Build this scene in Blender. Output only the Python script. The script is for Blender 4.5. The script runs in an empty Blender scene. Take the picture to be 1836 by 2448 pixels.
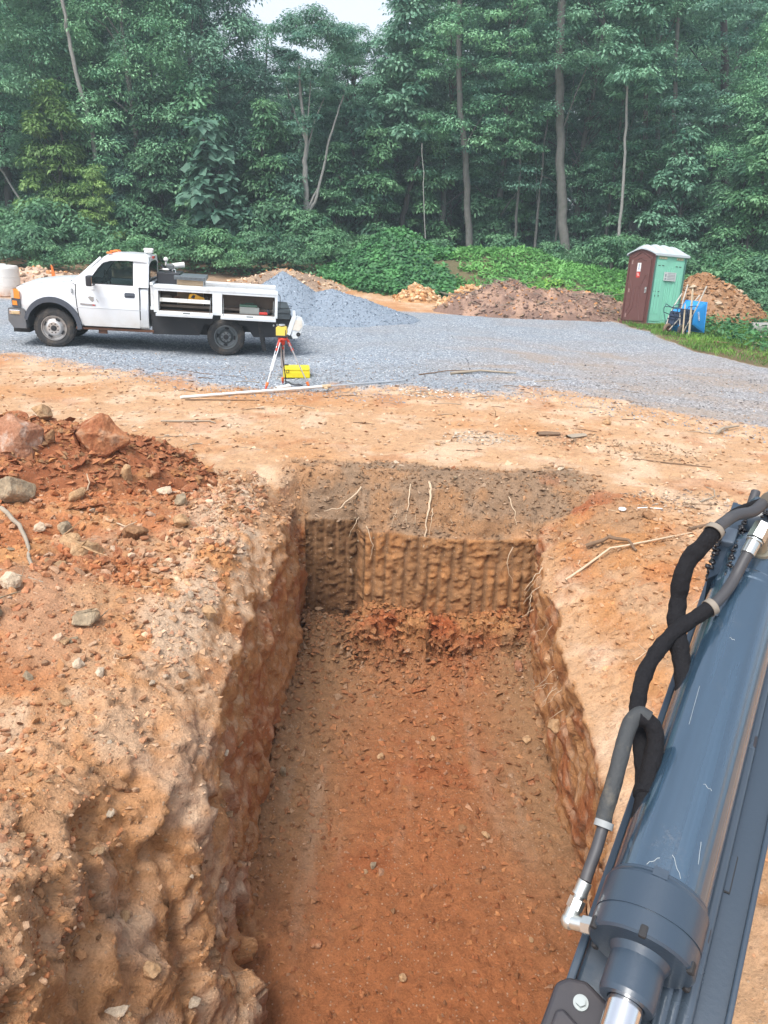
import bpy, bmesh, math, random
import numpy as np
from mathutils import Vector, Matrix, Euler
R = math.radians
random.seed(7)
rng = np.random.default_rng(11)
scene = bpy.context.scene
COL = scene.collection

# ------------------------------------------------------------ camera
cam_d = bpy.data.cameras.new('camera')
cam = bpy.data.objects.new('camera', cam_d); COL.objects.link(cam)
cam.matrix_world = Matrix.Translation((0, 0, 2.45)) @ Matrix.Rotation(R(90 - 20.6), 4, 'X') @ Matrix.Rotation(R(2.0), 4, 'Z')
cam_d.sensor_fit = 'AUTO'; cam_d.sensor_width = 36; cam_d.lens = 36 * 1800 / 2448
cam_d.clip_start = 0.05; cam_d.clip_end = 2000
scene.camera = cam

# ------------------------------------------------------------ light: bright overcast
SUN_EL, SUN_AZ = R(58), R(212)       # azimuth of the sun measured clockwise from +Y
world = bpy.data.worlds.new('World'); scene.world = world; world.use_nodes = True
wn = world.node_tree; wn.nodes.clear()
wo = wn.nodes.new('ShaderNodeOutputWorld'); wb = wn.nodes.new('ShaderNodeBackground')
sky = wn.nodes.new('ShaderNodeTexSky'); sky.sky_type = 'NISHITA'; sky.sun_disc = False
sky.sun_elevation = SUN_EL; sky.sun_rotation = SUN_AZ
sky.air_density = 1.0; sky.dust_density = 3.0; sky.ozone_density = 1.0
hs = wn.nodes.new('ShaderNodeHueSaturation'); hs.inputs['Saturation'].default_value = 0.42
wn.links.new(sky.outputs[0], hs.inputs['Color']); wn.links.new(hs.outputs[0], wb.inputs[0])
wb.inputs[1].default_value = 0.15
wn.links.new(wb.outputs[0], wo.inputs[0])
sun_d = bpy.data.lights.new('sun', 'SUN'); sun_d.energy = 1.5; sun_d.angle = R(25); sun_d.color = (1.0, 0.96, 0.90)
sun = bpy.data.objects.new('sun', sun_d); COL.objects.link(sun)
sdir = Vector((math.sin(SUN_AZ) * math.cos(SUN_EL), math.cos(SUN_AZ) * math.cos(SUN_EL), math.sin(SUN_EL)))
sun.rotation_euler = (-sdir).to_track_quat('-Z', 'Y').to_euler()
scene.view_settings.view_transform = 'Standard'; scene.view_settings.look = 'None'
scene.view_settings.exposure = 1.15; scene.view_settings.gamma = 1.0
scene.view_settings.use_curve_mapping = False

# ------------------------------------------------------------ tagging
def tag(o, label=None, cat=None, group=None, kind=None):
    if label: o['label'] = label
    if cat: o['category'] = cat
    if group: o['group'] = group
    if kind: o['kind'] = kind
    return o
def thing(name, label, cat, loc=(0, 0, 0), rot=(0, 0, 0), group=None):
    o = bpy.data.objects.new(name, None); COL.objects.link(o)
    o.location = loc; o.rotation_euler = rot; o.empty_display_size = 0.1
    return tag(o, label, cat, group)
def kids(o): return [c for c in bpy.data.objects if c.parent == o]
def copy_tree(o, parent=None):
    c = o.copy(); COL.objects.link(c)
    c.parent = parent
    for ch in kids(o): copy_tree(ch, c)
    return c

# ------------------------------------------------------------ materials
def newmat(name):
    m = bpy.data.materials.new(name); m.use_nodes = True
    nt = m.node_tree; nt.nodes.clear()
    out = nt.nodes.new('ShaderNodeOutputMaterial'); p = nt.nodes.new('ShaderNodeBsdfPrincipled')
    nt.links.new(p.outputs[0], out.inputs[0])
    return m, nt, p, out
def N(nt, t, **kw):
    n = nt.nodes.new(t)
    for k, v in kw.items():
        if k in n.inputs.keys() if hasattr(n.inputs, 'keys') else False: n.inputs[k].default_value = v
        else: setattr(n, k, v)
    return n
def L(nt, a, b): nt.links.new(a, b)
def math_node(nt, op, a, b=None, clamp=False):
    n = nt.nodes.new('ShaderNodeMath'); n.operation = op; n.use_clamp = clamp
    for i, v in enumerate((a, b)):
        if v is None: continue
        if isinstance(v, (int, float)): n.inputs[i].default_value = v
        else: nt.links.new(v, n.inputs[i])
    return n.outputs[0]
def mixc(nt, fac, a, b, mode='MIX'):
    n = nt.nodes.new('ShaderNodeMix'); n.data_type = 'RGBA'; n.blend_type = mode
    for i, v in ((0, fac), (6, a), (7, b)):
        if isinstance(v, (int, float)): n.inputs[i].default_value = v
        elif isinstance(v, tuple): n.inputs[i].default_value = (*v, 1)
        else: nt.links.new(v, n.inputs[i])
    return n.outputs[2]
def noise(nt, vec, scale, detail=4, rough=.55):
    n = nt.nodes.new('ShaderNodeTexNoise'); n.inputs['Scale'].default_value = scale
    n.inputs['Detail'].default_value = detail; n.inputs['Roughness'].default_value = rough
    if vec is not None: nt.links.new(vec, n.inputs['Vector'])
    return n.outputs['Fac']
def mrange(nt, v, a, b, c=0.0, d=1.0):
    n = nt.nodes.new('ShaderNodeMapRange'); nt.links.new(v, n.inputs[0])
    for i, x in enumerate((a, b, c, d)): n.inputs[i + 1].default_value = x
    return n.outputs[0]
def bump(nt, p, h, strength=.3, dist=.01, prev=None):
    b = nt.nodes.new('ShaderNodeBump'); b.inputs['Strength'].default_value = strength; b.inputs['Distance'].default_value = dist
    nt.links.new(h, b.inputs['Height'])
    if prev is not None: nt.links.new(prev, b.inputs['Normal'])
    nt.links.new(b.outputs[0], p.inputs['Normal']); return b.outputs[0]
def simple(name, col, rough=.5, metal=0.0, var=.12, vscale=6, dirt=None, dirt_amt=0.0, dirt_scale=4, bmp=0.0, bscale=40, coat=0.0, spec=None, low_dirt=None):
    """paint / plastic / metal: base colour broken up by noise, with worn dirt patches"""
    m, nt, p, out = newmat(name)
    tc = nt.nodes.new('ShaderNodeTexCoord').outputs['Object']
    n1 = noise(nt, tc, vscale, 5)
    a = tuple(c * (1 - var) for c in col); b = tuple(min(1, c * (1 + var)) for c in col)
    c = mixc(nt, n1, a, b)
    if dirt is not None:
        n2 = noise(nt, tc, dirt_scale, 6, .65)
        f = mrange(nt, n2, .62 - .3 * dirt_amt, .78 - .2 * dirt_amt, 0, min(1, dirt_amt + .2))
        if low_dirt is not None:      # mud splashed up from the ground on the lower body
            sx = nt.nodes.new('ShaderNodeSeparateXYZ'); L(nt, tc, sx.inputs[0])
            g = mrange(nt, sx.outputs[2], low_dirt[0], low_dirt[1], 1, 0)
            g = math_node(nt, 'MULTIPLY', g, mrange(nt, n2, .3, .7, .25, 1.0), True)
            f = math_node(nt, 'MAXIMUM', f, g)
        c = mixc(nt, f, c, dirt)
    L(nt, c, p.inputs['Base Color'])
    rr = mrange(nt, n1, .2, .8, max(.02, rough - .08), min(1, rough + .1)); L(nt, rr, p.inputs['Roughness'])
    p.inputs['Metallic'].default_value = metal
    if coat: p.inputs['Coat Weight'].default_value = coat; p.inputs['Coat Roughness'].default_value = .12
    if spec is not None: p.inputs['Specular IOR Level'].default_value = spec
    if bmp:
        bump(nt, p, noise(nt, tc, bscale, 4), bmp, .01)
    return m

# ------------------------------------------------------------ mesh builder
class MB:
    def __init__(s): s.v = []; s.f = []; s.mi = []; s.sm = []; s.mat = 0; s.smooth = False
    def add(s, vs, fs, smooth=None, M=None):
        o = len(s.v)
        for v in vs:
            v = Vector(v)
            if M is not None: v = M @ v
            s.v.append(tuple(v))
        for f in fs:
            s.f.append(tuple(i + o for i in f)); s.mi.append(s.mat); s.sm.append(s.smooth if smooth is None else smooth)
        return s
    def box(s, c, d, rot=None, bev=0.0, M=None):
        bm = bmesh.new(); bmesh.ops.create_cube(bm, size=1)
        for v in bm.verts: v.co = Vector((v.co.x * d[0], v.co.y * d[1], v.co.z * d[2]))
        if bev > 0: bmesh.ops.bevel(bm, geom=bm.edges[:], offset=bev, segments=2, affect='EDGES', profile=.6)
        T = Matrix.Translation(c)
        if rot is not None: T = T @ (rot if isinstance(rot, Matrix) else Euler(rot).to_matrix().to_4x4())
        if M is not None: T = M @ T
        s.bm(bm, T); return s
    def bm(s, bm, T=None, smooth=False):
        bm.verts.index_update()
        s.add([v.co for v in bm.verts], [[v.index for v in f.verts] for f in bm.faces], smooth, T); bm.free()
    def cyl(s, p0, p1, r0, r1=None, n=16, caps=True, smooth=True, M=None):
        if r1 is None: r1 = r0
        p0, p1 = Vector(p0), Vector(p1); d = (p1 - p0).normalized()
        a = d.orthogonal().normalized(); b = d.cross(a); vs = []
        for p, r in ((p0, r0), (p1, r1)):
            for i in range(n):
                t = 2 * math.pi * i / n; vs.append(p + a * (r * math.cos(t)) + b * (r * math.sin(t)))
        s.add(vs, [(i, (i + 1) % n, n + (i + 1) % n, n + i) for i in range(n)], smooth, M)
        if caps:
            s.add(vs[:n], [tuple(reversed(range(n)))], False, M); s.add(vs[n:], [tuple(range(n))], False, M)
        return s
    def lathe(s, prof, origin, axis, n=32, M=None, smooth=True):
        """prof: (distance along axis, radius); repeat a point for a hard edge"""
        o = Vector(origin); d = Vector(axis).normalized(); a = d.orthogonal().normalized(); b = d.cross(a)
        for k in range(len(prof) - 1):
            (t0, r0), (t1, r1) = prof[k], prof[k + 1]
            if abs(t0 - t1) < 1e-9 and abs(r0 - r1) < 1e-9: continue
            vs = []
            for t, r in ((t0, r0), (t1, r1)):
                for i in range(n):
                    w = 2 * math.pi * i / n; vs.append(o + d * t + a * (r * math.cos(w)) + b * (r * math.sin(w)))
            s.add(vs, [(i, (i + 1) % n, n + (i + 1) % n, n + i) for i in range(n)], smooth, M)
        return s
    def tube(s, pts, rad, n=10, caps=True, M=None, wob=0.0):
        pts = [Vector(p) for p in pts]; k = len(pts)
        rad = rad if hasattr(rad, '__len__') else [rad] * k
        up = None; rings = []
        for i, p in enumerate(pts):
            t = (pts[min(i + 1, k - 1)] - pts[max(i - 1, 0)]).normalized()
            if up is None: a = t.orthogonal().normalized()
            else: a = (up - t * up.dot(t)).normalized()
            up = a; b = t.cross(a)
            rings.append([p + (a * math.cos(2 * math.pi * j / n) + b * math.sin(2 * math.pi * j / n)) * rad[i] * (1 + wob * random.uniform(-1, 1)) for j in range(n)])
        vs = [v for r in rings for v in r]
        fs = [(i * n + j, i * n + (j + 1) % n, (i + 1) * n + (j + 1) % n, (i + 1) * n + j) for i in range(k - 1) for j in range(n)]
        s.add(vs, fs, True, M)
        if caps:
            s.add(rings[0], [tuple(reversed(range(n)))], False, M); s.add(rings[-1], [tuple(range(n))], False, M)
        return s
    def prism(s, poly, axis, a, b, M=None, fn=None):
        """extrude a 2D polygon along axis 'x','y' or 'z' from a to b"""
        def P(q, t):
            return {'x': (t, q[0], q[1]), 'y': (q[0], t, q[1]), 'z': (q[0], q[1], t)}[axis]
        n = len(poly); vs = [P(q, a) for q in poly] + [P(q, b) for q in poly]
        if fn: vs = [fn(*v) for v in vs]
        fs = [(i, (i + 1) % n, n + (i + 1) % n, n + i) for i in range(n)] + [tuple(reversed(range(n))), tuple(range(n, 2 * n))]
        bm = bmesh.new(); bv = [bm.verts.new(v) for v in vs]
        for f in fs: bm.faces.new([bv[i] for i in f])
        bmesh.ops.recalc_face_normals(bm, faces=bm.faces[:])
        s.bm(bm, M); return s
    def frame(s, outer, inner, axis, a, b, fn=None, M=None):
        """polygon ring: outer and inner loops of equal length, extruded"""
        def P(q, t): return {'x': (t, q[0], q[1]), 'y': (q[0], t, q[1]), 'z': (q[0], q[1], t)}[axis]
        n = len(outer); vs = [P(q, t) for t in (a, b) for lp in (outer, inner) for q in lp]
        if fn: vs = [fn(*v) for v in vs]
        fs = []
        for i in range(n):
            j = (i + 1) % n
            fs += [(i, j, n + j, n + i), (2 * n + i, 3 * n + i, 3 * n + j, 2 * n + j), (i, 2 * n + i, 2 * n + j, j), (n + i, n + j, 3 * n + j, 3 * n + i)]
        bm = bmesh.new(); bv = [bm.verts.new(v) for v in vs]
        for f in fs: bm.faces.new([bv[i] for i in f])
        bmesh.ops.recalc_face_normals(bm, faces=bm.faces[:])
        s.bm(bm, M); return s
    def ball(s, c, r, sub=2, M=None):
        bm = bmesh.new(); bmesh.ops.create_icosphere(bm, subdivisions=sub, radius=1)
        rr = r if hasattr(r, '__len__') else (r, r, r)
        for v in bm.verts: v.co = Vector((v.co.x * rr[0] + c[0], v.co.y * rr[1] + c[1], v.co.z * rr[2] + c[2]))
        s.bm(bm, M, True); return s
    def build(s, name, mats, parent=None, loc=None, rot=None):
        me = bpy.data.meshes.new(name); me.from_pydata(s.v, [], s.f); 
        mats = mats if isinstance(mats, (list, tuple)) else [mats]
        for m in mats: me.materials.append(m)
        me.polygons.foreach_set('material_index', s.mi); me.polygons.foreach_set('use_smooth', s.sm); me.update()
        o = bpy.data.objects.new(name, me); COL.objects.link(o)
        if parent is not None: o.parent = parent
        if loc is not None: o.location = loc
        if rot is not None: o.rotation_euler = rot
        return o
def np_mesh(name, verts, faces, mat, attrs=None, smooth=False, parent=None):
    """fast mesh from numpy arrays; faces (M,3) or (M,4); attrs name -> (n,) float or (n,3) colour"""
    me = bpy.data.meshes.new(name); nv, nf, k = len(verts), len(faces), faces.shape[1]
    me.vertices.add(nv); me.vertices.foreach_set('co', verts.astype(np.float32).ravel())
    me.loops.add(nf * k); me.loops.foreach_set('vertex_index', faces.astype(np.int32).ravel())
    me.polygons.add(nf); me.polygons.foreach_set('loop_start', np.arange(0, nf * k, k, dtype=np.int32))
    me.polygons.foreach_set('use_smooth', np.full(nf, smooth, dtype=bool))
    me.update(calc_edges=True)
    for a, d in (attrs or {}).items():
        if d.ndim == 2:
            at = me.color_attributes.new(a, 'FLOAT_COLOR', 'POINT')
            at.data.foreach_set('color', np.concatenate([d, np.ones((len(d), 1))], 1).astype(np.float32).ravel())
        else:
            at = me.attributes.new(a, 'FLOAT', 'POINT'); at.data.foreach_set('value', d.astype(np.float32))
    me.materials.append(mat)
    o = bpy.data.objects.new(name, me); COL.objects.link(o)
    if parent is not None: o.parent = parent
    return o

# ------------------------------------------------------------ numpy noise
def _h(ix, iy, iz, seed):
    h = (ix.astype(np.int64) * 374761393 + iy.astype(np.int64) * 668265263 + iz.astype(np.int64) * 2147483647 + seed * 1274126177) & 0xFFFFFFFF
    h = ((h ^ (h >> 13)) * 1274126177) & 0xFFFFFFFF
    h = ((h ^ (h >> 16)) * 2246822519) & 0xFFFFFFFF
    return ((h ^ (h >> 15)) & 0xFFFFFF) / float(0xFFFFFF)
def vnoise(x, y, z, seed=0):
    fx, fy, fz = np.floor(x), np.floor(y), np.floor(z)
    ix, iy, iz = fx.astype(np.int64), fy.astype(np.int64), fz.astype(np.int64)
    u, v, w = x - fx, y - fy, z - fz
    u = u * u * u * (u * (u * 6 - 15) + 10); v = v * v * v * (v * (v * 6 - 15) + 10); w = w * w * w * (w * (w * 6 - 15) + 10)
    r = 0
    for a in (0, 1):
        for b in (0, 1):
            for c in (0, 1):
                r = r + (u if a else 1 - u) * (v if b else 1 - v) * (w if c else 1 - w) * _h(ix + a, iy + b, iz + c, seed)
    return r * 2 - 1
def fbm(x, y, z, octv=4, seed=0, gain=.5):
    r = 0; a = 1; t = 0; f = 1
    for o in range(octv):
        r = r + a * vnoise(x * f + o * 17.3, y * f + o * 5.1, z * f + o * 9.7, seed + o); t += a; a *= gain; f *= 2.03
    return r / t
def worley(x, y, z, seed=0):
    fx, fy, fz = np.floor(x).astype(np.int64), np.floor(y).astype(np.int64), np.floor(z).astype(np.int64)
    d1 = np.full(x.shape, 9.0); idv = np.zeros(x.shape)
    for a in (-1, 0, 1):
        for b in (-1, 0, 1):
            for c in (-1, 0, 1):
                ix, iy, iz = fx + a, fy + b, fz + c
                px = ix + .5 + .8 * (_h(ix, iy, iz, seed) - .5); py = iy + .5 + .8 * (_h(ix, iy, iz, seed + 1) - .5); pz = iz + .5 + .8 * (_h(ix, iy, iz, seed + 2) - .5)
                d = (px - x) ** 2 + (py - y) ** 2 + (pz - z) ** 2
                m = d < d1; d1 = np.where(m, d, d1); idv = np.where(m, _h(ix, iy, iz, seed + 3), idv)
    return np.sqrt(d1), idv
def sstep(a, b, x):
    t = np.clip((x - a) / (b - a), 0, 1); return t * t * (3 - 2 * t)
# ============================================================ GROUND (one sheet, pit dug into it)
def seg(a, b, d0, d1=None):
    """positions from a (excluded) to b (included), spacing going from d0 to d1"""
    d1 = d1 or d0; out = []; x = a; Lh = b - a
    while x < b - 1e-6:
        t = (x - a) / Lh; x += d0 * (d1 / d0) ** t; out.append(min(x, b))
    if len(out) > 1 and out[-1] - out[-2] < d1 * .3: out.pop(-2)
    return np.array(out)
NW = 66
cR = [('o', seg(1.62, 3.4, .019, .034)), ('o', seg(3.4, 12, .038, .20)), ('o', seg(12, 40, .22, 2.0)), ('o', seg(40, 330, 2, 40))]
left_out = -(seg(.98, 1.7, .016)); l2 = -(seg(1.7, 4.6, .019, .038)); l3 = -(seg(4.6, 12, .042, .20)); l4 = -(seg(12, 40, .22, 2.0)); l5 = -(seg(40, 330, 2, 40))
c_left = np.concatenate([left_out, l2, l3, l4, l5])[::-1]
c_floor = np.linspace(-.86, 1.5, 108)
c_right = np.concatenate([s for _, s in cR])
cols = [(c, 0, 0) for c in c_left] + [(-.98, 0, 0)] + [(-.98 + .12 * t, 1, t) for t in np.linspace(0, 1, NW)[1:-1]] + [(c, 2, 0) for c in c_floor] \
     + [(1.5 + .12 * t, 3, t) for t in np.linspace(0, 1, NW)[1:-1]] + [(1.62, 4, 0)] + [(c, 4, 0) for c in c_right]
C0 = np.array([c[0] for c in cols]); CK = np.array([c[1] for c in cols]); CT = np.array([c[2] for c in cols])
VF, WF = 7.08, .12
rws = [(v, 0, 0) for v in np.concatenate([-seg(8, 300, 4, 60)[::-1], [-8.0], seg(-8, 1.2, 1.2, .08), seg(1.2, VF - .002, .020, .026)])]
rws += [(VF, 1, 0)] + [(VF + WF * t, 1, t) for t in np.linspace(0, 1, 76)[1:]]
rws += [(v, 2, 0) for v in np.concatenate([seg(VF + WF, 8.2, .017, .024), seg(8.2, 16, .030, .11), seg(16, 30, .12, .22), seg(30, 38, .22, .34), seg(38, 50, .4, 1.0), seg(50, 330, 1.2, 45)])]
V0 = np.array([r[0] for r in rws])
U, V = np.meshgrid(C0, V0); K = np.meshgrid(CK, V0)[0]; T = np.meshgrid(CT, V0)[0]

# wall lines in plan (they wander along the trench)
def wob(v, s): return fbm(v * .9, v * 0 + s, v * 0, 3, 5)
v1 = V0
slump = sstep(3.5, 2.6, v1)
toeL = -.84 + .05 * wob(v1, 1.3) + .10 * slump + .28 * sstep(3.2, 2.4, v1)
wallL = .10 + .05 * (wob(v1, 7.7) + .5) + .50 * sstep(3.3, 2.5, v1)
toeR = 1.48 + .06 * wob(v1, 3.1) + .08 * sstep(5.2, 6.8, v1) - .10 * sstep(4.2, 2.6, v1)
wallR = -.06 + .16 * wob(v1, 9.1) * sstep(7, 6, v1) - .12 * sstep(6.6, 5.5, v1) + .06   # undercut in places
topL = toeL - wallL; topR = toeR + np.maximum(wallR, -.16) - .05 * sstep(7.0, 6.2, v1) + .01
dl_t = (topL + .98)[:, None]; dl_b = (toeL + .86)[:, None]; dr_b = (toeR - 1.5)[:, None]; dr_t = (topR - 1.62)[:, None]
X = np.where(K == 0, U + dl_t * np.exp((U + .98) / 1.2),
    np.where(K == 1, (U + (1 - T) * dl_t + T * dl_b),
    np.where(K == 2, U + dl_b * np.exp(-(U + .86) / .5) + dr_b * np.exp((U - 1.5) / .5),
    np.where(K == 3, (U + (1 - T) * dr_b + T * dr_t), U + dr_t * np.exp(-(U - 1.62) / 1.2)))))
# far wall: left end cut deeper (a square notch), right part stands proud
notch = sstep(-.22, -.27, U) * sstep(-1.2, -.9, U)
dv = .34 * notch - .03 * sstep(1.0, 1.5, U)
Y = V + dv * np.where(V < VF, np.exp(-(VF - V) / .35), np.exp(-np.maximum(V - VF - WF, 0) / .9)) 

zfl = -1.80
def prof(t, zl): return zfl + (zl - zfl) * t
zlipL = (-.34 + .10 * wob(v1, 21) - .42 * sstep(3.6, 2.7, v1) + .10 * sstep(5.5, 6.6, v1) - .12 * sstep(6.4, 7, v1))[:, None]
zlipR = (-.36 + .10 * wob(v1, 33) + .10 * sstep(4.4, 3.2, v1) - .06 * sstep(5.8, 6.8, v1))[:, None]
slopL = (.56 + .12 * wob(v1, 41) - .05 * slump)[:, None]; slopR = (.95 + .15 * wob(v1, 51))[:, None]
def ease(t): t = np.clip(t, 0, 1); return t * (2 - t) * .75 + .25 * t * t * (3 - 2 * t)
ZL = np.where(K == 0, zlipL + (0 - zlipL) * ease((-.98 - U) / slopL), np.where(K == 1, prof(1 - T, zlipL), zfl))
ZR = np.where(K == 4, zlipR + (0 - zlipR) * ease((U - 1.62) / slopR), np.where(K == 3, prof(T, zlipR), zfl))
zlipF = -.52 + .05 * fbm(U * 1.3, U * 0, U * 0, 3, 61)
tf = np.clip((V - VF) / WF, 0, 1)
ZF = np.where(V < VF, zfl, np.where(tf < 1, prof(tf, zlipF), zlipF + (0 - zlipF) * ease((V - VF - WF) / .62)))
ZN = np.where(V > 1.55, zfl, np.where(V > 1.25, zfl + (0 - zfl) * (1.55 - V) / .3, 0))
Z = np.maximum(np.maximum(ZL, ZR), np.maximum(ZF, ZN))
infloor = (K == 2) & (V < VF) & (V > 1.55)
# floor relief: ledge and slumped soil at the far end, heaps in the corners, soil fallen along the sides
ledge = sstep(6.74, 6.90, Y + .10 * fbm(X * 3, Y * 3, X * 0, 4, 69)) * sstep(-.42, -.10, X) * sstep(1.6, 1.30, X)
fl = .44 * ledge * (.8 + .5 * fbm(X * 3, Y * 4, X * 0, 5, 70)) + .13 * sstep(6.3, 6.95, Y) * sstep(-.3, 0, X)
fl += .30 * np.exp(-((X + .55) / .38) ** 2 - ((Y - 7.1) / .55) ** 2)
fl += .16 * np.exp(-np.maximum(X + .86, 0) / .14) + .18 * np.exp(-np.maximum(1.5 - X, 0) / .16) * sstep(5.6, 6.3, Y) + .06 * np.exp(-np.maximum(1.5 - X, 0) / .3)
fl += .05 * fbm(X * .8, Y * .6, X * 0, 3, 75)
Z = np.where(infloor, Z + fl, Z)
# lay of the land outside
land = .9 * sstep(27, 41, Y) + .8 * sstep(40, 70, Y) + 6 * sstep(70, 330, Y)
land += .05 * fbm(X * .22, Y * .22, X * 0, 3, 80) * sstep(8.2, 10, np.hypot(X, Y - 4))
outside = np.clip(sstep(-1.5, -2.2, X) + sstep(2.6, 3.2, X) + sstep(8.0, 8.4, Y), 0, 1)
land += outside * .04 * fbm(X * .9, Y * .9, X * 0, 4, 81)
# vine-covered bank of old soil in front of the wood
def gauss(cx, cy, rx, ry, h, p=1.0): return h * np.exp(-(((X - cx) / rx) ** 2 + ((Y - cy) / ry) ** 2) ** p)
bank = gauss(-.3, 33.6, 1.9, 2.3, 1.25, 1.6) + gauss(3.0, 34.2, 4.2, 2.6, 1.1, 1.6) + gauss(1.8, 31, 2.2, 1.6, .75, 1.4) + gauss(5.3, 31.5, 3.2, 2.4, .75, 1.5)
bank += gauss(9, 33, 4, 3, .55)
bank *= .80; bank *= 1 + .22 * fbm(X * .7, Y * .7, X * 0, 4, 83)
land += bank
# left foreground: ground built up with spoil
land += .16 * sstep(-1.35, -2.6, X) * sstep(7.2, 6.0, Y) * (1 + .6 * fbm(X * 1.1, Y * 1.1, X * 0, 3, 84))
land += .10 * sstep(-.9, -1.5, X) * sstep(3.0, 2.2, Y)
land += -.15 * sstep(-6.9, -3.3, X) * sstep(-.2, -2.2, X) * sstep(13.2, 14.6, Y) * sstep(19, 17.2, Y)
# wheel ruts in the gravel
rut = np.abs(fbm(X * .12 + Y * .05, Y * .35, X * 0, 2, 87)); land -= .03 * sstep(.06, 0, rut) * sstep(10, 12, Y) * sstep(26, 22, Y)
Z = Z + land * np.where((K == 2) & infloor, 0, 1) * np.where(V < VF, np.where((K == 1) | (K == 3), 0, 1), sstep(VF + WF, VF + WF + .4, V))

P3 = np.stack([X, Y, Z], -1)
def normals(P):
    du = np.gradient(P, axis=1); dvv = np.gradient(P, axis=0); n = np.cross(du, dvv)
    return n / (np.linalg.norm(n, axis=-1, keepdims=True) + 1e-12)
Nn = normals(P3)
def facets(x, y, z, s, seed):
    """broken, angular relief: every cell is a small tilted plane"""
    x, y, z = x * s, y * s, z * s
    fx, fy, fz = np.floor(x).astype(np.int64), np.floor(y).astype(np.int64), np.floor(z).astype(np.int64)
    d1 = np.full(x.shape, 9.0); val = np.zeros(x.shape)
    for a in (-1, 0, 1):
        for b in (-1, 0, 1):
            for c in (-1, 0, 1):
                ix, iy, iz = fx + a, fy + b, fz + c
                dx = x - ix - .5 - .9 * (_h(ix, iy, iz, seed) - .5); dy = y - iy - .5 - .9 * (_h(ix, iy, iz, seed + 1) - .5); dz = z - iz - .5 - .9 * (_h(ix, iy, iz, seed + 2) - .5)
                d = dx * dx + dy * dy + dz * dz; m = d < d1; d1 = np.where(m, d, d1)
                g = (dx * (_h(ix, iy, iz, seed + 4) - .5) + dy * (_h(ix, iy, iz, seed + 5) - .5) + dz * (_h(ix, iy, iz, seed + 6) - .5)) * 1.7 + (_h(ix, iy, iz, seed + 3) - .5)
                val = np.where(m, g, val)
    return val
near = (np.abs(X) < 14) & (Y > 1.0) & (Y < 30)
x, y, z = X[near], Y[near], Z[near]
vert = 1 - np.abs(Nn[..., 2][near])                      # 1 on the pit walls
isw = np.clip(vert * 1.6, 0, 1)
fw = (V[near] > VF - .01) & (V[near] < VF + WF + .01) & (K[near] == 2)
far_lip = sstep(VF + WF - .02, VF + WF + .1, V[near]) * sstep(7.95, 7.7, y) * sstep(-.9, -.6, x) * sstep(2.3, 1.5, x)
bankL = sstep(-.86, -1.0, x) * sstep(-2.2, -1.6, x) * sstep(7.4, 6.6, y)
nearL = sstep(4.2, 2.8, y) * sstep(-2.4, -1.2, x) * sstep(-.3, -.5, x)
spoilL = sstep(-1.5, -2.1, x) * sstep(7.2, 6.4, y)
bankR = sstep(1.4, 1.6, x) * sstep(2.9, 2.4, x) * sstep(7.5, 6.9, y)
d = .012 * fbm(x * 3, y * 3, z * 3, 4, 100) + .006 * fbm(x * 22, y * 22, z * 22, 3, 101)
w1, id1 = worley(x * 4.2, y * 4.2, z * 4.2, 3); w2, id2 = worley(x * 11, y * 11, z * 11, 9); w3, id3 = worley(x * 26, y * 26, z * 26, 19)
lump = (1 - np.clip(w1, 0, 1)) * (.4 + id1); clod = (1 - np.clip(w2 * 1.5, 0, 1)) * (id2 > .45) * id2; crumb = (1 - np.clip(w3 * 1.6, 0, 1)) * (id3 > .6)
stri = fbm(x * 1.2, y * 1.2, z * 9, 3, 105)
wx_ = .10 * fbm(x * 3, y * 3, z * 3, 3, 150); fa1 = facets(x + wx_, y - wx_, z + wx_, 3.6, 31); fa2 = facets(x - wx_, y + wx_, z, 9.5, 41); fa3 = facets(x, y, z, 24, 51)
wallrough = isw * (1 - fw * 1.0)
d += wallrough * (.040 * fa1 + .012 * fa2 + .006 * fa3 + .075 * fbm(x * 2.1, y * 2.1, z * 2.6, 5, 102, .55) + .028 * stri + .05 * (lump - .4))
ridge = 1 - np.abs(fbm(x * 1.7, y * 1.7, z * 1.7, 4, 107)) * 2.2
d += nearL * (.10 * fbm(x * 1.5, y * 1.5, z * 1.5, 4, 103, .45) + .03 * ridge + .060 * fa1 + .016 * fa2 + .006 * fa3 + .015 * clod)
d += (1 - isw) * (1 - nearL) * (.004 * fa2 + .005 * fa3) * (.6 + .8 * np.clip(spoilL + bankR + bankL, 0, 1))
d += bankL * (.004 * fa2 + .016 * clod + .028 * fbm(x * 2.4 + y * 2, y * 2.2 - x * 2, z * 2, 4, 108)) + bankR * (.012 * fa2 + .05 * fbm(x * 2 - y * 2, y * 5 + x * 4, z * 2, 4, 109) + .018 * clod)
d += spoilL * (.03 * clod + .035 * (lump - .4) + .012 * crumb)
d += far_lip * (.03 * clod + .02 * crumb + .02 * fbm(x * 5, y * 5, z * 5, 3, 110))
flo = infloor[near]
d += flo * ((.05 * fa2 + .03 * fa3) * sstep(6.4, 6.8, y) + .010 * fa2 + .009 * fa3 + .010 * clod + .006 * crumb + .010 * fbm(x * 5, y * 5, z * 5, 3, 111))
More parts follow.
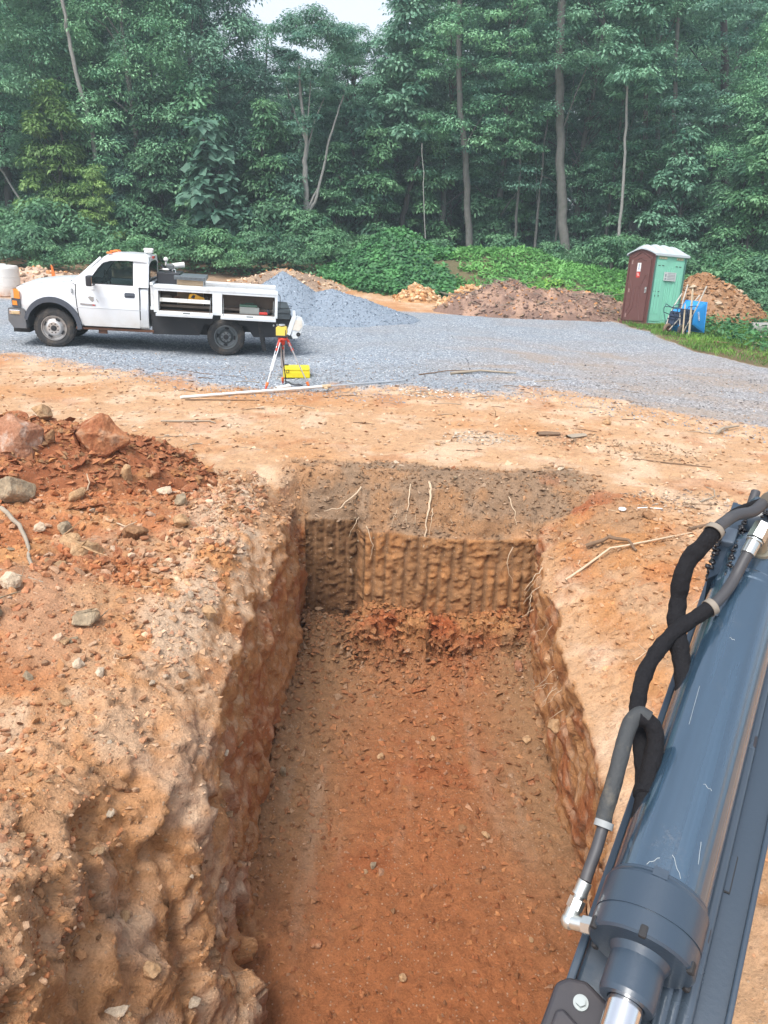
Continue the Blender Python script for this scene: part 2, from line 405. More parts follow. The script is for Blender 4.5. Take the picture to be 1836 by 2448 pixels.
# bucket-tooth grooves on the far wall: smooth upright strips between torn soil
px = x * 8.6 + .8 * fbm(x * 2, z * .5, x * 0, 3, 120); fr = px - np.floor(px)
strip = (np.abs(fr - .5) < .17 + .09 * fbm(x * 4, z * .6, x * 0, 2, 126)).astype(float) * (z < -.50 + .12 * fbm(x * 5, x * 0, x * 0, 2, 121)) * (fbm(x * 6, x * 0, z * 1.6, 3, 122) > -.22)
torn = .026 * fa2 + .022 * fa3 + .010 * fbm(x * 9, y * 9, z * 9, 4, 123) + .012 * (clod - .3) + .03 * fbm(x * 3, y * 3, z * 3, 3, 125)
d += fw * np.where(strip > .5, -.020, torn + .016)
d *= np.where(y > 9, np.clip(1 - (y - 9) / 14, .25, 1), 1)
D3 = np.zeros_like(X); D3[near] = d
P3 = P3 + Nn * D3[..., None]
# rows beyond: broad unevenness only
X, Y, Z = P3[..., 0], P3[..., 1], P3[..., 2]
Nn = normals(P3)

# ---------------- soil colours (base reflectance of each soil, mixed by where it lies; notch shade painted in)
def colr(*c): return np.array(c)
TAN, PALE, RED, BRICK, OCHRE, BROWN, GREY, DARK = colr(.46, .28, .158), colr(.56, .405, .28), colr(.33, .118, .045), colr(.28, .075, .026), colr(.43, .205, .082), colr(.25, .138, .070), colr(.225, .150, .096), colr(.085, .05, .028)
def mixa(a, b, f): return a * (1 - f[..., None]) + b * f[..., None]
nf1 = fbm(X * .8, Y * .8, Z * .8, 5, 200); nf2 = fbm(X * 3.1, Y * 3.1, Z * 3.1, 5, 201); nf3 = fbm(X * 13, Y * 13, Z * 13, 3, 202); nf4 = fbm(X * 45, Y * 45, Z * 45, 2, 203)
c = np.broadcast_to(TAN, X.shape + (3,)).copy()
c = mixa(c, PALE, sstep(-.1, .45, nf2 + nf1 * .4) * .75); c = mixa(c, OCHRE, sstep(.05, .4, -nf1) * .6); c = mixa(c, RED, sstep(.22, .5, fbm(X * 1.7, Y * 1.7, Z, 4, 210)) * .35)
sp = sstep(-1.45, -2.0, X + nf2 * .3) * sstep(7.7, 6.9, Y + nf2 * .3) * sstep(-9, -6, X)
c = mixa(c, mixa(np.broadcast_to(RED * 1.1, c.shape), OCHRE, sstep(-.1, .3, nf2)), sp * .85)
gpatch = sp * sstep(.05, .35, fbm(X * .9 + 3, Y * .9, Z * 0, 4, 211) + .25 * np.exp(-((X + 1.9) / .7) ** 2 - ((Y - 3.9) / .8) ** 2) + .5 * np.exp(-((X + 1.25) / .4) ** 2 - ((Y - 2.0) / .5) ** 2))
c = mixa(c, GREY * 1.75, gpatch * .55)
bk = sstep(-.9, -1.05, X) * sstep(-1.9, -1.5, X + .2 * nf1) * sstep(7.6, 7.0, Y)
c = mixa(c, mixa(np.broadcast_to(PALE * .92, c.shape), OCHRE * 1.05, sstep(-.2, .25, nf2 + .3 * fbm(X * 5, Y * 1.2 + X * 4, Z, 3, 214))), bk * .9)
c = mixa(c, GREY * 1.1, bk * sstep(6.0, 6.5, Y) * sstep(-.25, .2, nf2) * .6)
br = sstep(1.5, 1.7, X) * sstep(3.0, 2.5, X + .3 * nf1) * sstep(7.6, 6.9, Y)
c = mixa(c, mixa(mixa(np.broadcast_to(OCHRE * .92, c.shape), TAN * .88, sstep(-.1, .4, nf2)), RED * 1.15, sstep(.1, .5, fbm(X * 2.4 - Y, Y * 2.4, Z, 4, 218)) * .5), br * .95)
c = mixa(c, BROWN * 1.15, br * sstep(5.4, 6.6, Y) * sstep(-.3, .2, nf2) * .7)
lipf = sstep(7.12, 7.25, Y) * sstep(8.15, 7.85, Y + .25 * nf2) * sstep(-1.3, -.8, X) * sstep(2.5, 2.0, X)
c = mixa(c, mixa(np.broadcast_to(GREY * 1.0, c.shape), BROWN * 1.1, sstep(-.15, .25, nf2)), lipf * .95)
c = mixa(c, BRICK, sstep(.18, .30, fbm(X * 2.2, Y * 2.2, Z * 2, 4, 215)) * np.exp(-((X - 1.9) / .6) ** 2 - ((Y - 7.2) / .5) ** 2) * .8)
wl = np.clip((1 - np.abs(Nn[..., 2])) * 1.5, 0, 1) * (1 - lipf * sstep(-.62, -.5, Z)) * (Z < -.15) * ((Y < 7.9) & (Y > 1))
wc = mixa(np.broadcast_to(OCHRE * .92, c.shape), RED, sstep(-.1, .35, nf2)); wc = mixa(wc, PALE * .8, sstep(.1, .45, nf3) * .4)
c = mixa(c, wc, wl)
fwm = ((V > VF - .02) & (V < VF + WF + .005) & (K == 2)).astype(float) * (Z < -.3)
fc = mixa(np.broadcast_to(colr(.30, .155, .07), c.shape), OCHRE * .9, sstep(-.25, .25, nf2)); fc = mixa(fc, RED * .9, sstep(-1.1, -1.5, Z) * .7); fc = mixa(fc, BROWN * .55, notch * .85)  # left recess coloured darker to stand in for its shade
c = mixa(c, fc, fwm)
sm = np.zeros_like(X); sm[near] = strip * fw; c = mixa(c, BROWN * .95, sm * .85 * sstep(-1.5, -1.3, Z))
FLm = (K == 2) & (V < VF) & (V > 1.5)
redf = np.exp(-((X - .35) / .75) ** 4) * (.75 + .5 * nf1)
fcol = mixa(np.broadcast_to(BROWN * 1.25, c.shape), RED * 1.02, np.clip(redf, 0, 1)); fcol = mixa(fcol, BRICK, sstep(.1, .4, nf2) * redf * .6)
fcol = mixa(fcol, RED * .95, sstep(4.6, 3.2, Y) * .7)
fcol = mixa(fcol, PALE * .75, sstep(.15, .6, fbm(X * 4.5, Y * .8, Z * 0, 5, 216, .65)) * .3)
fcol = mixa(fcol, mixa(np.broadcast_to(OCHRE, c.shape), BRICK * 1.3, sstep(-.2, .2, nf2)), ledge * (Y > 6.78) * .85)
fcol = mixa(fcol, BROWN * 1.1, np.exp(-((X + .55) / .4) ** 2 - ((Y - 6.6) / .6) ** 2) * .8)
c[FLm] = fcol[FLm] * .82
c *= (1 + .16 * nf3 + .12 * nf4)[..., None]
# brown worn soil / leaf litter beyond the yard
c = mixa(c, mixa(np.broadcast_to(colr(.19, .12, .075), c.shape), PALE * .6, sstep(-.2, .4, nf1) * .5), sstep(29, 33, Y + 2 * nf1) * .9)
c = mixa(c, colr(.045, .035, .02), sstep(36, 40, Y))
c = mixa(c, colr(.075, .085, .045), np.clip(bank * 5, 0, 1) * .85)
# gravel yard
ex = np.array([-60, -7.3, -5.0, -3.3, -1.4, .84, 1.7, 2.4, 4.0, 6.0, 9, 60]); ey = np.array([14.6, 14.3, 13.0, 12.0, 11.5, 12.1, 11.9, 11.9, 10.7, 9.0, 7.2, 3.0])
edge = np.interp(X, ex, ey); ed = Y - edge + .8 * fbm(X * .9, Y * .9, X * 0, 5, 220, .66) + .3 * fbm(X * 5, Y * 5, X * 0, 3, 221)
gr = sstep(-.5, 1.3, ed) * sstep(25.2, 23.8, Y + .8 * nf1 - .12 * X * (X > 0) * -.4)
streak = np.exp(-((Y - (15.2 - 1.0 * X)) / .55) ** 2) * sstep(1.5, 3.2, X) * sstep(8.5, 6.5, X)    # tan soil tracked across the gravel
gr = gr * (1 - .85 * np.clip(streak * (1.2 + nf2), 0, 1))
gr = np.clip(gr * (1 + .0 * X), 0, 1); GRAV = gr
browng = sstep(.5, 4, X) * sstep(20.5, 15, Y) * .85
tk_ = np.zeros_like(X)
for q_, w_ in ((1.3, .28), (2.9, .32), (4.9, .3), (6.7, .35)): tk_ = np.maximum(tk_, np.exp(-((ed + .35 * fbm(X * .4, Y * .4, X * 0, 3, 225) - q_) / w_) ** 2))
browng = np.clip(browng * .75 + tk_ * sstep(.3, 2.2, X) * sstep(20, 16, Y) * .8 + .35 * sstep(-.3, .4, nf1) * sstep(14, 24, Y), 0, 1)
light = np.exp(-((X - 9.5) / 3) ** 2)
# grass area near the toilet
gm = sstep(6.6, 7.3, X + .35 * nf1 + .9 * sstep(17.5, 21, Y) * -.15) * sstep(-.1, .25, Y - np.interp(X, [5, 6.9, 7.1, 7.8, 12, 30], [30, 22.1, 17.6, 15.8, 12.5, 6]) + .25 * nf1) * sstep(27, 25, Y)
GRAV = GRAV * (1 - gm)
c = mixa(c, colr(.10, .085, .045), gm * .9)

nlm = sstep(4.4, 3.2, Y) * sstep(-.4, -.6, X) * sstep(-2.6, -1.4, X) * (Z > -1.7)
c = mixa(c, mixa(np.broadcast_to(colr(.43, .215, .095), c.shape), PALE * .85, sstep(.0, .4, nf2)) * (1 + .12 * nf3)[..., None], nlm * .65)
verts = np.stack([X, Y, Z], -1).reshape(-1, 3); nr, nc = X.shape
ii = (np.arange(nr - 1)[:, None] * nc + np.arange(nc - 1)[None, :]).ravel()
faces = np.stack([ii, ii + 1, ii + nc + 1, ii + nc], 1)

def soil_mat(name, gravel=True):
    m, nt, p, out = newmat(name)
    tc = nt.nodes.new('ShaderNodeTexCoord').outputs['Object']
    at = nt.nodes.new('ShaderNodeAttribute'); at.attribute_name = 'Col'
    n1 = noise(nt, tc, 70, 6, .65); n2 = noise(nt, tc, 18, 5, .6)
    f = math_node(nt, 'ADD', mrange(nt, n1, .25, .75, .72, 1.25), mrange(nt, n2, .25, .75, -.12, .12))
    c1 = mixc(nt, 1.0, at.outputs['Color'], f, 'MULTIPLY')
    # small light and dark stones bedded in the soil
    vo = nt.nodes.new('ShaderNodeTexVoronoi'); vo.inputs['Scale'].default_value = 48; L(nt, tc, vo.inputs['Vector'])
    sc = nt.nodes.new('ShaderNodeSeparateColor'); L(nt, vo.outputs['Color'], sc.inputs[0])
    st = math_node(nt, 'MULTIPLY', mrange(nt, vo.outputs['Distance'], .28, .34, 1, 0), math_node(nt, 'GREATER_THAN', sc.outputs[0], .80))
    c1 = mixc(nt, math_node(nt, 'MULTIPLY', st, .55), c1, mixc(nt, sc.outputs[1], (.24, .14, .085), (.50, .38, .27)))
    h = math_node(nt, 'ADD', math_node(nt, 'MULTIPLY', n1, .8), math_node(nt, 'ADD', n2, math_node(nt, 'MULTIPLY', st, .35)))
    if gravel:
        ag = nt.nodes.new('ShaderNodeAttribute'); ag.attribute_name = 'Grav'
        gv = nt.nodes.new('ShaderNodeTexVoronoi'); gv.inputs['Scale'].default_value = 32; L(nt, tc, gv.inputs['Vector'])
        gs = nt.nodes.new('ShaderNodeSeparateColor'); L(nt, gv.outputs['Color'], gs.inputs[0])
        gc = nt.nodes.new('ShaderNodeValToRGB'); L(nt, gs.outputs[0], gc.inputs[0])
        e = gc.color_ramp.elements; e[0].position = 0; e[0].color = (.16, .19, .225, 1); e[1].position = 1; e[1].color = (.68, .72, .77, 1)
        for pos, cc in ((.3, (.25, .29, .34)), (.65, (.35, .40, .455)), (.9, (.44, .49, .545))):
            q = e.new(pos); q.color = (*cc, 1)
        gcol = mixc(nt, mrange(nt, gv.outputs['Distance'], .35, .65, 0, .4), gc.outputs[0], (.09, .10, .12))
        big = noise(nt, tc, .55, 4)
        ab = nt.nodes.new('ShaderNodeAttribute'); ab.attribute_name = 'Brn'
        gcol = mixc(nt, math_node(nt, 'MULTIPLY', ab.outputs['Fac'], mrange(nt, big, .3, .7, .4, 1)), gcol, mixc(nt, .72, gcol, (.36, .25, .165)))
        gcol = mixc(nt, mrange(nt, big, .35, .75, 0, .35), gcol, (.24, .225, .20))
        gf = mrange(nt, math_node(nt, 'ADD', ag.outputs['Fac'], math_node(nt, 'MULTIPLY', math_node(nt, 'SUBTRACT', n1, .5), .9)), .22, .62)
        ag0 = math_node(nt, 'MULTIPLY', gf, 1.0, True)
        c1 = mixc(nt, ag0, c1, gcol)
        gh = math_node(nt, 'MULTIPLY', math_node(nt, 'SUBTRACT', 1.0, gv.outputs['Distance']), 1.6)
        hm = nt.nodes.new('ShaderNodeMix'); L(nt, ag0, hm.inputs[0]); L(nt, h, hm.inputs[2]); L(nt, gh, hm.inputs[3]); h = hm.outputs[0]
    L(nt, c1, p.inputs['Base Color']); p.inputs['Roughness'].default_value = .95; p.inputs['Specular IOR Level'].default_value = .2
    bump(nt, p, h, .85, .018)
    return m
M_soil = soil_mat('soil'); M_dirt = soil_mat('heap_dirt', False)
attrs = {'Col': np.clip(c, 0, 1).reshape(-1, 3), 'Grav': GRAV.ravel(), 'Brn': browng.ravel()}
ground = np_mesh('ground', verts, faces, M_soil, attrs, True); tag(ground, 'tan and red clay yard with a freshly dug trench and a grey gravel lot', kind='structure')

# ---------------- sampling points on the ground
Gv = verts.reshape(nr, nc, 3); Gn = Nn
au = np.linalg.norm(np.gradient(Gv, axis=1), axis=-1) * np.linalg.norm(np.gradient(Gv, axis=0), axis=-1)
def sample(weight, n):
    w = (weight * au).ravel(); w = w / w.sum(); idx = rng.choice(len(w), n, p=w)
    global LASTC; LASTC = c.reshape(-1, 3)[idx]; g = Gv.reshape(-1, 3)[idx].copy(); return g, Gn.reshape(-1, 3)[idx]
_hs = np.argsort(C0)
def hgt(px, py):
    """ground height near a plan position"""
    j = int(np.argmin(np.abs(V0 - py))); 
    for _ in range(3):
        i = int(np.argmin(np.abs(X[j] - px))); j = int(np.argmin(np.abs(Y[:, i] - py)))
    return float(Z[j, i])

def stones_mat(name):
    m, nt, p, out = newmat(name)
    at = nt.nodes.new('ShaderNodeAttribute'); at.attribute_name = 'Col'
    tc = nt.nodes.new('ShaderNodeTexCoord').outputs['Object']
    n1 = noise(nt, tc, 60, 5, .6)
    L(nt, mixc(nt, 1.0, at.outputs['Color'], mrange(nt, n1, .25, .75, .7, 1.3), 'MULTIPLY'), p.inputs['Base Color'])
    p.inputs['Roughness'].default_value = .92; p.inputs['Specular IOR Level'].default_value = .25
    bump(nt, p, n1, .5, .01); return m
M_peb = stones_mat('loose_stones')
ico = bmesh.new(); bmesh.ops.create_icosphere(ico, subdivisions=1, radius=1)
ICOV = np.array([v.co[:] for v in ico.verts]); ICOF = np.array([[v.index for v in f.verts] for f in ico.faces]); ico.free()
OCV = np.array([(1, 0, 0), (-.4, .9, 0), (-.4, -.9, .1), (.1, .1, .9), (0, 0, -.8), (-.9, 0, .3)]); OCF = np.array([(0, 1, 3), (1, 5, 3), (5, 2, 3), (2, 0, 3), (1, 0, 4), (5, 1, 4), (2, 5, 4), (0, 2, 4)])
def pebbles(name, pos, nrm, size, cols_, label, flat=.65, parent=None):
    n = len(pos); small = name != 'loose_stones' and size.max() < .1; BV, BF = (OCV, OCF) if small else (ICOV, ICOF); k = len(BV)
    s = size[:, None] * np.stack([rng.uniform(.6, 1.3, n), rng.uniform(.6, 1.3, n), rng.uniform(.4, .9, n) * flat / .65], 1)
    a = rng.uniform(0, 2 * math.pi, n); tl = rng.normal(0, .35, (n, 2))
    v = BV[None] * (1 + rng.uniform(-.28, .28, (n, k, 1))) * s[:, None, :]
    ca, sa = np.cos(a)[:, None], np.sin(a)[:, None]
    x_, y_, z_ = v[..., 0] * ca - v[..., 1] * sa, v[..., 0] * sa + v[..., 1] * ca, v[..., 2]
    z_ = z_ + x_ * tl[:, :1] + y_ * tl[:, 1:]
    v = np.stack([x_, y_, z_], -1) + (pos + nrm * (size * .18)[:, None])[:, None, :]
    f = (BF[None] + (np.arange(n) * k)[:, None, None]).reshape(-1, 3)
    cc = np.repeat(cols_ * rng.uniform(.75, 1.25, (n, 1)), k, 0)
    o = np_mesh(name, v.reshape(-1, 3), f, M_peb, {'Col': np.clip(cc, 0, 1)}, False, parent)
    if parent is None: tag(o, label, kind='stuff')
    else: o['kind'] = 'stuff'
    return o
def pick(cols_, p, n):
    return np.array(cols_)[rng.choice(len(cols_), n, p=np.array(p) / sum(p))]
def local(cols_, k=.45):
    return LASTC * (1 - k) * rng.uniform(.75, 1.15, (len(cols_), 1)) + cols_ * k * .85
def sizes(n, lo, hi, pw=2.5): return lo + (hi - lo) * rng.random(n) ** pw
inview = (np.abs(X) < .62 * np.hypot(Y, 2.4) + .3) & (Y > 1.4)
flatn = Gn[..., 2] > .62
def strew(name, w, n, lo, hi, pw, cols_, p, label, k=.45, flat=.65):
    q, qn = sample(w, n); pebbles(name, q, qn, sizes(n, lo, hi, pw) * np.clip(q[:, 1] / 5.5, .5, 1), local(pick(cols_, p, n), k), label, flat)
m_ = inview & (X < -1.2) & (Y < 7.6)
strew('loose_stones', m_ * (1 + 2 * (fbm(X, Y, X * 0, 3, 300) > .1)), 9000, .006, .046, 2.8, [RED, OCHRE, PALE, BRICK * 1.2, GREY * 1.5, colr(.55, .45, .34)], [4, 3, 1.5, 3, 1.4, .5], 'loose red and tan clods and stones covering the spoil left of the trench', .5)
strew('fine_rubble', m_ * 1.0, 10000, .005, .015, 1.5, [RED, OCHRE, PALE, BROWN], [3, 3, 2, 2], 'fine crumbs of soil between the stones left of the trench', .3)
m_ = inview & (((Y > 7.9) & (Y < 13) & (GRAV < .5)) | ((X > 2.3) & (Y < 8)))
strew('surface_stones', m_ * 1.0, 9000, .006, .042, 3.6, [TAN, PALE, colr(.62, .49, .37), BROWN, RED], [3, 3.5, 2, .6, .5], 'small flat stones and chips strewn over the tan clay', .5, .35)
m_ = FLm & inview
strew('trench_crumbs', m_ * (1 + 2 * sstep(6, 7, Y)), 11000, .006, .042, 2.8, [RED, BRICK, OCHRE, PALE * .8, BROWN], [4, 2, 2, .7, 2], 'crumbled clay and gravel on the trench floor', .35)
m_ = (lipf > .3) & inview & (Gn[..., 2] > .4) & (Y > 7.2)
strew('lip_clods', m_ * 1.0, 3200, .006, .030, 2.6, [GREY, BROWN, OCHRE, PALE * .8, BROWN * .6], [4, 3, 1.5, 1, 2], 'grey brown clods of topsoil along the far lip of the trench', .5)
m_ = inview & flatn & (Y < 7.2) & (((X > -1.75) & (X < -.6)) | ((X > 1.35) & (X < 3))) & (Z > -1.7)
strew('bank_clods', m_ * 1.0, 7500, .005, .036, 3.0, [OCHRE, TAN, PALE, RED, BROWN], [3, 3, 1.5, 2, 1], 'tan clods lying on the sloping banks of the trench', .35)
m_ = inview & (GRAV > .4) & (Y < 17)
strew('gravel_stones', m_ * sstep(17, 12, Y), 6000, .009, .024, 1.6, [colr(.22, .26, .30), colr(.30, .34, .385), colr(.40, .44, .48), colr(.15, .18, .21), PALE * .7], [3, 3, 1.2, 2, .5], 'grey crushed stone lying on top of the gravel yard', .8)
m_ = inview & (GRAV > .02) & (GRAV < .6) & (Y < 15)
strew('edge_gravel', m_ * 1.0, 3000, .008, .022, 1.6, [colr(.22, .26, .30), colr(.30, .34, .385), colr(.40, .44, .48), PALE * .8], [3, 3, 1.2, 1], 'scattered crushed stone along the edge of the gravel', .9)
# ============================================================ FOREST
def leaf_mat(name, c0, c1, trans=.30, hue=.06):
    m, nt, p, out = newmat(name)
    at = nt.nodes.new('ShaderNodeAttribute'); at.attribute_name = 'v'
    oi = nt.nodes.new('ShaderNodeObjectInfo')
    c = mixc(nt, at.outputs['Fac'], c0, c1)
    h = nt.nodes.new('ShaderNodeHueSaturation'); L(nt, c, h.inputs['Color'])
    L(nt, mrange(nt, oi.outputs['Random'], 0, 1, .5 - hue * .55, .5 + hue * .55), h.inputs['Hue'])
    L(nt, mrange(nt, oi.outputs['Random'], 0, 1, 1.18, .76), h.inputs['Value'])
    L(nt, h.outputs[0], p.inputs['Base Color']); p.inputs['Roughness'].default_value = .5; p.inputs['Specular IOR Level'].default_value = .35
    t = nt.nodes.new('ShaderNodeBsdfTranslucent'); L(nt, h.outputs[0], t.inputs[0])
    mx = nt.nodes.new('ShaderNodeMixShader'); mx.inputs[0].default_value = trans
    L(nt, p.outputs[0], mx.inputs[1]); L(nt, t.outputs[0], mx.inputs[2]); L(nt, mx.outputs[0], out.inputs[0])
    return m
M_leaf = leaf_mat('foliage', (.055, .17, .115), (.27, .50, .32))
M_leafy = leaf_mat('foliage_yellow', (.11, .22, .07), (.33, .50, .16), hue=.02)
M_leafp = leaf_mat('foliage_pale', (.08, .19, .13), (.19, .36, .25), hue=.01)
M_shrub = leaf_mat('undergrowth', (.045, .135, .075), (.19, .38, .19), hue=.03)
M_vine = leaf_mat('vines', (.045, .14, .06), (.13, .35, .12), hue=.01)
M_weed = leaf_mat('weeds', (.07, .20, .055), (.19, .45, .12), hue=.01)
M_grass = leaf_mat('grass', (.08, .19, .035), (.24, .44, .08), hue=0)
M_bark = simple('bark', (.14, .135, .125), .95, var=.4, vscale=5, bmp=.8, bscale=14, dirt=(.07, .09, .06), dirt_amt=.4)
M_barkp = simple('pale_bark', (.25, .245, .23), .9, var=.35, vscale=6, bmp=.6, bscale=16)
M_barkd = simple('dark_bark', (.05, .045, .04), .95, var=.4, vscale=5, bmp=.6, bscale=14)

def leaves(cen, rad, per, size, r, asp=.42, droop=.5, flat=.62, fill=.35):
    """leaf-shaped faces on the outside of many small domed sprays"""
    n = len(cen); k = per
    d = r.normal(size=(n, k, 3)); d /= np.linalg.norm(d, axis=-1, keepdims=True); d[..., 2] = np.where(d[..., 2] < -.35, -d[..., 2], d[..., 2])
    rr = r.uniform(fill, 1.08, (n, k, 1)); pos = cen[:, None] + d * rr * rad[:, None, None] * np.array([1, 1, flat])
    nn = d * .55 + np.array([0, 0, .75]) + r.normal(0, .34, (n, k, 3)); nn /= np.linalg.norm(nn, axis=-1, keepdims=True)
    t = d * np.array([1, 1, .2]) + r.normal(0, .55, (n, k, 3)) - np.array([0, 0, droop]); t -= nn * (t * nn).sum(-1, keepdims=True); t /= np.linalg.norm(t, axis=-1, keepdims=True) + 1e-9
    b = np.cross(nn, t); Ls = size * r.uniform(.6, 1.25, (n, k, 1)); W = Ls * asp * .5
    p0 = pos; p1 = pos + t * Ls * .45 + b * W; p2 = pos + t * Ls - np.array([0, 0, 1]) * Ls * droop * .25; p3 = pos + t * Ls * .45 - b * W
    v = np.stack([p0, p1, p2, p3], 2).reshape(-1, 3)
    f = (np.arange(n * k)[:, None] * 4 + np.arange(4)[None])
    val = np.clip(.5 + r.normal(0, .16, (n, k)) + r.normal(0, .22, (n, 1)), 0, 1)
    return v, f, np.repeat(val.ravel(), 4)
def crown_clumps(kind, r):
    """spray centres for a crown standing on (0,0,0)"""
    out = []
    if kind == 'full':        # leafy to the ground, edge of the wood
        H = 15; n = 230
        while len(out) < n:
            zz = r.uniform(.3, H); w = 3.0 * math.sin(min(1, (zz + 1.5) / (H + 2)) * math.pi) ** .6 + .4
            a = r.uniform(0, 2 * math.pi); q = r.uniform(.45, 1) ** .6 * w
            out.append((q * math.cos(a), q * math.sin(a), zz, r.uniform(.55, 1.05)))
    elif kind == 'high':      # bare trunk below, tiers of flat sprays above
        H = 16
        for tier in range(13):
            zz = 4.2 + tier * .95 + r.uniform(-.3, .3); ln = 3.4 * math.sin(min(1, (tier + 3) / 15) * math.pi) ** .7 + .5
            for _ in range(11):
                a = r.uniform(0, 2 * math.pi); q = r.uniform(.25, 1) * ln
                out.append((q * math.cos(a), q * math.sin(a), zz + r.uniform(-.5, .4) - q * .08, r.uniform(.5, .95)))
    elif kind == 'slender':   # small tree with an umbrella top
        for _ in range(62):
            a = r.uniform(0, 2 * math.pi); q = r.uniform(.1, 1) ** .6 * 2.3
            out.append((q * math.cos(a), q * math.sin(a), 8.4 + 1.5 * (1 - (q / 2.4) ** 2) + r.uniform(-.45, .4), r.uniform(.4, .7)))
        for _ in range(34):
            a = r.uniform(0, 2 * math.pi); q = r.uniform(.3, 1.6)
            out.append((q * math.cos(a), q * math.sin(a), r.uniform(5.2, 8.2), r.uniform(.25, .5)))
    elif kind == 'sapling':
        for _ in range(46):
            zz = r.uniform(.6, 5.2); w = 1.35 * (1 - (zz / 6.2)) + .3; a = r.uniform(0, 2 * math.pi); q = r.uniform(.2, 1) * w
            out.append((q * math.cos(a), q * math.sin(a), zz, r.uniform(.3, .6)))
    elif kind == 'shrub':
        for _ in range(26):
            a = r.uniform(0, 2 * math.pi); q = r.uniform(0, 1.25); out.append((q * math.cos(a), q * math.sin(a), .25 + 1.25 * (1 - (q / 1.5) ** 2) * r.uniform(.4, 1), r.uniform(.3, .5)))
    elif kind == 'low':
        for _ in range(22):
            a = r.uniform(0, 2 * math.pi); q = r.uniform(0, 1.3); out.append((q * math.cos(a), q * math.sin(a), .12 + .5 * (1 - (q / 1.6) ** 2) * r.uniform(.4, 1), r.uniform(.2, .38)))
    return np.array(out)
CR = {}
def crown_mesh(key, kind, seed, per, size, mat, **kw):
    r = np.random.default_rng(seed); cl = crown_clumps(kind, r)
    v, f, val = leaves(cl[:, :3], cl[:, 3], per, size, r, **kw)
    o = np_mesh('crown', v, f, mat, {'v': val}, False); me = o.data; bpy.data.objects.remove(o); CR[key] = (me, cl)
for i in range(4): crown_mesh('full%d' % i, 'full', 20 + i, 235, .165, M_leaf, asp=.46)
for i in range(3): crown_mesh('high%d' % i, 'high', 40 + i, 190, .165, M_leaf, asp=.46, flat=.42, droop=.3)
crown_mesh('yellow', 'sapling', 50, 260, .16, M_leafy, asp=.4)
crown_mesh('slender', 'slender', 51, 190, .15, M_leaf, asp=.40, flat=.5)
crown_mesh('bigleaf', 'sapling', 52, 22, .46, M_leafp, asp=.85, droop=.7)
crown_mesh('sapling', 'sapling', 53, 210, .16, M_shrub, asp=.5)
crown_mesh('sapling2', 'sapling', 57, 170, .18, M_leaf, asp=.5)
for i in range(3): crown_mesh('shrub%d' % i, 'shrub', 60 + i, 150, .14, M_shrub, asp=.5)
crown_mesh('low', 'low', 70, 110, .13, M_vine, asp=.65)
def trunk_mesh(pts, r0, r1, limbs=(), mat=None, n=9):
    mb = MB(); pts = [Vector(p) for p in pts]; k = len(pts); sub = []
    for i in range(k - 1):
        for j in range(4):
            t = j / 4; sub.append(pts[i].lerp(pts[i + 1], t) + Vector((random.uniform(-.04, .04), random.uniform(-.04, .04), 0)) * (0 if i == 0 and j == 0 else 1))
    sub.append(pts[-1]); m = len(sub)
    rad = [(r0 + (r1 - r0) * i / (m - 1)) * (1.35 if i == 0 else 1) for i in range(m)]
    mb.tube(sub, rad, n, wob=.1)
    for (i0, end, rr) in limbs:
        a = sub[min(int(i0 * (m - 1)), m - 1)]; e = Vector(end); mid = a.lerp(e, .5) + Vector((0, 0, .15 * (e - a).length * random.uniform(-.6, 1)))
        mb.tube([a, mid, e], [rr, rr * .7, rr * .3], 6)
    return mb
GEN = {}
def std_trunk(key, crown, seed):
    random.seed(seed); cl = CR[crown][1]; H = float(cl[:, 2].max())
    pts = [(0, 0, -.3)] + [(random.uniform(-.25, .25) * (i / 3), random.uniform(-.25, .25) * (i / 3), H * .9 * i / 5) for i in range(1, 6)]
    lim = []
    for c_ in cl[rng.permutation(len(cl))[:16]]:
        lim.append((max(.08, min(.9, (c_[2] - .8) / (H * .95))), tuple(c_[:3]), .05 if H > 8 else .02))
    o = trunk_mesh(pts, .2 if H > 8 else .06, .04, lim).build('trunk', M_bark if H > 8 else M_barkd); GEN[key] = o.data; bpy.data.objects.remove(o)
for k in list(CR):
    if not k.startswith('shrub') and k != 'low': std_trunk(k, k, hash(k) % 7 if False else sum(map(ord, k)))
def tree(name, label, cat, x, y, key, rz=0, s=1.0, group=None, trunk=None, z=None, mat=None, lift=0, sz=None):
    t = thing(name, label, cat, (x, y, (hgt(x, y) if z is None else z)), (0, 0, rz), group); t.scale = (s, s, sz or s)
    c = bpy.data.objects.new('crown' if name != 'shrub' else 'foliage', CR[key][0]); COL.objects.link(c); c.parent = t; c.location.z = lift
    if trunk is None:
        if key in GEN:
            q = bpy.data.objects.new('trunk', GEN[key]); COL.objects.link(q); q.parent = t
    return t
def custom_tree(name, label, pts, r0, r1, mat, crown=None, cs=1.0, crz=0, limbs=(), clift=0, group=None, cat='tree', coff=(0, 0)):
    """a tree whose trunk follows given world points (x, y, z)"""
    b = Vector(pts[0]); bz = min(b.z, hgt(b.x, b.y)) if crown != 'hang' else b.z; base = Vector((b.x, b.y, bz))
    t = thing(name, label, cat, base, group=group)
    rel = [Vector(p) - base for p in pts]
    if rel[0].z > .02 and crown != 'hang': rel = [Vector((rel[0].x, rel[0].y, -.15))] + rel
    trunk_mesh(rel, r0, r1, [(a, Vector(e) - base, rr) for a, e, rr in limbs], n=12).build('trunk', mat, t)
    if crown and crown != 'hang':
        c = bpy.data.objects.new('crown', CR[crown][0]); COL.objects.link(c); c.parent = t; c.scale = (cs, cs, cs); c.rotation_euler.z = crz; c.location = (coff[0], coff[1], clift)
    return t
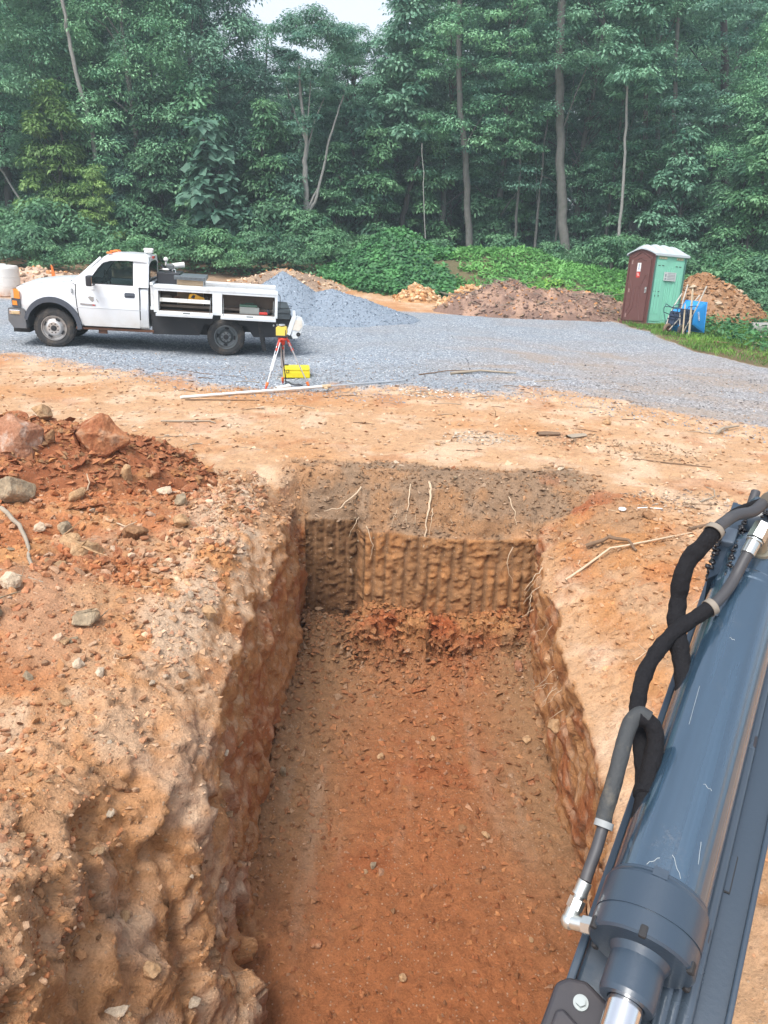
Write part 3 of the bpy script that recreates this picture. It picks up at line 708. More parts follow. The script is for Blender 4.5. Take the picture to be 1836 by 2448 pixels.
# --- trunks one can pick out in the photograph
custom_tree('forked_tree', 'slender grey tree with a low side stem behind the gravel heap, under the sky gap', [(-4.16, 40, .89), (-4.34, 40, 3.04), (-4.43, 40, 5.11), (-4.35, 40, 6.12), (-4.54, 40, 7.64), (-4.67, 40, 9.4)], .17, .05, M_barkp, 'slender', 1.0, 0,
            [(.24, (-3.68, 40, 4.39), .085), (.5, (-3.5, 40.3, 8.2), .05), (.42, (-4.1, 39.8, 8.8), .05), (.6, (-5.3, 40.2, 8.6), .04)], .5)
t_ = trunk_mesh([(0, 0, 0), (.5, 0, .95), (1.0, 0, 3.2), (1.45, .1, 4.6), (1.9, .1, 5.9)], .085, .03).build('side_stem', M_barkp, bpy.data.objects['forked_tree'])
t_.location = (-.16, 0, 2.0)
custom_tree('tall_tree', 'tall grey trunk rising from the green bank, leaning left, left of the thickest trunk', [(4.03, 42, 1.3), (3.75, 42, 3.94), (3.4, 42, 6.46), (2.99, 42, 8.69), (2.79, 42, 11), (2.6, 42, 15)], .21, .10, M_bark, 'high1', 1.0, 1.0, [(.5, (4.4, 41.6, 8.2), .05)], 1.5)
custom_tree('thick_tree', 'thickest bare grey trunk, standing left of the portable toilet and running out of the top', [(8.95, 41, .98), (8.62, 41, 2.6), (8.42, 41, 4.06), (8.1, 41, 5.8), (7.92, 41, 7.43), (7.64, 41, 9.57), (7.42, 41, 12.6), (7.2, 41, 16)], .27, .17, M_bark, 'high0', 1.0, 2.0, [(.62, (9.0, 40.6, 10.4), .05)], 5.0)
custom_tree('thin_tree', 'short thin grey trunk between the two tall trunks on the green bank', [(6.36, 42, 1.33), (6.33, 42, 4.03), (6.2, 42, 7)], .10, .05, M_bark, 'sapling2', 1.0, 0, (), 4.5)
custom_tree('thin_tree', 'thin pale leaning trunk just left of the portable toilet', [(10.47, 38, .87), (10.63, 38, 2.57), (10.52, 38, 4.92), (10.26, 38, 7.16), (10.1, 38, 9)], .085, .05, M_barkp, 'sapling2', 1.1, 2.0, (), 7.0)
custom_tree('bare_tree', 'pale crooked bare trunk hanging in the canopy high above the truck cab', [(-13.9, 38.4, .8), (-14.0, 38.8, 3.2), (-14.12, 38.6, 6.3), (-14.40, 38.3, 8.2), (-14.6, 38.2, 9.9), (-14.7, 38.1, 11.4), (-14.9, 38.2, 13)], .12, .06, M_barkp)
custom_tree('dark_tree', 'dark trunk at the left edge of the photograph behind the white drum', [(-18.8, 39, .83), (-18.49, 39, 4.23), (-18.53, 39, 6.37), (-18.7, 39, 10)], .2, .15, M_barkd, 'full2', 1.0, 1.5, (), 3.5)
custom_tree('dead_tree', 'thin dead trunk leaning right in the dark undergrowth above the truck bonnet', [(-16.3, 38, .9), (-17.61, 38, 3.3), (-18.4, 38, 4.6)], .06, .04, M_barkp, 'hang')
custom_tree('slim_tree', 'slim dark trunk directly above the portable toilet roof', [(14.22, 40, .9), (13.6, 40, 4.0), (13.11, 40, 7.48), (12.73, 40, 10.06), (12.4, 40, 14)], .12, .08, M_bark, 'high2', 1.0, .4, (), 2.0)
custom_tree('dark_tree', 'dark forked trunk high at the right edge with sky showing beside it', [(18.3, 44, .9), (17.86, 44, 4.04), (16.9, 44, 9.03), (16.09, 44, 12.71)], .24, .16, M_barkd, None, 1, 0, [(.5, (19.5, 43.5, 10), .09), (.6, (14.6, 44, 11.5), .08), (.4, (20.5, 43.5, 7.5), .07)])
custom_tree('dark_tree', 'dark trunk in the undergrowth straight behind the boxes on the truck bed', [(-11.65, 43, .96), (-11.63, 43, 3.07), (-11.5, 43, 8)], .2, .13, M_bark, None)
custom_tree('dark_tree', 'dark leaning trunk in the hollow behind the top of the green bank', [(.30, 43, 1.0), (.35, 43, 2.4), (.62, 43, 3.9), (1.2, 43, 6)], .19, .12, M_barkd, 'sapling2', 1.5, 0, (), 4.5)
custom_tree('whip_sapling', 'hair-thin pale sapling stem standing on top of the green bank', [(1.48, 36.5, 1.6), (1.27, 36.5, 4.4), (1.1, 36.5, 6)], .028, .015, M_barkp, None)
custom_tree('slim_tree', 'slim trunk behind the right part of the toilet, half lost in leaves', [(14.9, 45, 1.2), (13.9, 45, 8.08), (13.1, 45, 13)], .16, .1, M_bark, None)
# --- leafy trees one can tell apart along the edge
edge_trees = [
 ('leafy_tree', 'broad dark leafy tree at the far left edge above the white drum', -17.6, 41.5, 'full0', .3, 1.05),
 ('leafy_tree', 'tall leafy tree hung with vines left of the pale crooked trunk', -16.2, 43.5, 'full1', 1.9, 1.1),
 ('leafy_tree', 'dense leafy tree right behind the truck cab, lowest boughs near its roof', -12.6, 40.2, 'full2', 2.7, .92),
 ('leafy_tree', 'dense blue-green tree behind the truck bed reaching the top of the view', -10.2, 42.2, 'full3', .9, 1.05),
 ('leafy_tree', 'dark leafy tree left of the sky gap above the gravel heap', -9.8, 43.2, 'full0', 4.2, 1.0),
 ('maple_sapling', 'yellow-green young maple in front of the dark wall of trees above the bonnet', -15.4, 37.6, 'yellow', .5, 1.35),
 ('maple_sapling', 'small yellow-green maple lower down beside the dead leaning trunk', -13.4, 36.6, 'yellow', 2.5, .75),
 ('bigleaf_sapling', 'pale big-leaved sapling above the boxes on the truck bed', -8.3, 37.4, 'bigleaf', .2, 1.15),
 ('bigleaf_sapling', 'low pale big-leaved sapling in the shade left of the forked tree', -7.0, 37.0, 'bigleaf', 2.2, .55),
 ('leafy_tree', 'light green vine-draped tree right of the forked tree', -2.2, 44.5, 'full1', 3.3, .72),
 ('leafy_tree', 'low rounded leafy tree behind the green bank, left part', -.9, 41.5, 'sapling', 1.0, 1.15),
 ('leafy_tree', 'leafy tree filling the middle between forked tree and tall grey trunk', .6, 45.6, 'full2', 5.0, .78),
 ('leafy_tree', 'airy dark tree left of the tall grey trunk, sky specks through its top', 2.6, 44.2, 'high2', 2.0, .95),
 ('leafy_tree', 'airy tree with level sprays of leaves between the two tallest trunks', 5.6, 43.6, 'high0', .6, 1.0),
 ('leafy_tree', 'airy dark tree right behind the thickest trunk', 10.0, 44.2, 'high1', 3.9, 1.0),
 ('leafy_tree', 'light green airy tree above the portable toilet', 12.4, 42.0, 'high2', 5.1, .95),
 ('leafy_tree', 'bright leafy tree at the right edge hanging over the soil heap', 16.6, 37.5, 'full3', 2.2, .72),
 ('leafy_tree', 'bright fine-leaved sapling right of the soil heap behind the old tyre', 14.6, 33.0, 'sapling', 0, 1.1),
 ('leafy_tree', 'fine-leaved sapling close to the right edge of the photograph', 17.2, 32.5, 'sapling2', 1.2, 1.2)]
for nm, lb, x_, y_, key, rz, s in edge_trees:
    tree(nm, lb, 'tree', x_, y_, key, rz, s)
r_ = np.random.default_rng(5)
for i, (x_, y_, key, s) in enumerate([(-19.5, 39.5, 'sapling', 1.3), (-17.2, 39.2, 'sapling2', 1.2), (-14.9, 40.2, 'sapling', 1.5), (-13.2, 38.9, 'sapling2', 1.0), (-11.2, 39.0, 'sapling', 1.35), (-9.7, 39.6, 'sapling2', 1.5), (-8.9, 38.6, 'sapling', 1.0), (-6.3, 40.2, 'sapling', 1.3), (-5.4, 41.6, 'sapling2', 1.2), (-2.9, 40.6, 'sapling', 1.0), (-1.9, 42.6, 'sapling2', 1.4), (1.6, 43.4, 'sapling', 1.25), (4.9, 44.6, 'sapling2', 1.3), (7.0, 44.0, 'sapling', 1.0), (10.3, 43.6, 'sapling2', 1.1), (11.6, 40.2, 'sapling', 1.1), (13.4, 38.4, 'sapling2', 1.2), (15.6, 36.2, 'sapling', 1.3), (16.4, 34.0, 'sapling', 1.1)]):
    tree('edge_sapling', 'leafy young tree filling the edge of the wood', 'tree', x_, y_, key, i * 1.3, s, 'young trees filling the edge of the wood')
# --- deeper rows of the wood
def gap(x_, s, y_):      # keep the trees under the sky gap low
    px = x_ / y_ * 40
    return s * .56 if -9.4 < px < .9 else s
k = 0
for row, (yy, n, sp) in enumerate(((47.5, 13, 3.5), (52, 14, 3.7), (58, 15, 4.2), (66, 16, 4.8))):
    for i in range(n):
        x_ = (i - (n - 1) / 2) * sp + r_.uniform(-1.2, 1.2); y2 = yy + r_.uniform(-1.8, 1.8); s = r_.uniform(.95, 1.25) * (1 + .06 * row)
        key = ('full%d' % r_.integers(4)) if (row > 0 or x_ < -4) and r_.random() < .75 else 'high%d' % r_.integers(3)
        tree('forest_tree', 'dark green tree deep in the wood behind the front row', 'tree', x_, y2, key, r_.uniform(0, 6.28), s, 'trees deeper in the wood', sz=gap(x_, s, y2)); k += 1
# slim trunks inside the wood, right half
random.seed(3)
for i in range(26):
    x_ = r_.uniform(-2, 20) if i > 6 else r_.uniform(-19, -4); y_ = r_.uniform(42, 52); h = r_.uniform(7, 14); ln = r_.uniform(-.8, .8)
    g_ = hgt(x_, y_)
    custom_tree('shaded_tree', 'slim bare-stemmed tree standing in the shade of the wood', [(x_, y_, g_), (x_ + ln * .3, y_, g_ + h * .35), (x_ + ln * .5 + r_.uniform(-.3, .3), y_, g_ + h * .7), (x_ + ln, y_, g_ + h)], r_.uniform(.05, .13), .04, (M_barkd, M_bark)[i % 2], None, group='slim trees in the shade of the wood',
                limbs=[(r_.uniform(.3, .7), (x_ + r_.uniform(-1.6, 1.6), y_, g_ + h * r_.uniform(.55, .9)), .03) for _ in range(2)])
# --- undergrowth
for i in range(44):
    x_ = -21 + i * .96 + r_.uniform(-.8, .8); y_ = 36.4 + r_.uniform(-1.4, 2.8) + (2.6 if x_ > -2.5 else 0)
    tree('shrub', 'leafy shrub in the undergrowth along the foot of the wood', 'shrub', x_, y_, 'shrub%d' % (i % 3), r_.uniform(0, 6.28), (r_.uniform(.5, 1.0) if i % 3 else r_.uniform(1.2, 1.9)) * (.7 if x_ > -2.5 else 1), 'shrubs along the foot of the wood')
for i in range(30):
    x_ = r_.uniform(-20, 20); y_ = r_.uniform(43.5, 48) if x_ > 1 else r_.uniform(40, 45)
    tree('understory_sapling', 'shaded sapling under the tall trees', 'sapling', x_, y_, ('sapling', 'sapling2')[i % 2], r_.uniform(0, 6.28), r_.uniform(.7, 1.15), 'saplings under the tall trees')
for i, (x_, y_, s) in enumerate([(-13.6, 31.5, .8), (-12.2, 32.4, 1.1), (-14.8, 31.8, 1.2), (-10.6, 33.2, 1.0), (-9, 33.6, 1.1), (-7.4, 34, 1.2), (-5.8, 34.4, 1.1), (-4.3, 34.6, .9), (-16.6, 32.8, 1.2), (-6.6, 33, .7)]):
    tree('shrub', 'leafy bush at the back of the yard left of the green bank', 'shrub', x_, y_, 'shrub%d' % (i % 3), r_.uniform(0, 6.28), s, 'bushes at the back of the yard')
for i, (x_, y_, s) in enumerate([(13.0, 28.2, .9), (12.3, 30, 1.1), (14, 29.5, 1.2), (15.4, 28.5, 1.2), (12.2, 26.6, .55), (13.4, 26.4, .7), (14.6, 26.6, .9), (15.8, 27, .9), (11.2, 32, 1.1), (9.5, 35.5, 1.1), (13.2, 24.6, .45), (14.3, 24.2, .5)]):
    tree('shrub', 'green bush at the right edge around the old tyre', 'shrub', x_, y_, 'shrub%d' % (i % 3), r_.uniform(0, 6.28), s, 'bushes round the old tyre')

# --- vines on the bank, weeds and grass: joined leaf geometry
def carpet(name, q, qn, size, mat, label, up=.3, asp=.6, tall=0.0, r=r_):
    n = len(q); nn = qn + r.normal(0, .5, (n, 3)); nn[:, 2] = np.abs(nn[:, 2]) + .3; nn /= np.linalg.norm(nn, axis=-1, keepdims=True)
    t = r.normal(size=(n, 3)); t[:, 2] = t[:, 2] * .3 + tall; t -= nn * (t * nn).sum(-1, keepdims=True) * (0 if tall > 1 else 1); t /= np.linalg.norm(t, axis=-1, keepdims=True)
    b = np.cross(nn, t); b /= np.linalg.norm(b, axis=-1, keepdims=True) + 1e-9
    Ls = (size * r.uniform(.5, 1.3, n))[:, None]; W = Ls * asp * .5; p = q + np.array([0, 0, 1]) * (r.random((n, 1)) ** 1.5 * up)
    v = np.stack([p, p + t * Ls * .5 + b * W, p + t * Ls, p + t * Ls * .5 - b * W], 1).reshape(-1, 3)
    f = np.arange(n)[:, None] * 4 + np.arange(4)[None]
    pn = fbm(q[:, 0] * 1.5, q[:, 1] * 1.5, q[:, 2], 3, 400)
    val = np.repeat(np.clip(.5 + r.normal(0, .18, n) + pn * .7, 0, 1), 4)
    o = np_mesh(name, v, f, mat, {'v': val}, False); tag(o, label, kind='stuff'); return o
bk_ = (bank > .05) & (Y > 27.5) & (Y < 38)
bare = (fbm(X * .8, Y * .8, X * 0, 3, 410) > .46) | ((np.abs(X - 2.0) < .45) & (np.abs(Y - 31.4) < .35))
q, qn = sample((bk_ & ~bare & (X < 2.4)) * 1.0, 26000); carpet('vines', q, qn, .17, M_vine, 'dark green vines with broad leaves covering the bank of old soil', .3, .8)
q, qn = sample((bk_ & ~bare & (X > .8)) * 1.0, 42000); carpet('weeds', q, qn, .19, M_weed, 'bright green grassy weeds on the bank of old soil', .22, .38, tall=.8)
wd = (Y > 33) & (Y < 42) & (np.abs(X) < 24) & ~bk_; q, qn = sample(wd * 1.0, 22000); carpet('ground_cover', q, qn, .2, M_shrub, 'low leafy ground cover at the foot of the wood', .45, .5)
gr_m = gm > .45; q, qn = sample(gr_m & (np.abs(X) < 16) & (Y > 13), 1) if False else sample((gr_m & (X < 16) & (Y > 12) & (Y < 27)) * (1 + 2 * (fbm(X, Y, X * 0, 3, 420) > 0)), 50000)
carpet('grass', q, qn, .11, M_grass, 'bright green grass round the portable toilet and the wheelbarrows', .06, .16, tall=1.6)
q, qn = sample((gr_m & (X > 8.5) & (Y > 18) & (Y < 27) & (X < 16)) * 1.0, 9000); carpet('weeds', q, qn, .16, M_vine, 'leafy weeds beyond the wheelbarrows', .35, .5, tall=.5)
wl_ = (Y > 24.5) & (Y < 30) & (np.abs(X - 7.2) < 2.2) & (fbm(X * .9, Y * .9, X * 0, 3, 421) > -.05); q, qn = sample(wl_ * 1.0, 3500); carpet('weeds', q, qn, .17, M_grass, 'patchy weeds between the brush heap and the toilet', .3, .35, tall=.9)

# --- summer haze over the yard and wood
mh = bpy.data.materials.new('haze_air'); mh.use_nodes = True; nh = mh.node_tree; nh.nodes.clear()
oh = nh.nodes.new('ShaderNodeOutputMaterial'); vh = nh.nodes.new('ShaderNodeVolumePrincipled'); vh.inputs['Color'].default_value = (.74, .90, 1.0, 1); vh.inputs['Density'].default_value = .0019; vh.inputs['Anisotropy'].default_value = .2
nh.links.new(vh.outputs[0], oh.inputs['Volume'])
hzb = MB().box((0, 0, 17.5), (900, 900, 45)).build('haze', mh); tag(hzb, 'thin pale summer haze filling the air over the yard', kind='stuff')
# ============================================================ OBJECTS
M_white = simple('white_paint', (.66, .69, .72), .32, var=.03, vscale=3, dirt=(.42, .36, .28), dirt_amt=.12, dirt_scale=2.2, coat=.4, low_dirt=(.35, .85))
M_whiteb = simple('white_steel', (.64, .67, .69), .45, var=.05, vscale=4, dirt=(.35, .29, .22), dirt_amt=.25, dirt_scale=5)
M_dplast = simple('grey_plastic', (.055, .065, .085), .6, var=.15, dirt=(.2, .16, .12), dirt_amt=.15)
M_black = simple('black_steel', (.018, .018, .02), .6, var=.3, dirt=(.07, .05, .04), dirt_amt=.3)
M_blackb = simple('black_box', (.022, .024, .03), .4, var=.2)
M_rub = simple('tyre_rubber', (.035, .034, .034), .85, var=.25, vscale=9, dirt=(.15, .115, .085), dirt_amt=.45, dirt_scale=6)
M_rim = simple('rim_steel', (.42, .41, .40), .42, .75, var=.15, dirt=(.12, .09, .07), dirt_amt=.4, dirt_scale=9)
M_rimd = simple('grey_rim', (.17, .185, .19), .5, .5, var=.15, dirt=(.09, .07, .06), dirt_amt=.3)
M_chrome = simple('chrome', (.75, .76, .78), .12, 1.0, var=.03)
M_alu = simple('aluminium', (.62, .64, .66), .35, .8, var=.06)
M_amber = simple('amber_lens', (.75, .26, .04), .2, var=.1, coat=.5)
M_clear = simple('clear_lens', (.55, .55, .52), .12, .3, var=.1, coat=.6)
M_redl = simple('red_lens', (.55, .04, .03), .25, var=.1, coat=.5)
M_seal = simple('dark_gap', (.02, .02, .022), .8)
M_int = simple('cab_interior', (.035, .037, .042), .8)
M_rust = simple('rusty_steel', (.13, .055, .03), .85, var=.4, vscale=8, dirt=(.03, .025, .02), dirt_amt=.5)
M_grime = simple('grimy_panel', (.16, .125, .10), .8, var=.35, vscale=8, dirt=(.05, .04, .035), dirt_amt=.5)
M_wood = simple('weathered_wood', (.34, .25, .16), .85, var=.3, vscale=5, bmp=.3, bscale=30)
M_lath = simple('pale_wood', (.55, .45, .32), .8, var=.18, vscale=6)
M_checker = simple('lid_plate', (.16, .19, .21), .42, .4, var=.15, vscale=20)
M_yel = simple('yellow_plastic', (.72, .58, .02), .38, var=.06, dirt=(.35, .25, .05), dirt_amt=.1)
M_yeld = simple('orange_yellow_plastic', (.70, .36, .015), .4, var=.08)
M_lyel = simple('pale_yellow_plastic', (.70, .55, .10), .42, var=.06)
M_red = simple('red_plastic', (.52, .045, .02), .42, var=.1)
M_orange = simple('orange_plastic', (.72, .17, .03), .45, var=.1)
M_pvc = simple('white_plastic', (.74, .74, .71), .4, var=.04, dirt=(.4, .3, .2), dirt_amt=.2)
M_greenp = simple('green_plastic', (.045, .10, .07), .5, var=.2)
M_greyp = simple('grey_tool_plastic', (.22, .23, .22), .5, var=.2)
def glass_mat(name, tint=(.03, .045, .045), alpha=.35):
    m, nt, p, out = newmat(name)
    p.inputs['Base Color'].default_value = (*tint, 1); p.inputs['Roughness'].default_value = .03; p.inputs['IOR'].default_value = 1.5
    tr = nt.nodes.new('ShaderNodeBsdfTransparent'); tr.inputs[0].default_value = (.72, .80, .80, 1)
    mx = nt.nodes.new('ShaderNodeMixShader'); mx.inputs[0].default_value = alpha
    L(nt, tr.outputs[0], mx.inputs[1]); L(nt, p.outputs[0], mx.inputs[2]); L(nt, mx.outputs[0], out.inputs[0]); return m
M_glass = glass_mat('glass', alpha=.12); M_glassd = glass_mat('tinted_glass', alpha=.72)

# ------------------------------------------------------------ TRUCK
phi = R(10); A3 = Vector((-6.737, 15.189, 0))
def frame_from(e1, n_):
    e1 = Vector(e1).normalized(); n_ = Vector(n_).normalized(); e2 = e1.cross(n_)
    return Matrix((e1, n_, e2)).transposed()
tilt = R(-2.27)
e1 = Vector((math.cos(phi) * math.cos(tilt), math.sin(phi) * math.cos(tilt), math.sin(tilt)))
truck = thing('pickup_truck', 'white single-cab flatbed work truck parked on the gravel with its side lockers hanging open', 'truck', A3)
truck.rotation_euler = frame_from(e1, (-math.sin(phi), math.cos(phi), 0)).to_euler()
Wd = 1.92                 # body width; near side is y = 0.03
YC = .98
def side_y(z):            # outline of the body side: slight barrel below, glasshouse leaning in
    if z < .45: return .075
    if z < .82: return .045 - .02 * (z - .45) / .37 
    if z < 1.27: return .02 + .05 * ((z - .82) / .45) ** 2
    return .07 + (z - 1.27) * .34
def body_section(x, zb, zt, inset=0.0, crown=.04, sh=.16):
    P_ = []
    zs = [zb, zb + .04, (zb + min(.80, zt - .12)) / 2, min(.80, zt - .14), min(.835, zt - .12), zt - .10, zt - .04]
    for i, zz in enumerate(zs):
        P_.append((side_y(zz) + inset + (.05 if i == 0 else 0) + (.0 if i < 5 else .02 * (i - 4)), zz))
    P_.append((P_[-1][0] + sh * .45, zt)); P_.append((P_[-1][0] + sh, zt + crown * .5)); 
    half = P_; full = half + [(YC, zt + crown)] + [(2 * YC - a, b) for a, b in reversed(half)]
    return [(x, a, b) for a, b in full]
st = [(-.70, .70, 1.00, .16, .03), (-.67, .64, 1.09, .09, .03), (-.58, .60, 1.15, .04, .04), (-.40, .56, 1.21, .015, .05), (-.10, .50, 1.265, 0, .05), (.20, .46, 1.29, 0, .06), (.42, .45, 1.295, 0, .06), (.50, .45, 1.27, 0, .05),
      (.52, .45, 1.27, 0, -.02), (1.84, .45, 1.27, 0, -.02), (1.86, .45, 1.26, .01, -.02)]
secs = [body_section(x_, a, b, i_, c_) for x_, a, b, i_, c_ in st]; ns = len(secs[0])
bm = bmesh.new(); vv = [[bm.verts.new(p) for p in s_] for s_ in secs]
for i in range(len(secs) - 1):
    for j in range(ns): bm.faces.new((vv[i][j], vv[i + 1][j], vv[i + 1][(j + 1) % ns], vv[i][(j + 1) % ns]))
bm.faces.new(vv[0]); bm.faces.new(list(reversed(vv[-1])))
bmesh.ops.recalc_face_normals(bm, faces=bm.faces[:])
for f in bm.faces: f.smooth = True
me = bpy.data.meshes.new('body'); bm.to_mesh(me); bm.free(); me.materials.append(M_white); me.materials.append(M_black)
body = bpy.data.objects.new('body', me); COL.objects.link(body); body.parent = truck
cut = MB(); cut.mat = 0
for ya, yb in ((-.2, .50), (2 * YC - .50, 2 * YC + .2)):
    prof_ = [(.03 + .50 * math.cos(R(a)), .40 + .50 * math.sin(R(a)) * 1.02) for a in range(0, 181, 9)] + [(-.47, .2), (.53, .2)]
    cut.prism(prof_, 'y', ya, yb)
cutter = cut.build('arch_cutter', M_black); cutter.parent = truck
bpy.context.view_layer.update()
md = body.modifiers.new('cut', 'BOOLEAN'); md.operation = 'DIFFERENCE'; md.object = cutter; md.solver = 'EXACT'
dg = bpy.context.evaluated_depsgraph_get(); dg.update()
nm_ = bpy.data.meshes.new_from_object(body.evaluated_get(dg)); body.modifiers.clear(); body.data = nm_
bpy.data.objects.remove(cutter)
for p_ in body.data.polygons:      # inside of the arch is black liner
    c_ = p_.center
    if (c_.x - .03) ** 2 + (c_.z - .40) ** 2 < .52 ** 2 and .14 < c_.y < 2 * YC - .14 or ((c_.x - .03) ** 2 + (c_.z - .40) ** 2 < .512 ** 2 and abs(p_.normal.y) < .3):
        p_.material_index = 1
if len(body.data.materials) < 2: body.data.materials.append(M_black)
body.data.set_sharp_from_angle(angle=R(32))
def sd(x_, y_, z_):               # map thickness y (0 = skin) onto the body side
    return (x_, side_y(z_) + y_, z_)
for sgn in (0, 1):
    fl = lambda x_, y_, z_, s_=sgn: (x_, side_y(z_) + y_ if not s_ else 2 * YC - side_y(z_) - y_, z_)
    # door: gap first, then the skin standing proud, each in bands that follow the body side
    if True:
        g_ = MB(); dsk = MB()
        def band(mb_, poly, a, b): mb_.prism(poly, 'y', a, b, fn=fl)
        e_ = .020
        for grow, mb_, a, b in ((e_, g_, -.0015, .02), (0, dsk, -.006, .01)):
            x0b, x0, x0t, x1 = .56 - grow, .515 - grow, .50 - grow, 1.69 + grow
            band(mb_, [(x0b + .06, .47 - grow), (x1 - .005, .47 - grow), (x1, .64), (x0 + .02, .64)], a, b)
            band(mb_, [(x0 + .02, .64), (x1, .64), (x1, .815), (x0, .815)], a, b)
            band(mb_, [(x0, .823), (x1, .823), (x1, 1.04), (x0t, 1.04)], a, b)
            band(mb_, [(x0t, 1.04), (x1, 1.04), (x1 - .01, 1.262), (x0t + .0, 1.262)], a, b)
        g_.build('door_gap', M_seal, truck)
        door = dsk.build('door', M_white, truck)
        hb = MB(); hb.prism([(1.41, 1.075), (1.43, 1.055), (1.59, 1.055), (1.61, 1.075), (1.61, 1.13), (1.59, 1.15), (1.43, 1.15), (1.41, 1.13)], 'y', -.012, .0, fn=fl)
        hb.prism([(1.435, 1.09), (1.585, 1.09), (1.585, 1.112), (1.435, 1.112)], 'y', -.028, -.012, fn=fl)
        hb.build('door_handle', M_dplast, door)
        if not sgn:
            sc_ = MB(); sc_.prism([(.715, 1.03), (.76, 1.045), (.80, 1.035), (.825, 1.04), (.83, .965), (.80, .935), (.76, .965)], 'y', -.0085, -.0062, fn=fl)
            sc_.prism([(.87, .99), (.88, 1.0), (.915, .94), (.905, .935)], 'y', -.0085, -.0062, fn=fl); sc_.prism([(.78, 1.16), (.86, 1.165), (.86, 1.172), (.78, 1.168)], 'y', -.0085, -.0062, fn=fl)
            sc_.build('scraped_patch', simple('scraped_primer', (.27, .26, .25), .8), door)
            bd = MB(); bd.prism([(.57, .875), (.86, .865), (.86, .895), (.57, .905)], 'y', -.014, -.006, fn=fl); bd.build('badge', simple('badge_grey', (.30, .29, .31), .3, .6), door)
            rd_ = MB(); rd_.prism([(.80, .870), (.84, .869), (.84, .890), (.80, .891)], 'y', -.016, -.014, fn=fl); rd_.build('badge_end', M_redl, door)
            lt_ = MB()
            for q_ in range(8): lt_.prism([(.585 + q_ * .025, .882), (.60 + q_ * .025, .882), (.60 + q_ * .025, .893), (.585 + q_ * .025, .893)], 'y', -.0155, -.014, fn=fl)
            lt_.build('badge_lettering', M_clear, door)
            em = MB(); em.frame([(.40, 1.085), (.44, 1.085), (.44, 1.17), (.40, 1.17)], [(.41, 1.1), (.43, 1.1), (.43, 1.155), (.41, 1.155)], 'y', -.008, .004, fn=fl); em.build('fender_badge', M_rimd, truck)
    # window opening: frame leaning inwards, with glass
    zr = 1.80
    outer = [(.46, 1.262), (1.86, 1.262), (1.84, zr), (1.10, zr), (.95, zr - .06), (.80, 1.62)]
    inner = [(.70, 1.285), (1.58, 1.285), (1.575, 1.755), (1.10, 1.745), (1.02, 1.71), (.90, 1.57)]
    fr = MB(); fr.frame(outer, inner, 'y', 0, .05, fn=fl); fr.build('window_frame', M_white, truck)
    tr_ = MB(); inn2 = [(.725, 1.30), (1.565, 1.30), (1.56, 1.74), (1.105, 1.73), (1.035, 1.695), (.915, 1.56)]
    tr_.frame(inner, inn2, 'y', -.004, .05, fn=fl); tr_.build('window_trim', M_seal, truck)
    gl = MB(); gl.prism(inner if sgn else inner, 'y', .018, .022, fn=fl); gl.build('side_window', M_glass, truck)
    # wheel-arch flare
    oo, ii_ = [], []
    for a in range(-2, 172, 6):
        q_ = R(a); oo.append((.02 + .555 * math.cos(q_) * (1 if a < 90 else .95), .42 + .575 * math.sin(q_))); ii_.append((.02 + .47 * math.cos(q_), .40 + .49 * math.sin(q_)))
    fm = MB()
    for k_ in range(len(oo) - 1):
        fm.prism([oo[k_], oo[k_ + 1], ii_[k_ + 1], ii_[k_]], 'y', -.045, .03, fn=lambda x_, y_, z_, s_=sgn: (x_, .03 + y_ if not s_ else 2 * YC - .03 - y_, z_))
    fm.build('fender_flare', M_dplast, truck)
    # mirror
    mm = MB(); ym = -.16 if not sgn else 2 * YC + .16
    mm.box((.80, ym, 1.355), (.11, .24, .20), bev=.03); mm.box((.84, ym * .5 + (.02 if not sgn else YC), 1.28), (.06, .2, .04), bev=.01); mir = mm.build('mirror', M_blackb, truck)
    mg = MB(); mg.box((.858, ym, 1.355), (.006, .2, .16)); mg.build('mirror_glass', M_chrome, mir)
    # headlight cluster
    hl = MB(); yy0 = 0.03 if not sgn else 2 * YC - .03; s1 = 1 if not sgn else -1
    hl.prism([(-.705, .93), (-.55, .92), (-.555, 1.06), (-.60, 1.10), (-.69, 1.095)], 'y', yy0 - .006 * s1, yy0 + .32 * s1); hl.build('headlight', M_amber, truck)
    hc = MB(); hc.prism([(-.712, .935), (-.655, .93), (-.655, 1.09), (-.70, 1.095)], 'y', yy0 - .010 * s1, yy0 + .34 * s1); hc.build('headlight_lens', M_clear, truck)
    hk = MB(); hk.prism([(-.70, .76), (-.55, .75), (-.55, .915), (-.705, .925)], 'y', yy0 - .004 * s1, yy0 + .30 * s1); hk.build('lamp_housing', M_dplast, truck)
    ha = MB(); ha.prism([(-.69, .80), (-.60, .795), (-.61, .88), (-.69, .885)], 'y', yy0 - .012 * s1, yy0); ha.build('marker_light', M_amber, truck)
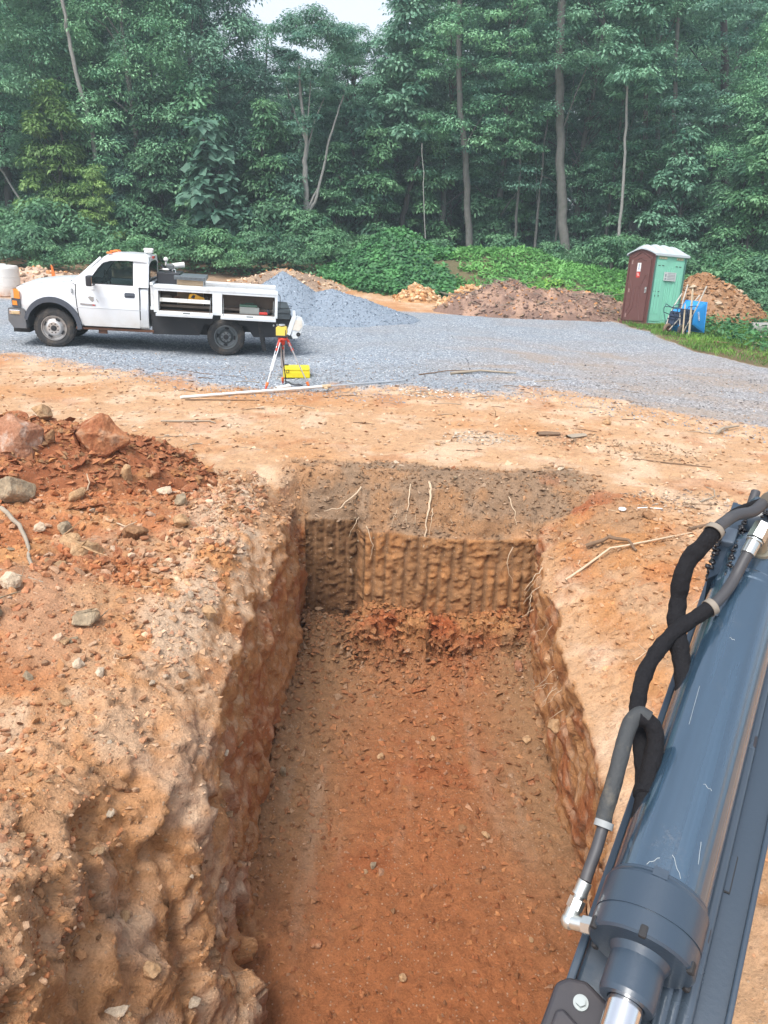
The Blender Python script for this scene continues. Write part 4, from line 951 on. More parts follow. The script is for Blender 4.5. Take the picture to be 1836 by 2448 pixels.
# roof, windscreen, rear wall
rf = MB(); rs = []
for x_, z_, hw in ((.93, 1.755, .76), (1.02, 1.815, .765), (1.15, 1.855, .77), (1.45, 1.875, .775), (1.75, 1.87, .77), (1.84, 1.85, .765), (1.88, 1.79, .755)):
    row = []
    for k_ in range(13):
        t_ = -1 + k_ / 6; row.append((x_, YC + hw * 1.02 * t_, z_ - .075 * abs(t_) ** 4 + .015 * (1 - t_ * t_)))
    rs.append(row)
vs = [p for r in rs for p in r]; fs = [(i * 13 + j, i * 13 + j + 1, (i + 1) * 13 + j + 1, (i + 1) * 13 + j) for i in range(6) for j in range(12)]
rf.add(vs, fs, True); rf.add([(p[0], p[1], p[2] - .05) for p in vs], [tuple(reversed(f)) for f in fs], True)
for row, row2 in ((rs[0], None), (rs[-1], None)):
    rf.add([*row, *[(p[0], p[1], p[2] - .05) for p in row]], [(j, j + 1, 14 + j, 13 + j) for j in range(12)], False)
for e in (0, 12):
    ed_ = [r[e] for r in rs]; rf.add([*ed_, *[(p[0], p[1], p[2] - .05) for p in ed_]], [(j, j + 1, 8 + j, 7 + j) for j in range(6)], True)
rf.build('roof', M_white, truck)
wsg = MB(); wsg.add([(.44, .16, 1.27), (.44, 1.80, 1.27), (.95, 1.70, 1.765), (.95, .26, 1.765)], [(0, 1, 2, 3)]); wsg.add([(.445, .16, 1.265), (.445, 1.80, 1.265), (.955, 1.70, 1.76), (.955, .26, 1.76)], [(3, 2, 1, 0)])
wsg.build('windscreen', M_glassd, truck)
cw = MB(); cw.box((.43, YC, 1.30), (.10, 1.55, .02)); cw.tube([(.42, .4, 1.315), (.52, .75, 1.40), (.60, 1.0, 1.47)], .008, 6); cw.build('wiper_cowl', M_seal, truck)
for s_ in (0, 1):
    ap = MB(); f_ = lambda y: y if not s_ else 2 * YC - y
    ap.tube([(.42, f_(.12), 1.26), (.70, f_(.18), 1.52), (.97, f_(.245), 1.775)], .032, 8); ap.build('windscreen_pillar', M_white, truck)
bw = MB(); bw.frame([(.07, 1.262), (2 * YC - .07, 1.262), (2 * YC - .25, 1.84), (.25, 1.84)], [(.22, 1.36), (2 * YC - .22, 1.36), (2 * YC - .34, 1.76), (.34, 1.76)], 'x', 1.83, 1.87); bw.build('rear_panel', M_white, truck)
bg = MB(); bg.prism([(.21, 1.35), (2 * YC - .21, 1.35), (2 * YC - .33, 1.77), (.33, 1.77)], 'x', 1.862, 1.874); bg.build('rear_window', M_glassd, truck)
bl = MB(); bl.box((1.885, YC, 1.815), (.03, .30, .05), bev=.008); bl.build('brake_light', M_redl, truck)
# inside
it = MB(); it.box((.72, YC, 1.20), (.36, 1.6, .20), bev=.05); it.build('dashboard', M_int, truck)
it = MB(); it.box((1.48, YC, 1.00), (.50, 1.6, .22), bev=.06); it.box((1.70, YC, 1.30), (.16, 1.55, .52), rot=(0, R(8), 0), bev=.06); it.box((1.72, .60, 1.60), (.09, .3, .16), bev=.04); it.box((1.72, 1.38, 1.60), (.09, .3, .16), bev=.04); it.build('bench_seat', M_int, truck)
sw = bmesh.new(); mbs = MB(); ring = [(1.02 + .06 * math.sin(a_) * 0 - .10 * math.cos(a_) * .5, .58 + .19 * math.sin(a_), 1.33 + .19 * math.cos(a_)) for a_ in np.linspace(0, 2 * math.pi, 25)]
mbs.tube(ring, .014, 6, False); mbs.tube([(1.02, .58, 1.33), (.80, .58, 1.25)], .02, 6); mbs.tube([ring[6], (1.02, .58, 1.33), ring[18]], .012, 6); mbs.build('steering_wheel', M_int, truck); sw.free()
# bonnet shut line, cowl badge
bn = MB(); bn.tube([(-.62, .16, 1.155), (-.3, .12, 1.225), (.1, .115, 1.277), (.42, .12, 1.295)], .004, 5); bn.build('bonnet_gap', M_seal, truck)
# front bumper
bp = MB(); bp.prism([(-.79, .50), (-.78, .735), (-.72, .74), (-.50, .74), (-.47, .70), (-.47, .36), (-.70, .36)], 'y', .01, 2 * YC - .01); fb = bp.build('front_bumper', simple('grey_bumper', (.12, .125, .135), .45, var=.12, dirt=(.2, .16, .12), dirt_amt=.3), truck)
b2 = MB()
for s_ in (-1, 1):
    b2.box((-.66, YC + s_ * (YC - .012), .665), (.20, .02, .09), bev=.015)
b2.build('bumper_light_trim', M_chrome, fb)
b2 = MB()
for s_ in (-1, 1): b2.box((-.65, YC + s_ * (YC - .004), .655), (.15, .016, .06), bev=.01)
b2.build('fog_light', simple('amber_grey_lens', (.50, .38, .22), .25), fb)
b3 = MB(); b3.box((-.76, YC, .40), (.10, 1.3, .08), bev=.02); b3.tube([(-.74, .30, .38), (-.80, .28, .37)], .03, 8); b3.box((-.62, YC, .30), (.30, 1.5, .09)); b3.build('tow_hook', M_black, truck)
gr_ = MB(); gr_.box((-.715, YC, .94), (.03, 1.1, .28), bev=.01); gr_.build('grille', M_dplast, truck)
# roof lights
rl = MB(); rl.box((1.80, .90, 1.925), (.17, .17, .05), bev=.02); rl.box((1.80, .90, 1.965), (.19, .19, .05), bev=.02); rl.build('roof_beacon', M_pvc, truck)
for k_ in range(5):
    q_ = MB(); q_.box((1.10 + .02 * (2 - abs(k_ - 2)), YC + (k_ - 2) * .28, 1.895 - .006 * abs(k_ - 2) ** 2), (.10, .09, .035), bev=.014); q_.build('cab_light', (M_orange if k_ != 2 else M_amber), truck)
# wheels
def wheel(name, x_, z_, yo, w, r, dual, front):
    """yo = y of the outer face, w = +1 near side / -1 far side (outer face towards -y / +y)"""
    t = bpy.data.objects.new(name, None); COL.objects.link(t); t.parent = truck; t.location = (x_, yo, z_); t.rotation_euler = (0, 0, 0 if w > 0 else math.pi)
    ty = MB(); ty.lathe([(.02, r * .62), (.0, r * .66), (-.005, r * .80), (.015, r * .93), (.04, r * .985), (.06, r), (.20, r), (.225, r * .97), (.24, r * .85), (.23, r * .62)], (0, 0, 0), (0, 1, 0), 40)
    for k_ in range(40):
        a_ = k_ * math.pi / 20; ty.box((r * 1.0 * math.cos(a_), .13, r * 1.0 * math.sin(a_)), (.012, .15, .028), rot=(0, -a_, 0))
    if dual: ty.lathe([(.27, r * .62), (.26, r * .8), (.30, r * .985), (.46, r), (.49, r * .85), (.48, r * .62)], (0, 0, 0), (0, 1, 0), 32)
    ty.build('tyre', M_rub, t)
    rm = MB(); R0 = r * .635
    if front:   # wheel face near the outside, four round openings
        rm.lathe([(.015, R0), (-.004, R0 * .99), (-.004, R0 * .93), (.03, R0 * .88), (.035, R0 * .80), (.0, R0 * .62), (-.012, R0 * .5), (-.012, R0 * .2), (-.02, R0 * .18), (-.02, .001)], (0, 0, 0), (0, 1, 0), 40); mt_ = M_rim
    else:       # deep dish of a dual rear wheel
        rm.lathe([(.015, R0), (-.004, R0 * .99), (-.004, R0 * .93), (.02, R0 * .90), (.10, R0 * .84), (.12, R0 * .60), (.07, R0 * .44), (.03, R0 * .42), (.03, R0 * .2), (.02, .001)], (0, 0, 0), (0, 1, 0), 40); mt_ = M_rimd
    rm_o = rm.build('rim', mt_, t)
    hh = MB(); dep = .018 if front else .108; rad_ = R0 * (.72 if front else .70)
    for k_ in range(4):
        a_ = R(45 + 90 * k_ + (18 if front else 40)); c_ = Vector((rad_ * math.cos(a_), dep, rad_ * math.sin(a_)))
        M_ = Matrix.Translation(c_) @ Matrix.Rotation(-a_, 4, 'Y'); hh.box((0, 0, 0), (R0 * .16, .03, R0 * .34), bev=.012, M=M_)
    hh.build('hand_hole', M_seal, rm_o)
    nb = MB(); fr_ = -.014 if front else .028
    for k_ in range(8):
        a_ = R(22.5 + 45 * k_); nb.cyl((R0 * .36 * math.cos(a_), fr_, R0 * .36 * math.sin(a_)), (R0 * .36 * math.cos(a_), fr_ - .022, R0 * .36 * math.sin(a_)), .012, n=6)
    nb.build('wheel_nut', M_seal, rm_o)
    hc_ = MB(); hc_.cyl((0, fr_, 0), (0, fr_ - .03, 0), R0 * .22, R0 * .19, 20); hc_.build('hub_cap', M_seal, rm_o)
    if front: 
        rg_ = MB(); rg_.lathe([(-.013, R0 * .26), (-.016, R0 * .48), (-.010, R0 * .55), (.002, R0 * .6)], (0, 0, 0), (0, 1, 0), 32); rg_.build('hub_ring', simple('pale_alloy', (.6, .6, .6), .35, .8), rm_o)
    return t
wheel('front_wheel', .03, .385, .06, 1, .385, False, True); wheel('rear_wheel', 3.39, .38, .02, 1, .38, True, False)
wheel('front_wheel', .03, .385, 2 * YC - .06, -1, .385, False, True); wheel('rear_wheel', 3.39, .38, 2 * YC - .02, -1, .38, True, False)
# chassis
ch = MB()
for y_ in (.55, 1.41): ch.box((2.2, y_, .55), (5.0, .09, .16))
ch.box((3.39, YC, .42), (.2, 1.5, .2), bev=.08); ch.box((.03, YC, .40), (.14, 1.5, .14), bev=.05); ch.box((1.0, YC, .40), (1.2, .7, .16)); ch.box((2.6, .45, .50), (1.0, .3, .28), bev=.04); ch.box((4.0, YC, .6), (.9, 1.0, .3)); ch.box((2.1, YC, .62), (.2, 1.7, .3)); ch.box((3.2, YC, .72), (2.4, 1.7, .14))
ch.build('chassis', M_black, truck)
rk = MB(); rk.box((1.2, .12, .415), (1.5, .1, .05), bev=.01); rk.box((.95, .14, .37), (.16, .08, .10)); rk.build('rusty_sill', M_rust, truck)
sk = MB(); sk.prism([(1.90, .84), (4.70, .86), (4.78, .44), (3.95, .40), (3.80, .62), (2.95, .62), (2.85, .38), (1.92, .36)], 'y', .10, .13); sk.build('side_skirt', M_black, truck)
# flat bed with lockers
bdY0, bdY1 = 0.0, 2 * YC
fl_ = MB(); fl_.box((3.2, YC, .93), (2.44, 1.5, .05)); fl_.build('bed_floor', M_grime, truck)
tl_ = MB(); tl_.box((4.56, YC, .96), (.28, 1.94, .05)); tl_.box((4.56, YC, .87), (.26, 1.90, .12)); tl_.box((4.72, YC, .62), (.06, 1.5, .40)); tl_.box((4.74, YC, .46), (.16, 1.9, .10)); tl_.build('rear_step', simple('dark_deck', (.05, .062, .07), .5, .2, var=.2), truck)
for s_ in (0, 1):
    Yf = lambda v_: v_ if not s_ else 2 * YC - v_
    lk = MB()
    def bx(x0, x1, y0, y1, z0, z1): lk.box(((x0 + x1) / 2, Yf((y0 + y1) / 2), (z0 + z1) / 2), (x1 - x0, abs(y1 - y0), z1 - z0))
    bx(1.97, 4.43, -.015, .47, 1.285, 1.335); bx(1.97, 4.43, -.002, .05, 1.235, 1.285)          # top rail
    bx(1.97, 2.06, 0, .45, .845, 1.235); bx(3.12, 3.31, 0, .45, .845, 1.235); bx(4.375, 4.43, 0, .45, .845, 1.235)  # posts
    bx(1.97, 4.43, .0, .45, .815, .843); bx(1.97, 4.43, .44, .468, .845, 1.283)
    lk.build('locker_body', M_whiteb, truck)
    for x0, x1 in ((2.06, 3.12), (3.31, 4.375)):
        li = MB(); li.box(((x0 + x1) / 2, Yf(.432), 1.04), (x1 - x0 - .004, .010, .38)); li.box(((x0 + x1) / 2, Yf(.24), .850), (x1 - x0 - .004, .37, .010)); li.box(((x0 + x1) / 2, Yf(.24), 1.228), (x1 - x0 - .004, .37, .008))
        li.build('locker_lining', M_grime if x0 > 3 else simple('brown_lining', (.10, .065, .045), .8, var=.4, vscale=10), truck)
        if s_ == 0:
            dr = MB(); dr.box(((x0 + x1) / 2, -.17, .818), (x1 - x0 + .03, .36, .022), rot=(R(7), 0, 0), bev=.006); dr.box(((x0 + x1) / 2, -.345, .805), (x1 - x0 + .03, .015, .045), rot=(R(7), 0, 0))
            d_o = dr.build('locker_door', M_whiteb, truck)
            lc = MB(); lc.box(((x0 + x1) / 2 + .03, -.16, .833), (.14, .09, .012), rot=(R(7), 0, 0), bev=.004); lc.build('latch', M_rimd, d_o)
            for xe in (x0 + .03, x1 - .03):
                st_ = MB(); st_.tube([(xe, .03, 1.15), (xe - .01 if xe > x0 + .1 else xe + .01, -.28, .835)], .006, 6); st_.build('door_stay', M_rimd, d_o)
        else:
            dr = MB(); dr.box(((x0 + x1) / 2, Yf(-.008), 1.04), (x1 - x0 + .02, .015, .40)); dr.build('locker_door', M_whiteb, truck)
sh_ = MB(); sh_.box((2.58, .16, 1.045), (.98, .22, .012)); sh_.box((2.58, .05, 1.06), (.98, .012, .075)); 
sh_.build('locker_shelf', M_pvc, truck)
for k_ in range(12):
    q_ = MB(); q_.box((2.13 + k_ * .082, .041, 1.062), (.004, .006, .05)); q_.build('shelf_divider', M_greyp, truck)
hb_ = MB()
for y_ in np.linspace(.12, 1.84, 9): hb_.box((1.93, y_, 1.12), (.05, .04, .50))
hb_.box((1.93, YC, 1.35), (.06, 1.86, .05)); hb_.box((1.93, YC, .88), (.06, 1.86, .06)); hb_.build('headboard', M_whiteb, truck)
for s_ in (.28, 1.68):
    mf = MB(); mf.prism([(4.02, .80), (4.10, .80), (4.16, .40), (4.22, .14), (4.14, .13), (4.08, .38)], 'y', s_ - .20, s_ + .20); mf.build('mud_flap', M_rub, truck)
for k_ in range(2):
    q_ = MB(); q_.ball((4.36 + .07 * k_, .094, .66 + .015 * k_), (.018, .006, .026), 1); q_.build('reflector', M_pvc, truck)
rr_ = MB(); rr_.tube([(4.44, .03, 1.30), (4.48, .03, 1.26), (4.48, .03, 1.02), (4.72, .1, 1.03)], .008, 6); rr_.build('tie_rod', M_black, truck)

T4 = truck.matrix_basis
Rm = Matrix.Translation(A3) @ truck.rotation_euler.to_matrix().to_4x4()
def on_truck(name, label, cat, p, rz=0.0):
    t = thing(name, label, cat, Rm @ Vector(p)); t.rotation_euler = (Rm.to_3x3() @ Matrix.Rotation(rz, 3, 'Z')).to_euler(); return t
tk = on_truck('fuel_tank', 'black steel tank standing on the truck bed against the cab', 'tank', (2.22, .95, .955))
m = MB(); m.box((0, 0, .30), (.46, .95, .60), bev=.02); m.build('tank_body', M_blackb, tk)
m = MB(); m.cyl((0, -.05, .60), (0, -.05, .63), .05); m.tube([(.08, -.40, .60), (.08, -.40, .67), (.14, -.40, .67), (.14, -.40, .60)], .008, 6); m.build('filler_cap', M_chrome, tk)
pu = on_truck('transfer_pump', 'white and grey pump with hose lying on top of the black tank behind the cab', 'pump', (2.22, 1.1, 1.555))
m = MB(); m.cyl((.02, .05, .10), (.26, .12, .14), .055); m.build('pump_motor', M_pvc, pu)
m = MB(); m.box((-.02, .02, .08), (.16, .16, .13), bev=.03); m.build('pump_head', M_rimd, pu)
m = MB(); m.ball((-.12, .15, .22), .05, 2); m.cyl((-.12, .15, .1), (-.12, .15, .22), .02); m.build('pump_filter', M_pvc, pu)
m = MB(); m.tube([(-.1, 0, .05), (-.18, -.1, .12), (-.16, -.28, .10), (-.06, -.42, .03), (.02, -.38, .03), (.0, -.2, .04)], .018, 8); m.build('pump_hose', M_blackb, pu)
nz = on_truck('fuel_nozzle', 'small white and black nozzle lying on the near end of the black tank', 'nozzle', (2.16, .60, 1.56))
m = MB(); m.ball((0, 0, .05), (.08, .05, .025), 2); m.build('nozzle_guard', M_pvc, nz)
m = MB(); m.tube([(-.12, 0, .03), (-.02, 0, .06), (.08, .01, .05), (.12, .02, .02)], .018, 8); m.build('nozzle_spout', M_blackb, nz)
cr = on_truck('wooden_crate', 'wooden crate with a grey checker-plate lid on the truck bed beside the black tank', 'crate', (2.66, .80, .955))
for k_, z_ in enumerate((.07, .20, .33, .46)):
    m = MB(); m.box((0, -.42, z_), (.52, .025, .125)); m.box((0, .42, z_), (.52, .025, .125)); m.build('plank', M_wood, cr)
m = MB(); m.box((-.255, 0, .26), (.02, .82, .52)); m.box((.255, 0, .26), (.02, .82, .52)); m.build('end_panel', M_whiteb, cr)
m = MB(); m.box((0, 0, .555), (.62, .96, .018), bev=.004); m.box((0, -.475, .52), (.62, .012, .06)); m.box((.305, 0, .52), (.012, .96, .06)); m.box((-.305, 0, .52), (.012, .96, .06)); lid_ = m.build('lid', M_checker, cr)
m = MB()
for i_ in range(24):
    m.box((-.29 + i_ * .025, -.482, .52), (.008, .004, .05))
m.build('lid_edge_studs', M_seal, lid_)
m = MB(); m.box((.262, -.1, .42), (.01, .30, .06)); m.box((.262, .25, .42), (.01, .12, .12)); m.build('side_slot', M_blackb, cr)
# tools in the lockers
dr_ = on_truck('cordless_tool', 'orange-yellow power tool lying in the front side locker on the shelf', 'power tool', (2.78, .14, 1.055), .2)
m = MB(); m.prism([(-.15, .02), (-.10, .0), (.10, .0), (.17, .02), (.17, .07), (.08, .10), (-.02, .15), (-.12, .14)], 'y', -.04, .04); m.build('tool_body', M_yeld, dr_)
m = MB(); m.prism([(-.10, .07), (-.06, .12), (-.01, .12), (-.03, .05)], 'y', -.046, -.04); m.build('tool_grip', M_seal, dr_)
tb = on_truck('toolbox', 'dark green and grey toolbox in the rear side locker of the truck', 'toolbox', (3.86, .20, .857))
m = MB(); m.box((0, 0, .07), (.40, .2, .14), bev=.012); m.build('box_tray', M_greyp, tb)
m = MB(); m.box((-.02, 0, .165), (.36, .18, .045), bev=.015); m.tube([(-.08, 0, .185), (-.08, 0, .21), (.08, 0, .21), (.08, 0, .185)], .01, 6); m.build('box_lid', M_greenp, tb)
rt = on_truck('red_tool', 'small red tool lying beside the toolbox in the rear locker', 'tool', (4.18, .14, .857))
m = MB(); m.box((-.04, 0, .03), (.18, .07, .055), bev=.015); m.build('red_body', M_redl, rt)
m = MB(); m.cyl((.06, 0, .03), (.06, 0, .12), .035, .03); m.build('black_end', M_blackb, rt)
for i_, (lx, lz, mm_, lb) in enumerate(((2.2, 1.055, M_grime, 'brown cloth bundle at the cab end of the front locker shelf'), (2.42, 1.055, M_rust, 'rusty round part on the front locker shelf next to the brown bundle'), (2.98, 1.055, M_blackb, 'black battery at the rear end of the front locker shelf'), (2.35, .857, M_blackb, 'black wrench lying on the floor of the front locker'))):
    o_ = on_truck(['rag', 'metal_part', 'battery_pack', 'wrench'][i_], lb, ['rag', 'part', 'battery', 'wrench'][i_], (lx, .22, lz))
    m = MB()
    if i_ == 0: m.ball((0, 0, .05), (.11, .06, .05), 2)
    elif i_ == 1: m.lathe([(0, .02), (0, .06), (.03, .07), (.06, .06), (.06, .02)], (0, 0, .0), (0, .3, 1), 16)
    elif i_ == 2: m.box((0, 0, .05), (.07, .08, .10), bev=.012)
    else: m.tube([(-.12, 0, .012), (.12, .01, .012)], .010, 6); m.lathe([(0, .012), (0, .03), (.02, .03), (.02, .012)], (.13, .01, .0), (0, 0, 1), 12)
    m.build(['cloth', 'ring', 'case', 'tool_shape'][i_], mm_, o_)
# white folding housing at the tail
wh = on_truck('tail_unit', 'white angular metal housing with a stained panel hanging at the tail of the truck', 'equipment', (4.74, .06, .46))
m = MB(); m.prism([(-.12, .06), (-.05, .30), (0, .44), (.0, .54), (.05, .54), (.07, .40), (.02, .24), (-.04, .03)], 'y', -.12, -.06); m.build('bracket_arm', M_whiteb, wh)
m = MB(); m.prism([(-.02, .04), (.03, .36), (.10, .42), (.20, .39), (.24, .30), (.20, .14), (.12, -.02), (.02, -.03)], 'y', -.10, .14); hsg = m.build('housing', M_whiteb, wh)
m = MB(); m.prism([(.0, .15), (.05, .35), (.19, .36), (.21, .22), (.14, .13)], 'y', -.112, -.1); m.build('stained_panel', simple('stained_white', (.66, .61, .53), .7, var=.12, dirt=(.3, .2, .15), dirt_amt=.25, dirt_scale=12), hsg)
m = MB(); m.lathe([(0, .005), (0, .04), (.01, .045), (.02, .04)], (.13, -.115, .06), (0, 1, 0), 16); m.build('vent', M_seal, hsg)
# ------------------------------------------------------------ PORTABLE TOILET
M_brown = simple('brown_plastic', (.125, .052, .045), .5, var=.08, dirt=(.2, .14, .11), dirt_amt=.12)
M_mint = simple('mint_plastic', (.20, .50, .37), .5, var=.07, dirt=(.15, .3, .22), dirt_amt=.15, dirt_scale=3)
M_roofp = simple('grey_white_plastic', (.42, .47, .49), .45, var=.05, dirt=(.35, .36, .33), dirt_amt=.2)
toi = thing('portable_toilet', 'portable toilet with brown door, mint green side and white roof', 'toilet', (7.49, 22.72, .02))
TW, TD, TH = 1.12, 1.18, 2.02
toi.rotation_euler = (R(-3.0), R(-3.5), R(-66))
# local: x from -TW (hinge edge) to 0 (near corner), front at y=0 facing -y, depth +y
def prism2(mb, poly, a, b): mb.prism(poly, 'y', a, b)
m = MB(); m.box((-TW / 2, TD / 2, .05), (TW + .05, TD + .05, .10), bev=.01); m.build('base', M_brown, toi)
m = MB(); m.prism([(-TW, .10), (0, .10), (0, TH), (-TW / 2, TH + .19), (-TW, TH)], 'y', .0, .05); m.build('front_frame', M_brown, toi)
m = MB(); m.prism([(-TW + .13, .14), (-.13, .14), (-.13, TH - .14), (-TW / 2 + .12, TH - .02), (-TW / 2 - .12, TH - .02), (-TW + .13, TH - .14)], 'y', -.028, -.001); door_t = m.build('door', M_brown, toi)
m = MB()
for x_ in (-.10, -.065, -TW + .065, -TW + .10): m.box((x_, -.012, 1.04), (.014, .022, 1.86))
m.tube([(-TW + .12, -.006, TH - .12), (-TW / 2, -.006, TH + .08), (-.12, -.006, TH - .12)], .014, 6); m.build('frame_rib', M_brown, toi)
m = MB()
for pts in ([(-.74, 1.86), (-.56, 1.93), (-.34, 1.84)], [(-.88, 1.28), (-.78, 1.02)], [(-.26, 1.46), (-.46, 1.06)], [(-.66, 1.08), (-.66, .52), (-.82, .30)], [(-.52, 1.12), (-.52, .52)], [(-.42, 1.08), (-.42, .52), (-.28, .16)], [(-.79, 1.02), (-.79, .58), (-.90, .40)]):
    m = MB(); m.tube([(a, -.030, b) for a, b in pts], .013, 6); m.build('door_relief', M_brown, door_t)
m = MB(); m.box((-.19, -.035, 1.03), (.07, .02, .15), bev=.006); m.build('latch', M_greyp, door_t)
m = MB(); m.box((-.19, -.05, 1.06), (.05, .015, .03), bev=.005); m.box((-.19, -.05, .95), (.05, .015, .015)); m.build('latch_plate', M_clear, door_t)
for z_ in (1.80, 1.00, .28):
    m = MB(); m.box((-.90, -.034, z_), (.05, .012, .11), bev=.004); m.build('hinge', simple('faded_brown', (.28, .18, .16), .6), door_t)
m = MB(); m.box((-.60, -.031, 1.66), (.15, .004, .24)); stk = m.build('sticker', M_pvc, door_t)
m = MB(); m.box((-.60, -.034, 1.68), (.05, .002, .16)); m.box((-.60, -.034, 1.60), (.11, .002, .012)); m.build('sticker_print', simple('faded_blue', (.30, .38, .50), .6), stk)
m = MB(); m.box((-.60, -.031, 1.45), (.15, .004, .16)); s2_ = m.build('red_sticker', M_redl, door_t)
m = MB()
for q_ in range(3): m.box((-.60 + .02 * (q_ - 1), -.034, 1.49 - .035 * q_), (.08, .002, .012))
m.build('sticker_print', M_pvc, s2_)
# side walls (mint) with upright corrugations
m = MB(); m.box((-.028, TD / 2 + .02, TH / 2 + .05), (.03, TD - .06, TH - .10)); m.box((-TW + .028, TD / 2 + .02, TH / 2 + .05), (.03, TD - .06, TH - .10)); m.box((-TW / 2, TD - .02, TH / 2 + .05), (TW - .02, .03, TH - .10)); m.build('side_wall', M_mint, toi)
m = MB()
for (y0, y1, z0, z1) in ((.07, .47, .16, 1.84), (.75, 1.10, .16, 1.84)):
    m.box((-.008, (y0 + y1) / 2, (z0 + z1) / 2), (.022, y1 - y0, z1 - z0), bev=.008)
for y_ in (.53, .60, .67): m.box((-.010, y_, .95), (.02, .03, 1.5), bev=.008)
m.build('wall_panel', M_mint, toi)
m = MB()
for y_ in (.13, .23, .34, .82, .92, 1.02): m.box((.007, y_, .85), (.014, .035, 1.3 if y_ > .5 else .95), bev=.005)
m.build('wall_rib', M_mint, toi)
m = MB()
for y_, z_ in ((.17, 1.72), (.31, 1.72), (.82, 1.72), (.96, 1.72), (.13, 1.0), (.27, 1.0)): m.box((.006, y_, z_), (.012, .075, .018))
for y_, z_ in ((.16, .87), (.29, .87)): m.prism([(y_ - .018, z_ + .03), (y_ + .018, z_ + .03), (y_, z_ - .03)], 'x', .004, .012)
m.build('vent_slot', M_seal, toi)
for y_ in (.035,): 
    m = MB(); m.box((-.004, y_, 1.05), (.03, .05, 1.95)); m.box((-.004, TD - .03, 1.05), (.03, .05, 1.95)); m.build('corner_post', simple('dark_green_plastic', (.06, .16, .13), .5), toi)
m = MB(); m.box((.03, .60, 1.43), (.02, .44, .24)); sg = m.build('side_sign', simple('silver_sign', (.52, .54, .53), .5, .2, var=.15, vscale=12), toi)
m = MB()
for q_ in range(5): m.box((.0415, .64, 1.52 - .042 * q_), (.003, .30 - .03 * (q_ % 2), .014))
m.box((.0415, .43, 1.46), (.003, .05, .08)); m.box((.0415, .43, 1.36), (.003, .05, .05)); m.build('sign_print', simple('grey_print', (.22, .24, .25), .6), sg)
for y_, w_ in ((.28, .30), (.92, .26)):
    m = MB(); m.box((.002, y_, 1.93), (.004, w_, .06)); lb_ = m.build('side_label', simple('faded_yellow', (.48, .46, .28), .6, var=.2, vscale=20), toi)
    m = MB(); m.box((.005, y_ - .06, 1.93), (.002, .02, .045)); m.box((.005, y_ + .02, 1.93), (.002, .03, .03)); m.build('label_print', M_brown, lb_)
# roof: ribbed vault
rws_ = []
for j_ in range(25):
    y_ = -.06 + (TD + .12) * j_ / 24; e_ = math.sin(math.pi * min(1, max(0, (y_ + .06) / (TD + .12)))) ** .35 if j_ not in (0, 24) else 0
    rib = .030 * (1 if (j_ % 6) in (2, 3) else 0); row = []
    for k_ in range(17):
        t_ = -1 + k_ / 8; h_ = (1 - abs(t_) ** 1.5) * (.16 + .10 * e_) + rib * (1 - abs(t_) ** 4); row.append((-TW / 2 + t_ * (TW / 2 + .05), y_, TH + .0 + h_ + .02))
    rws_.append(row)
m = MB(); vs = [p for r in rws_ for p in r]; fs = [(i * 17 + j, i * 17 + j + 1, (i + 1) * 17 + j + 1, (i + 1) * 17 + j) for i in range(24) for j in range(16)]
m.add(vs, fs, True); m.add([(a, b, c_ - .035) for a, b, c_ in vs], [tuple(reversed(f)) for f in fs], True)
for i0 in (0, 24): m.add([*rws_[i0], *[(a, b, c_ - .035) for a, b, c_ in rws_[i0]]], [(j, j + 1, 18 + j, 17 + j) for j in range(16)])
for j0 in (0, 16):
    cl_ = [r[j0] for r in rws_]; m.add([*cl_, *[(a, b, c_ - .06) for a, b, c_ in cl_]], [(j, j + 1, 26 + j, 25 + j) for j in range(24)])
m.build('roof', M_roofp, toi)

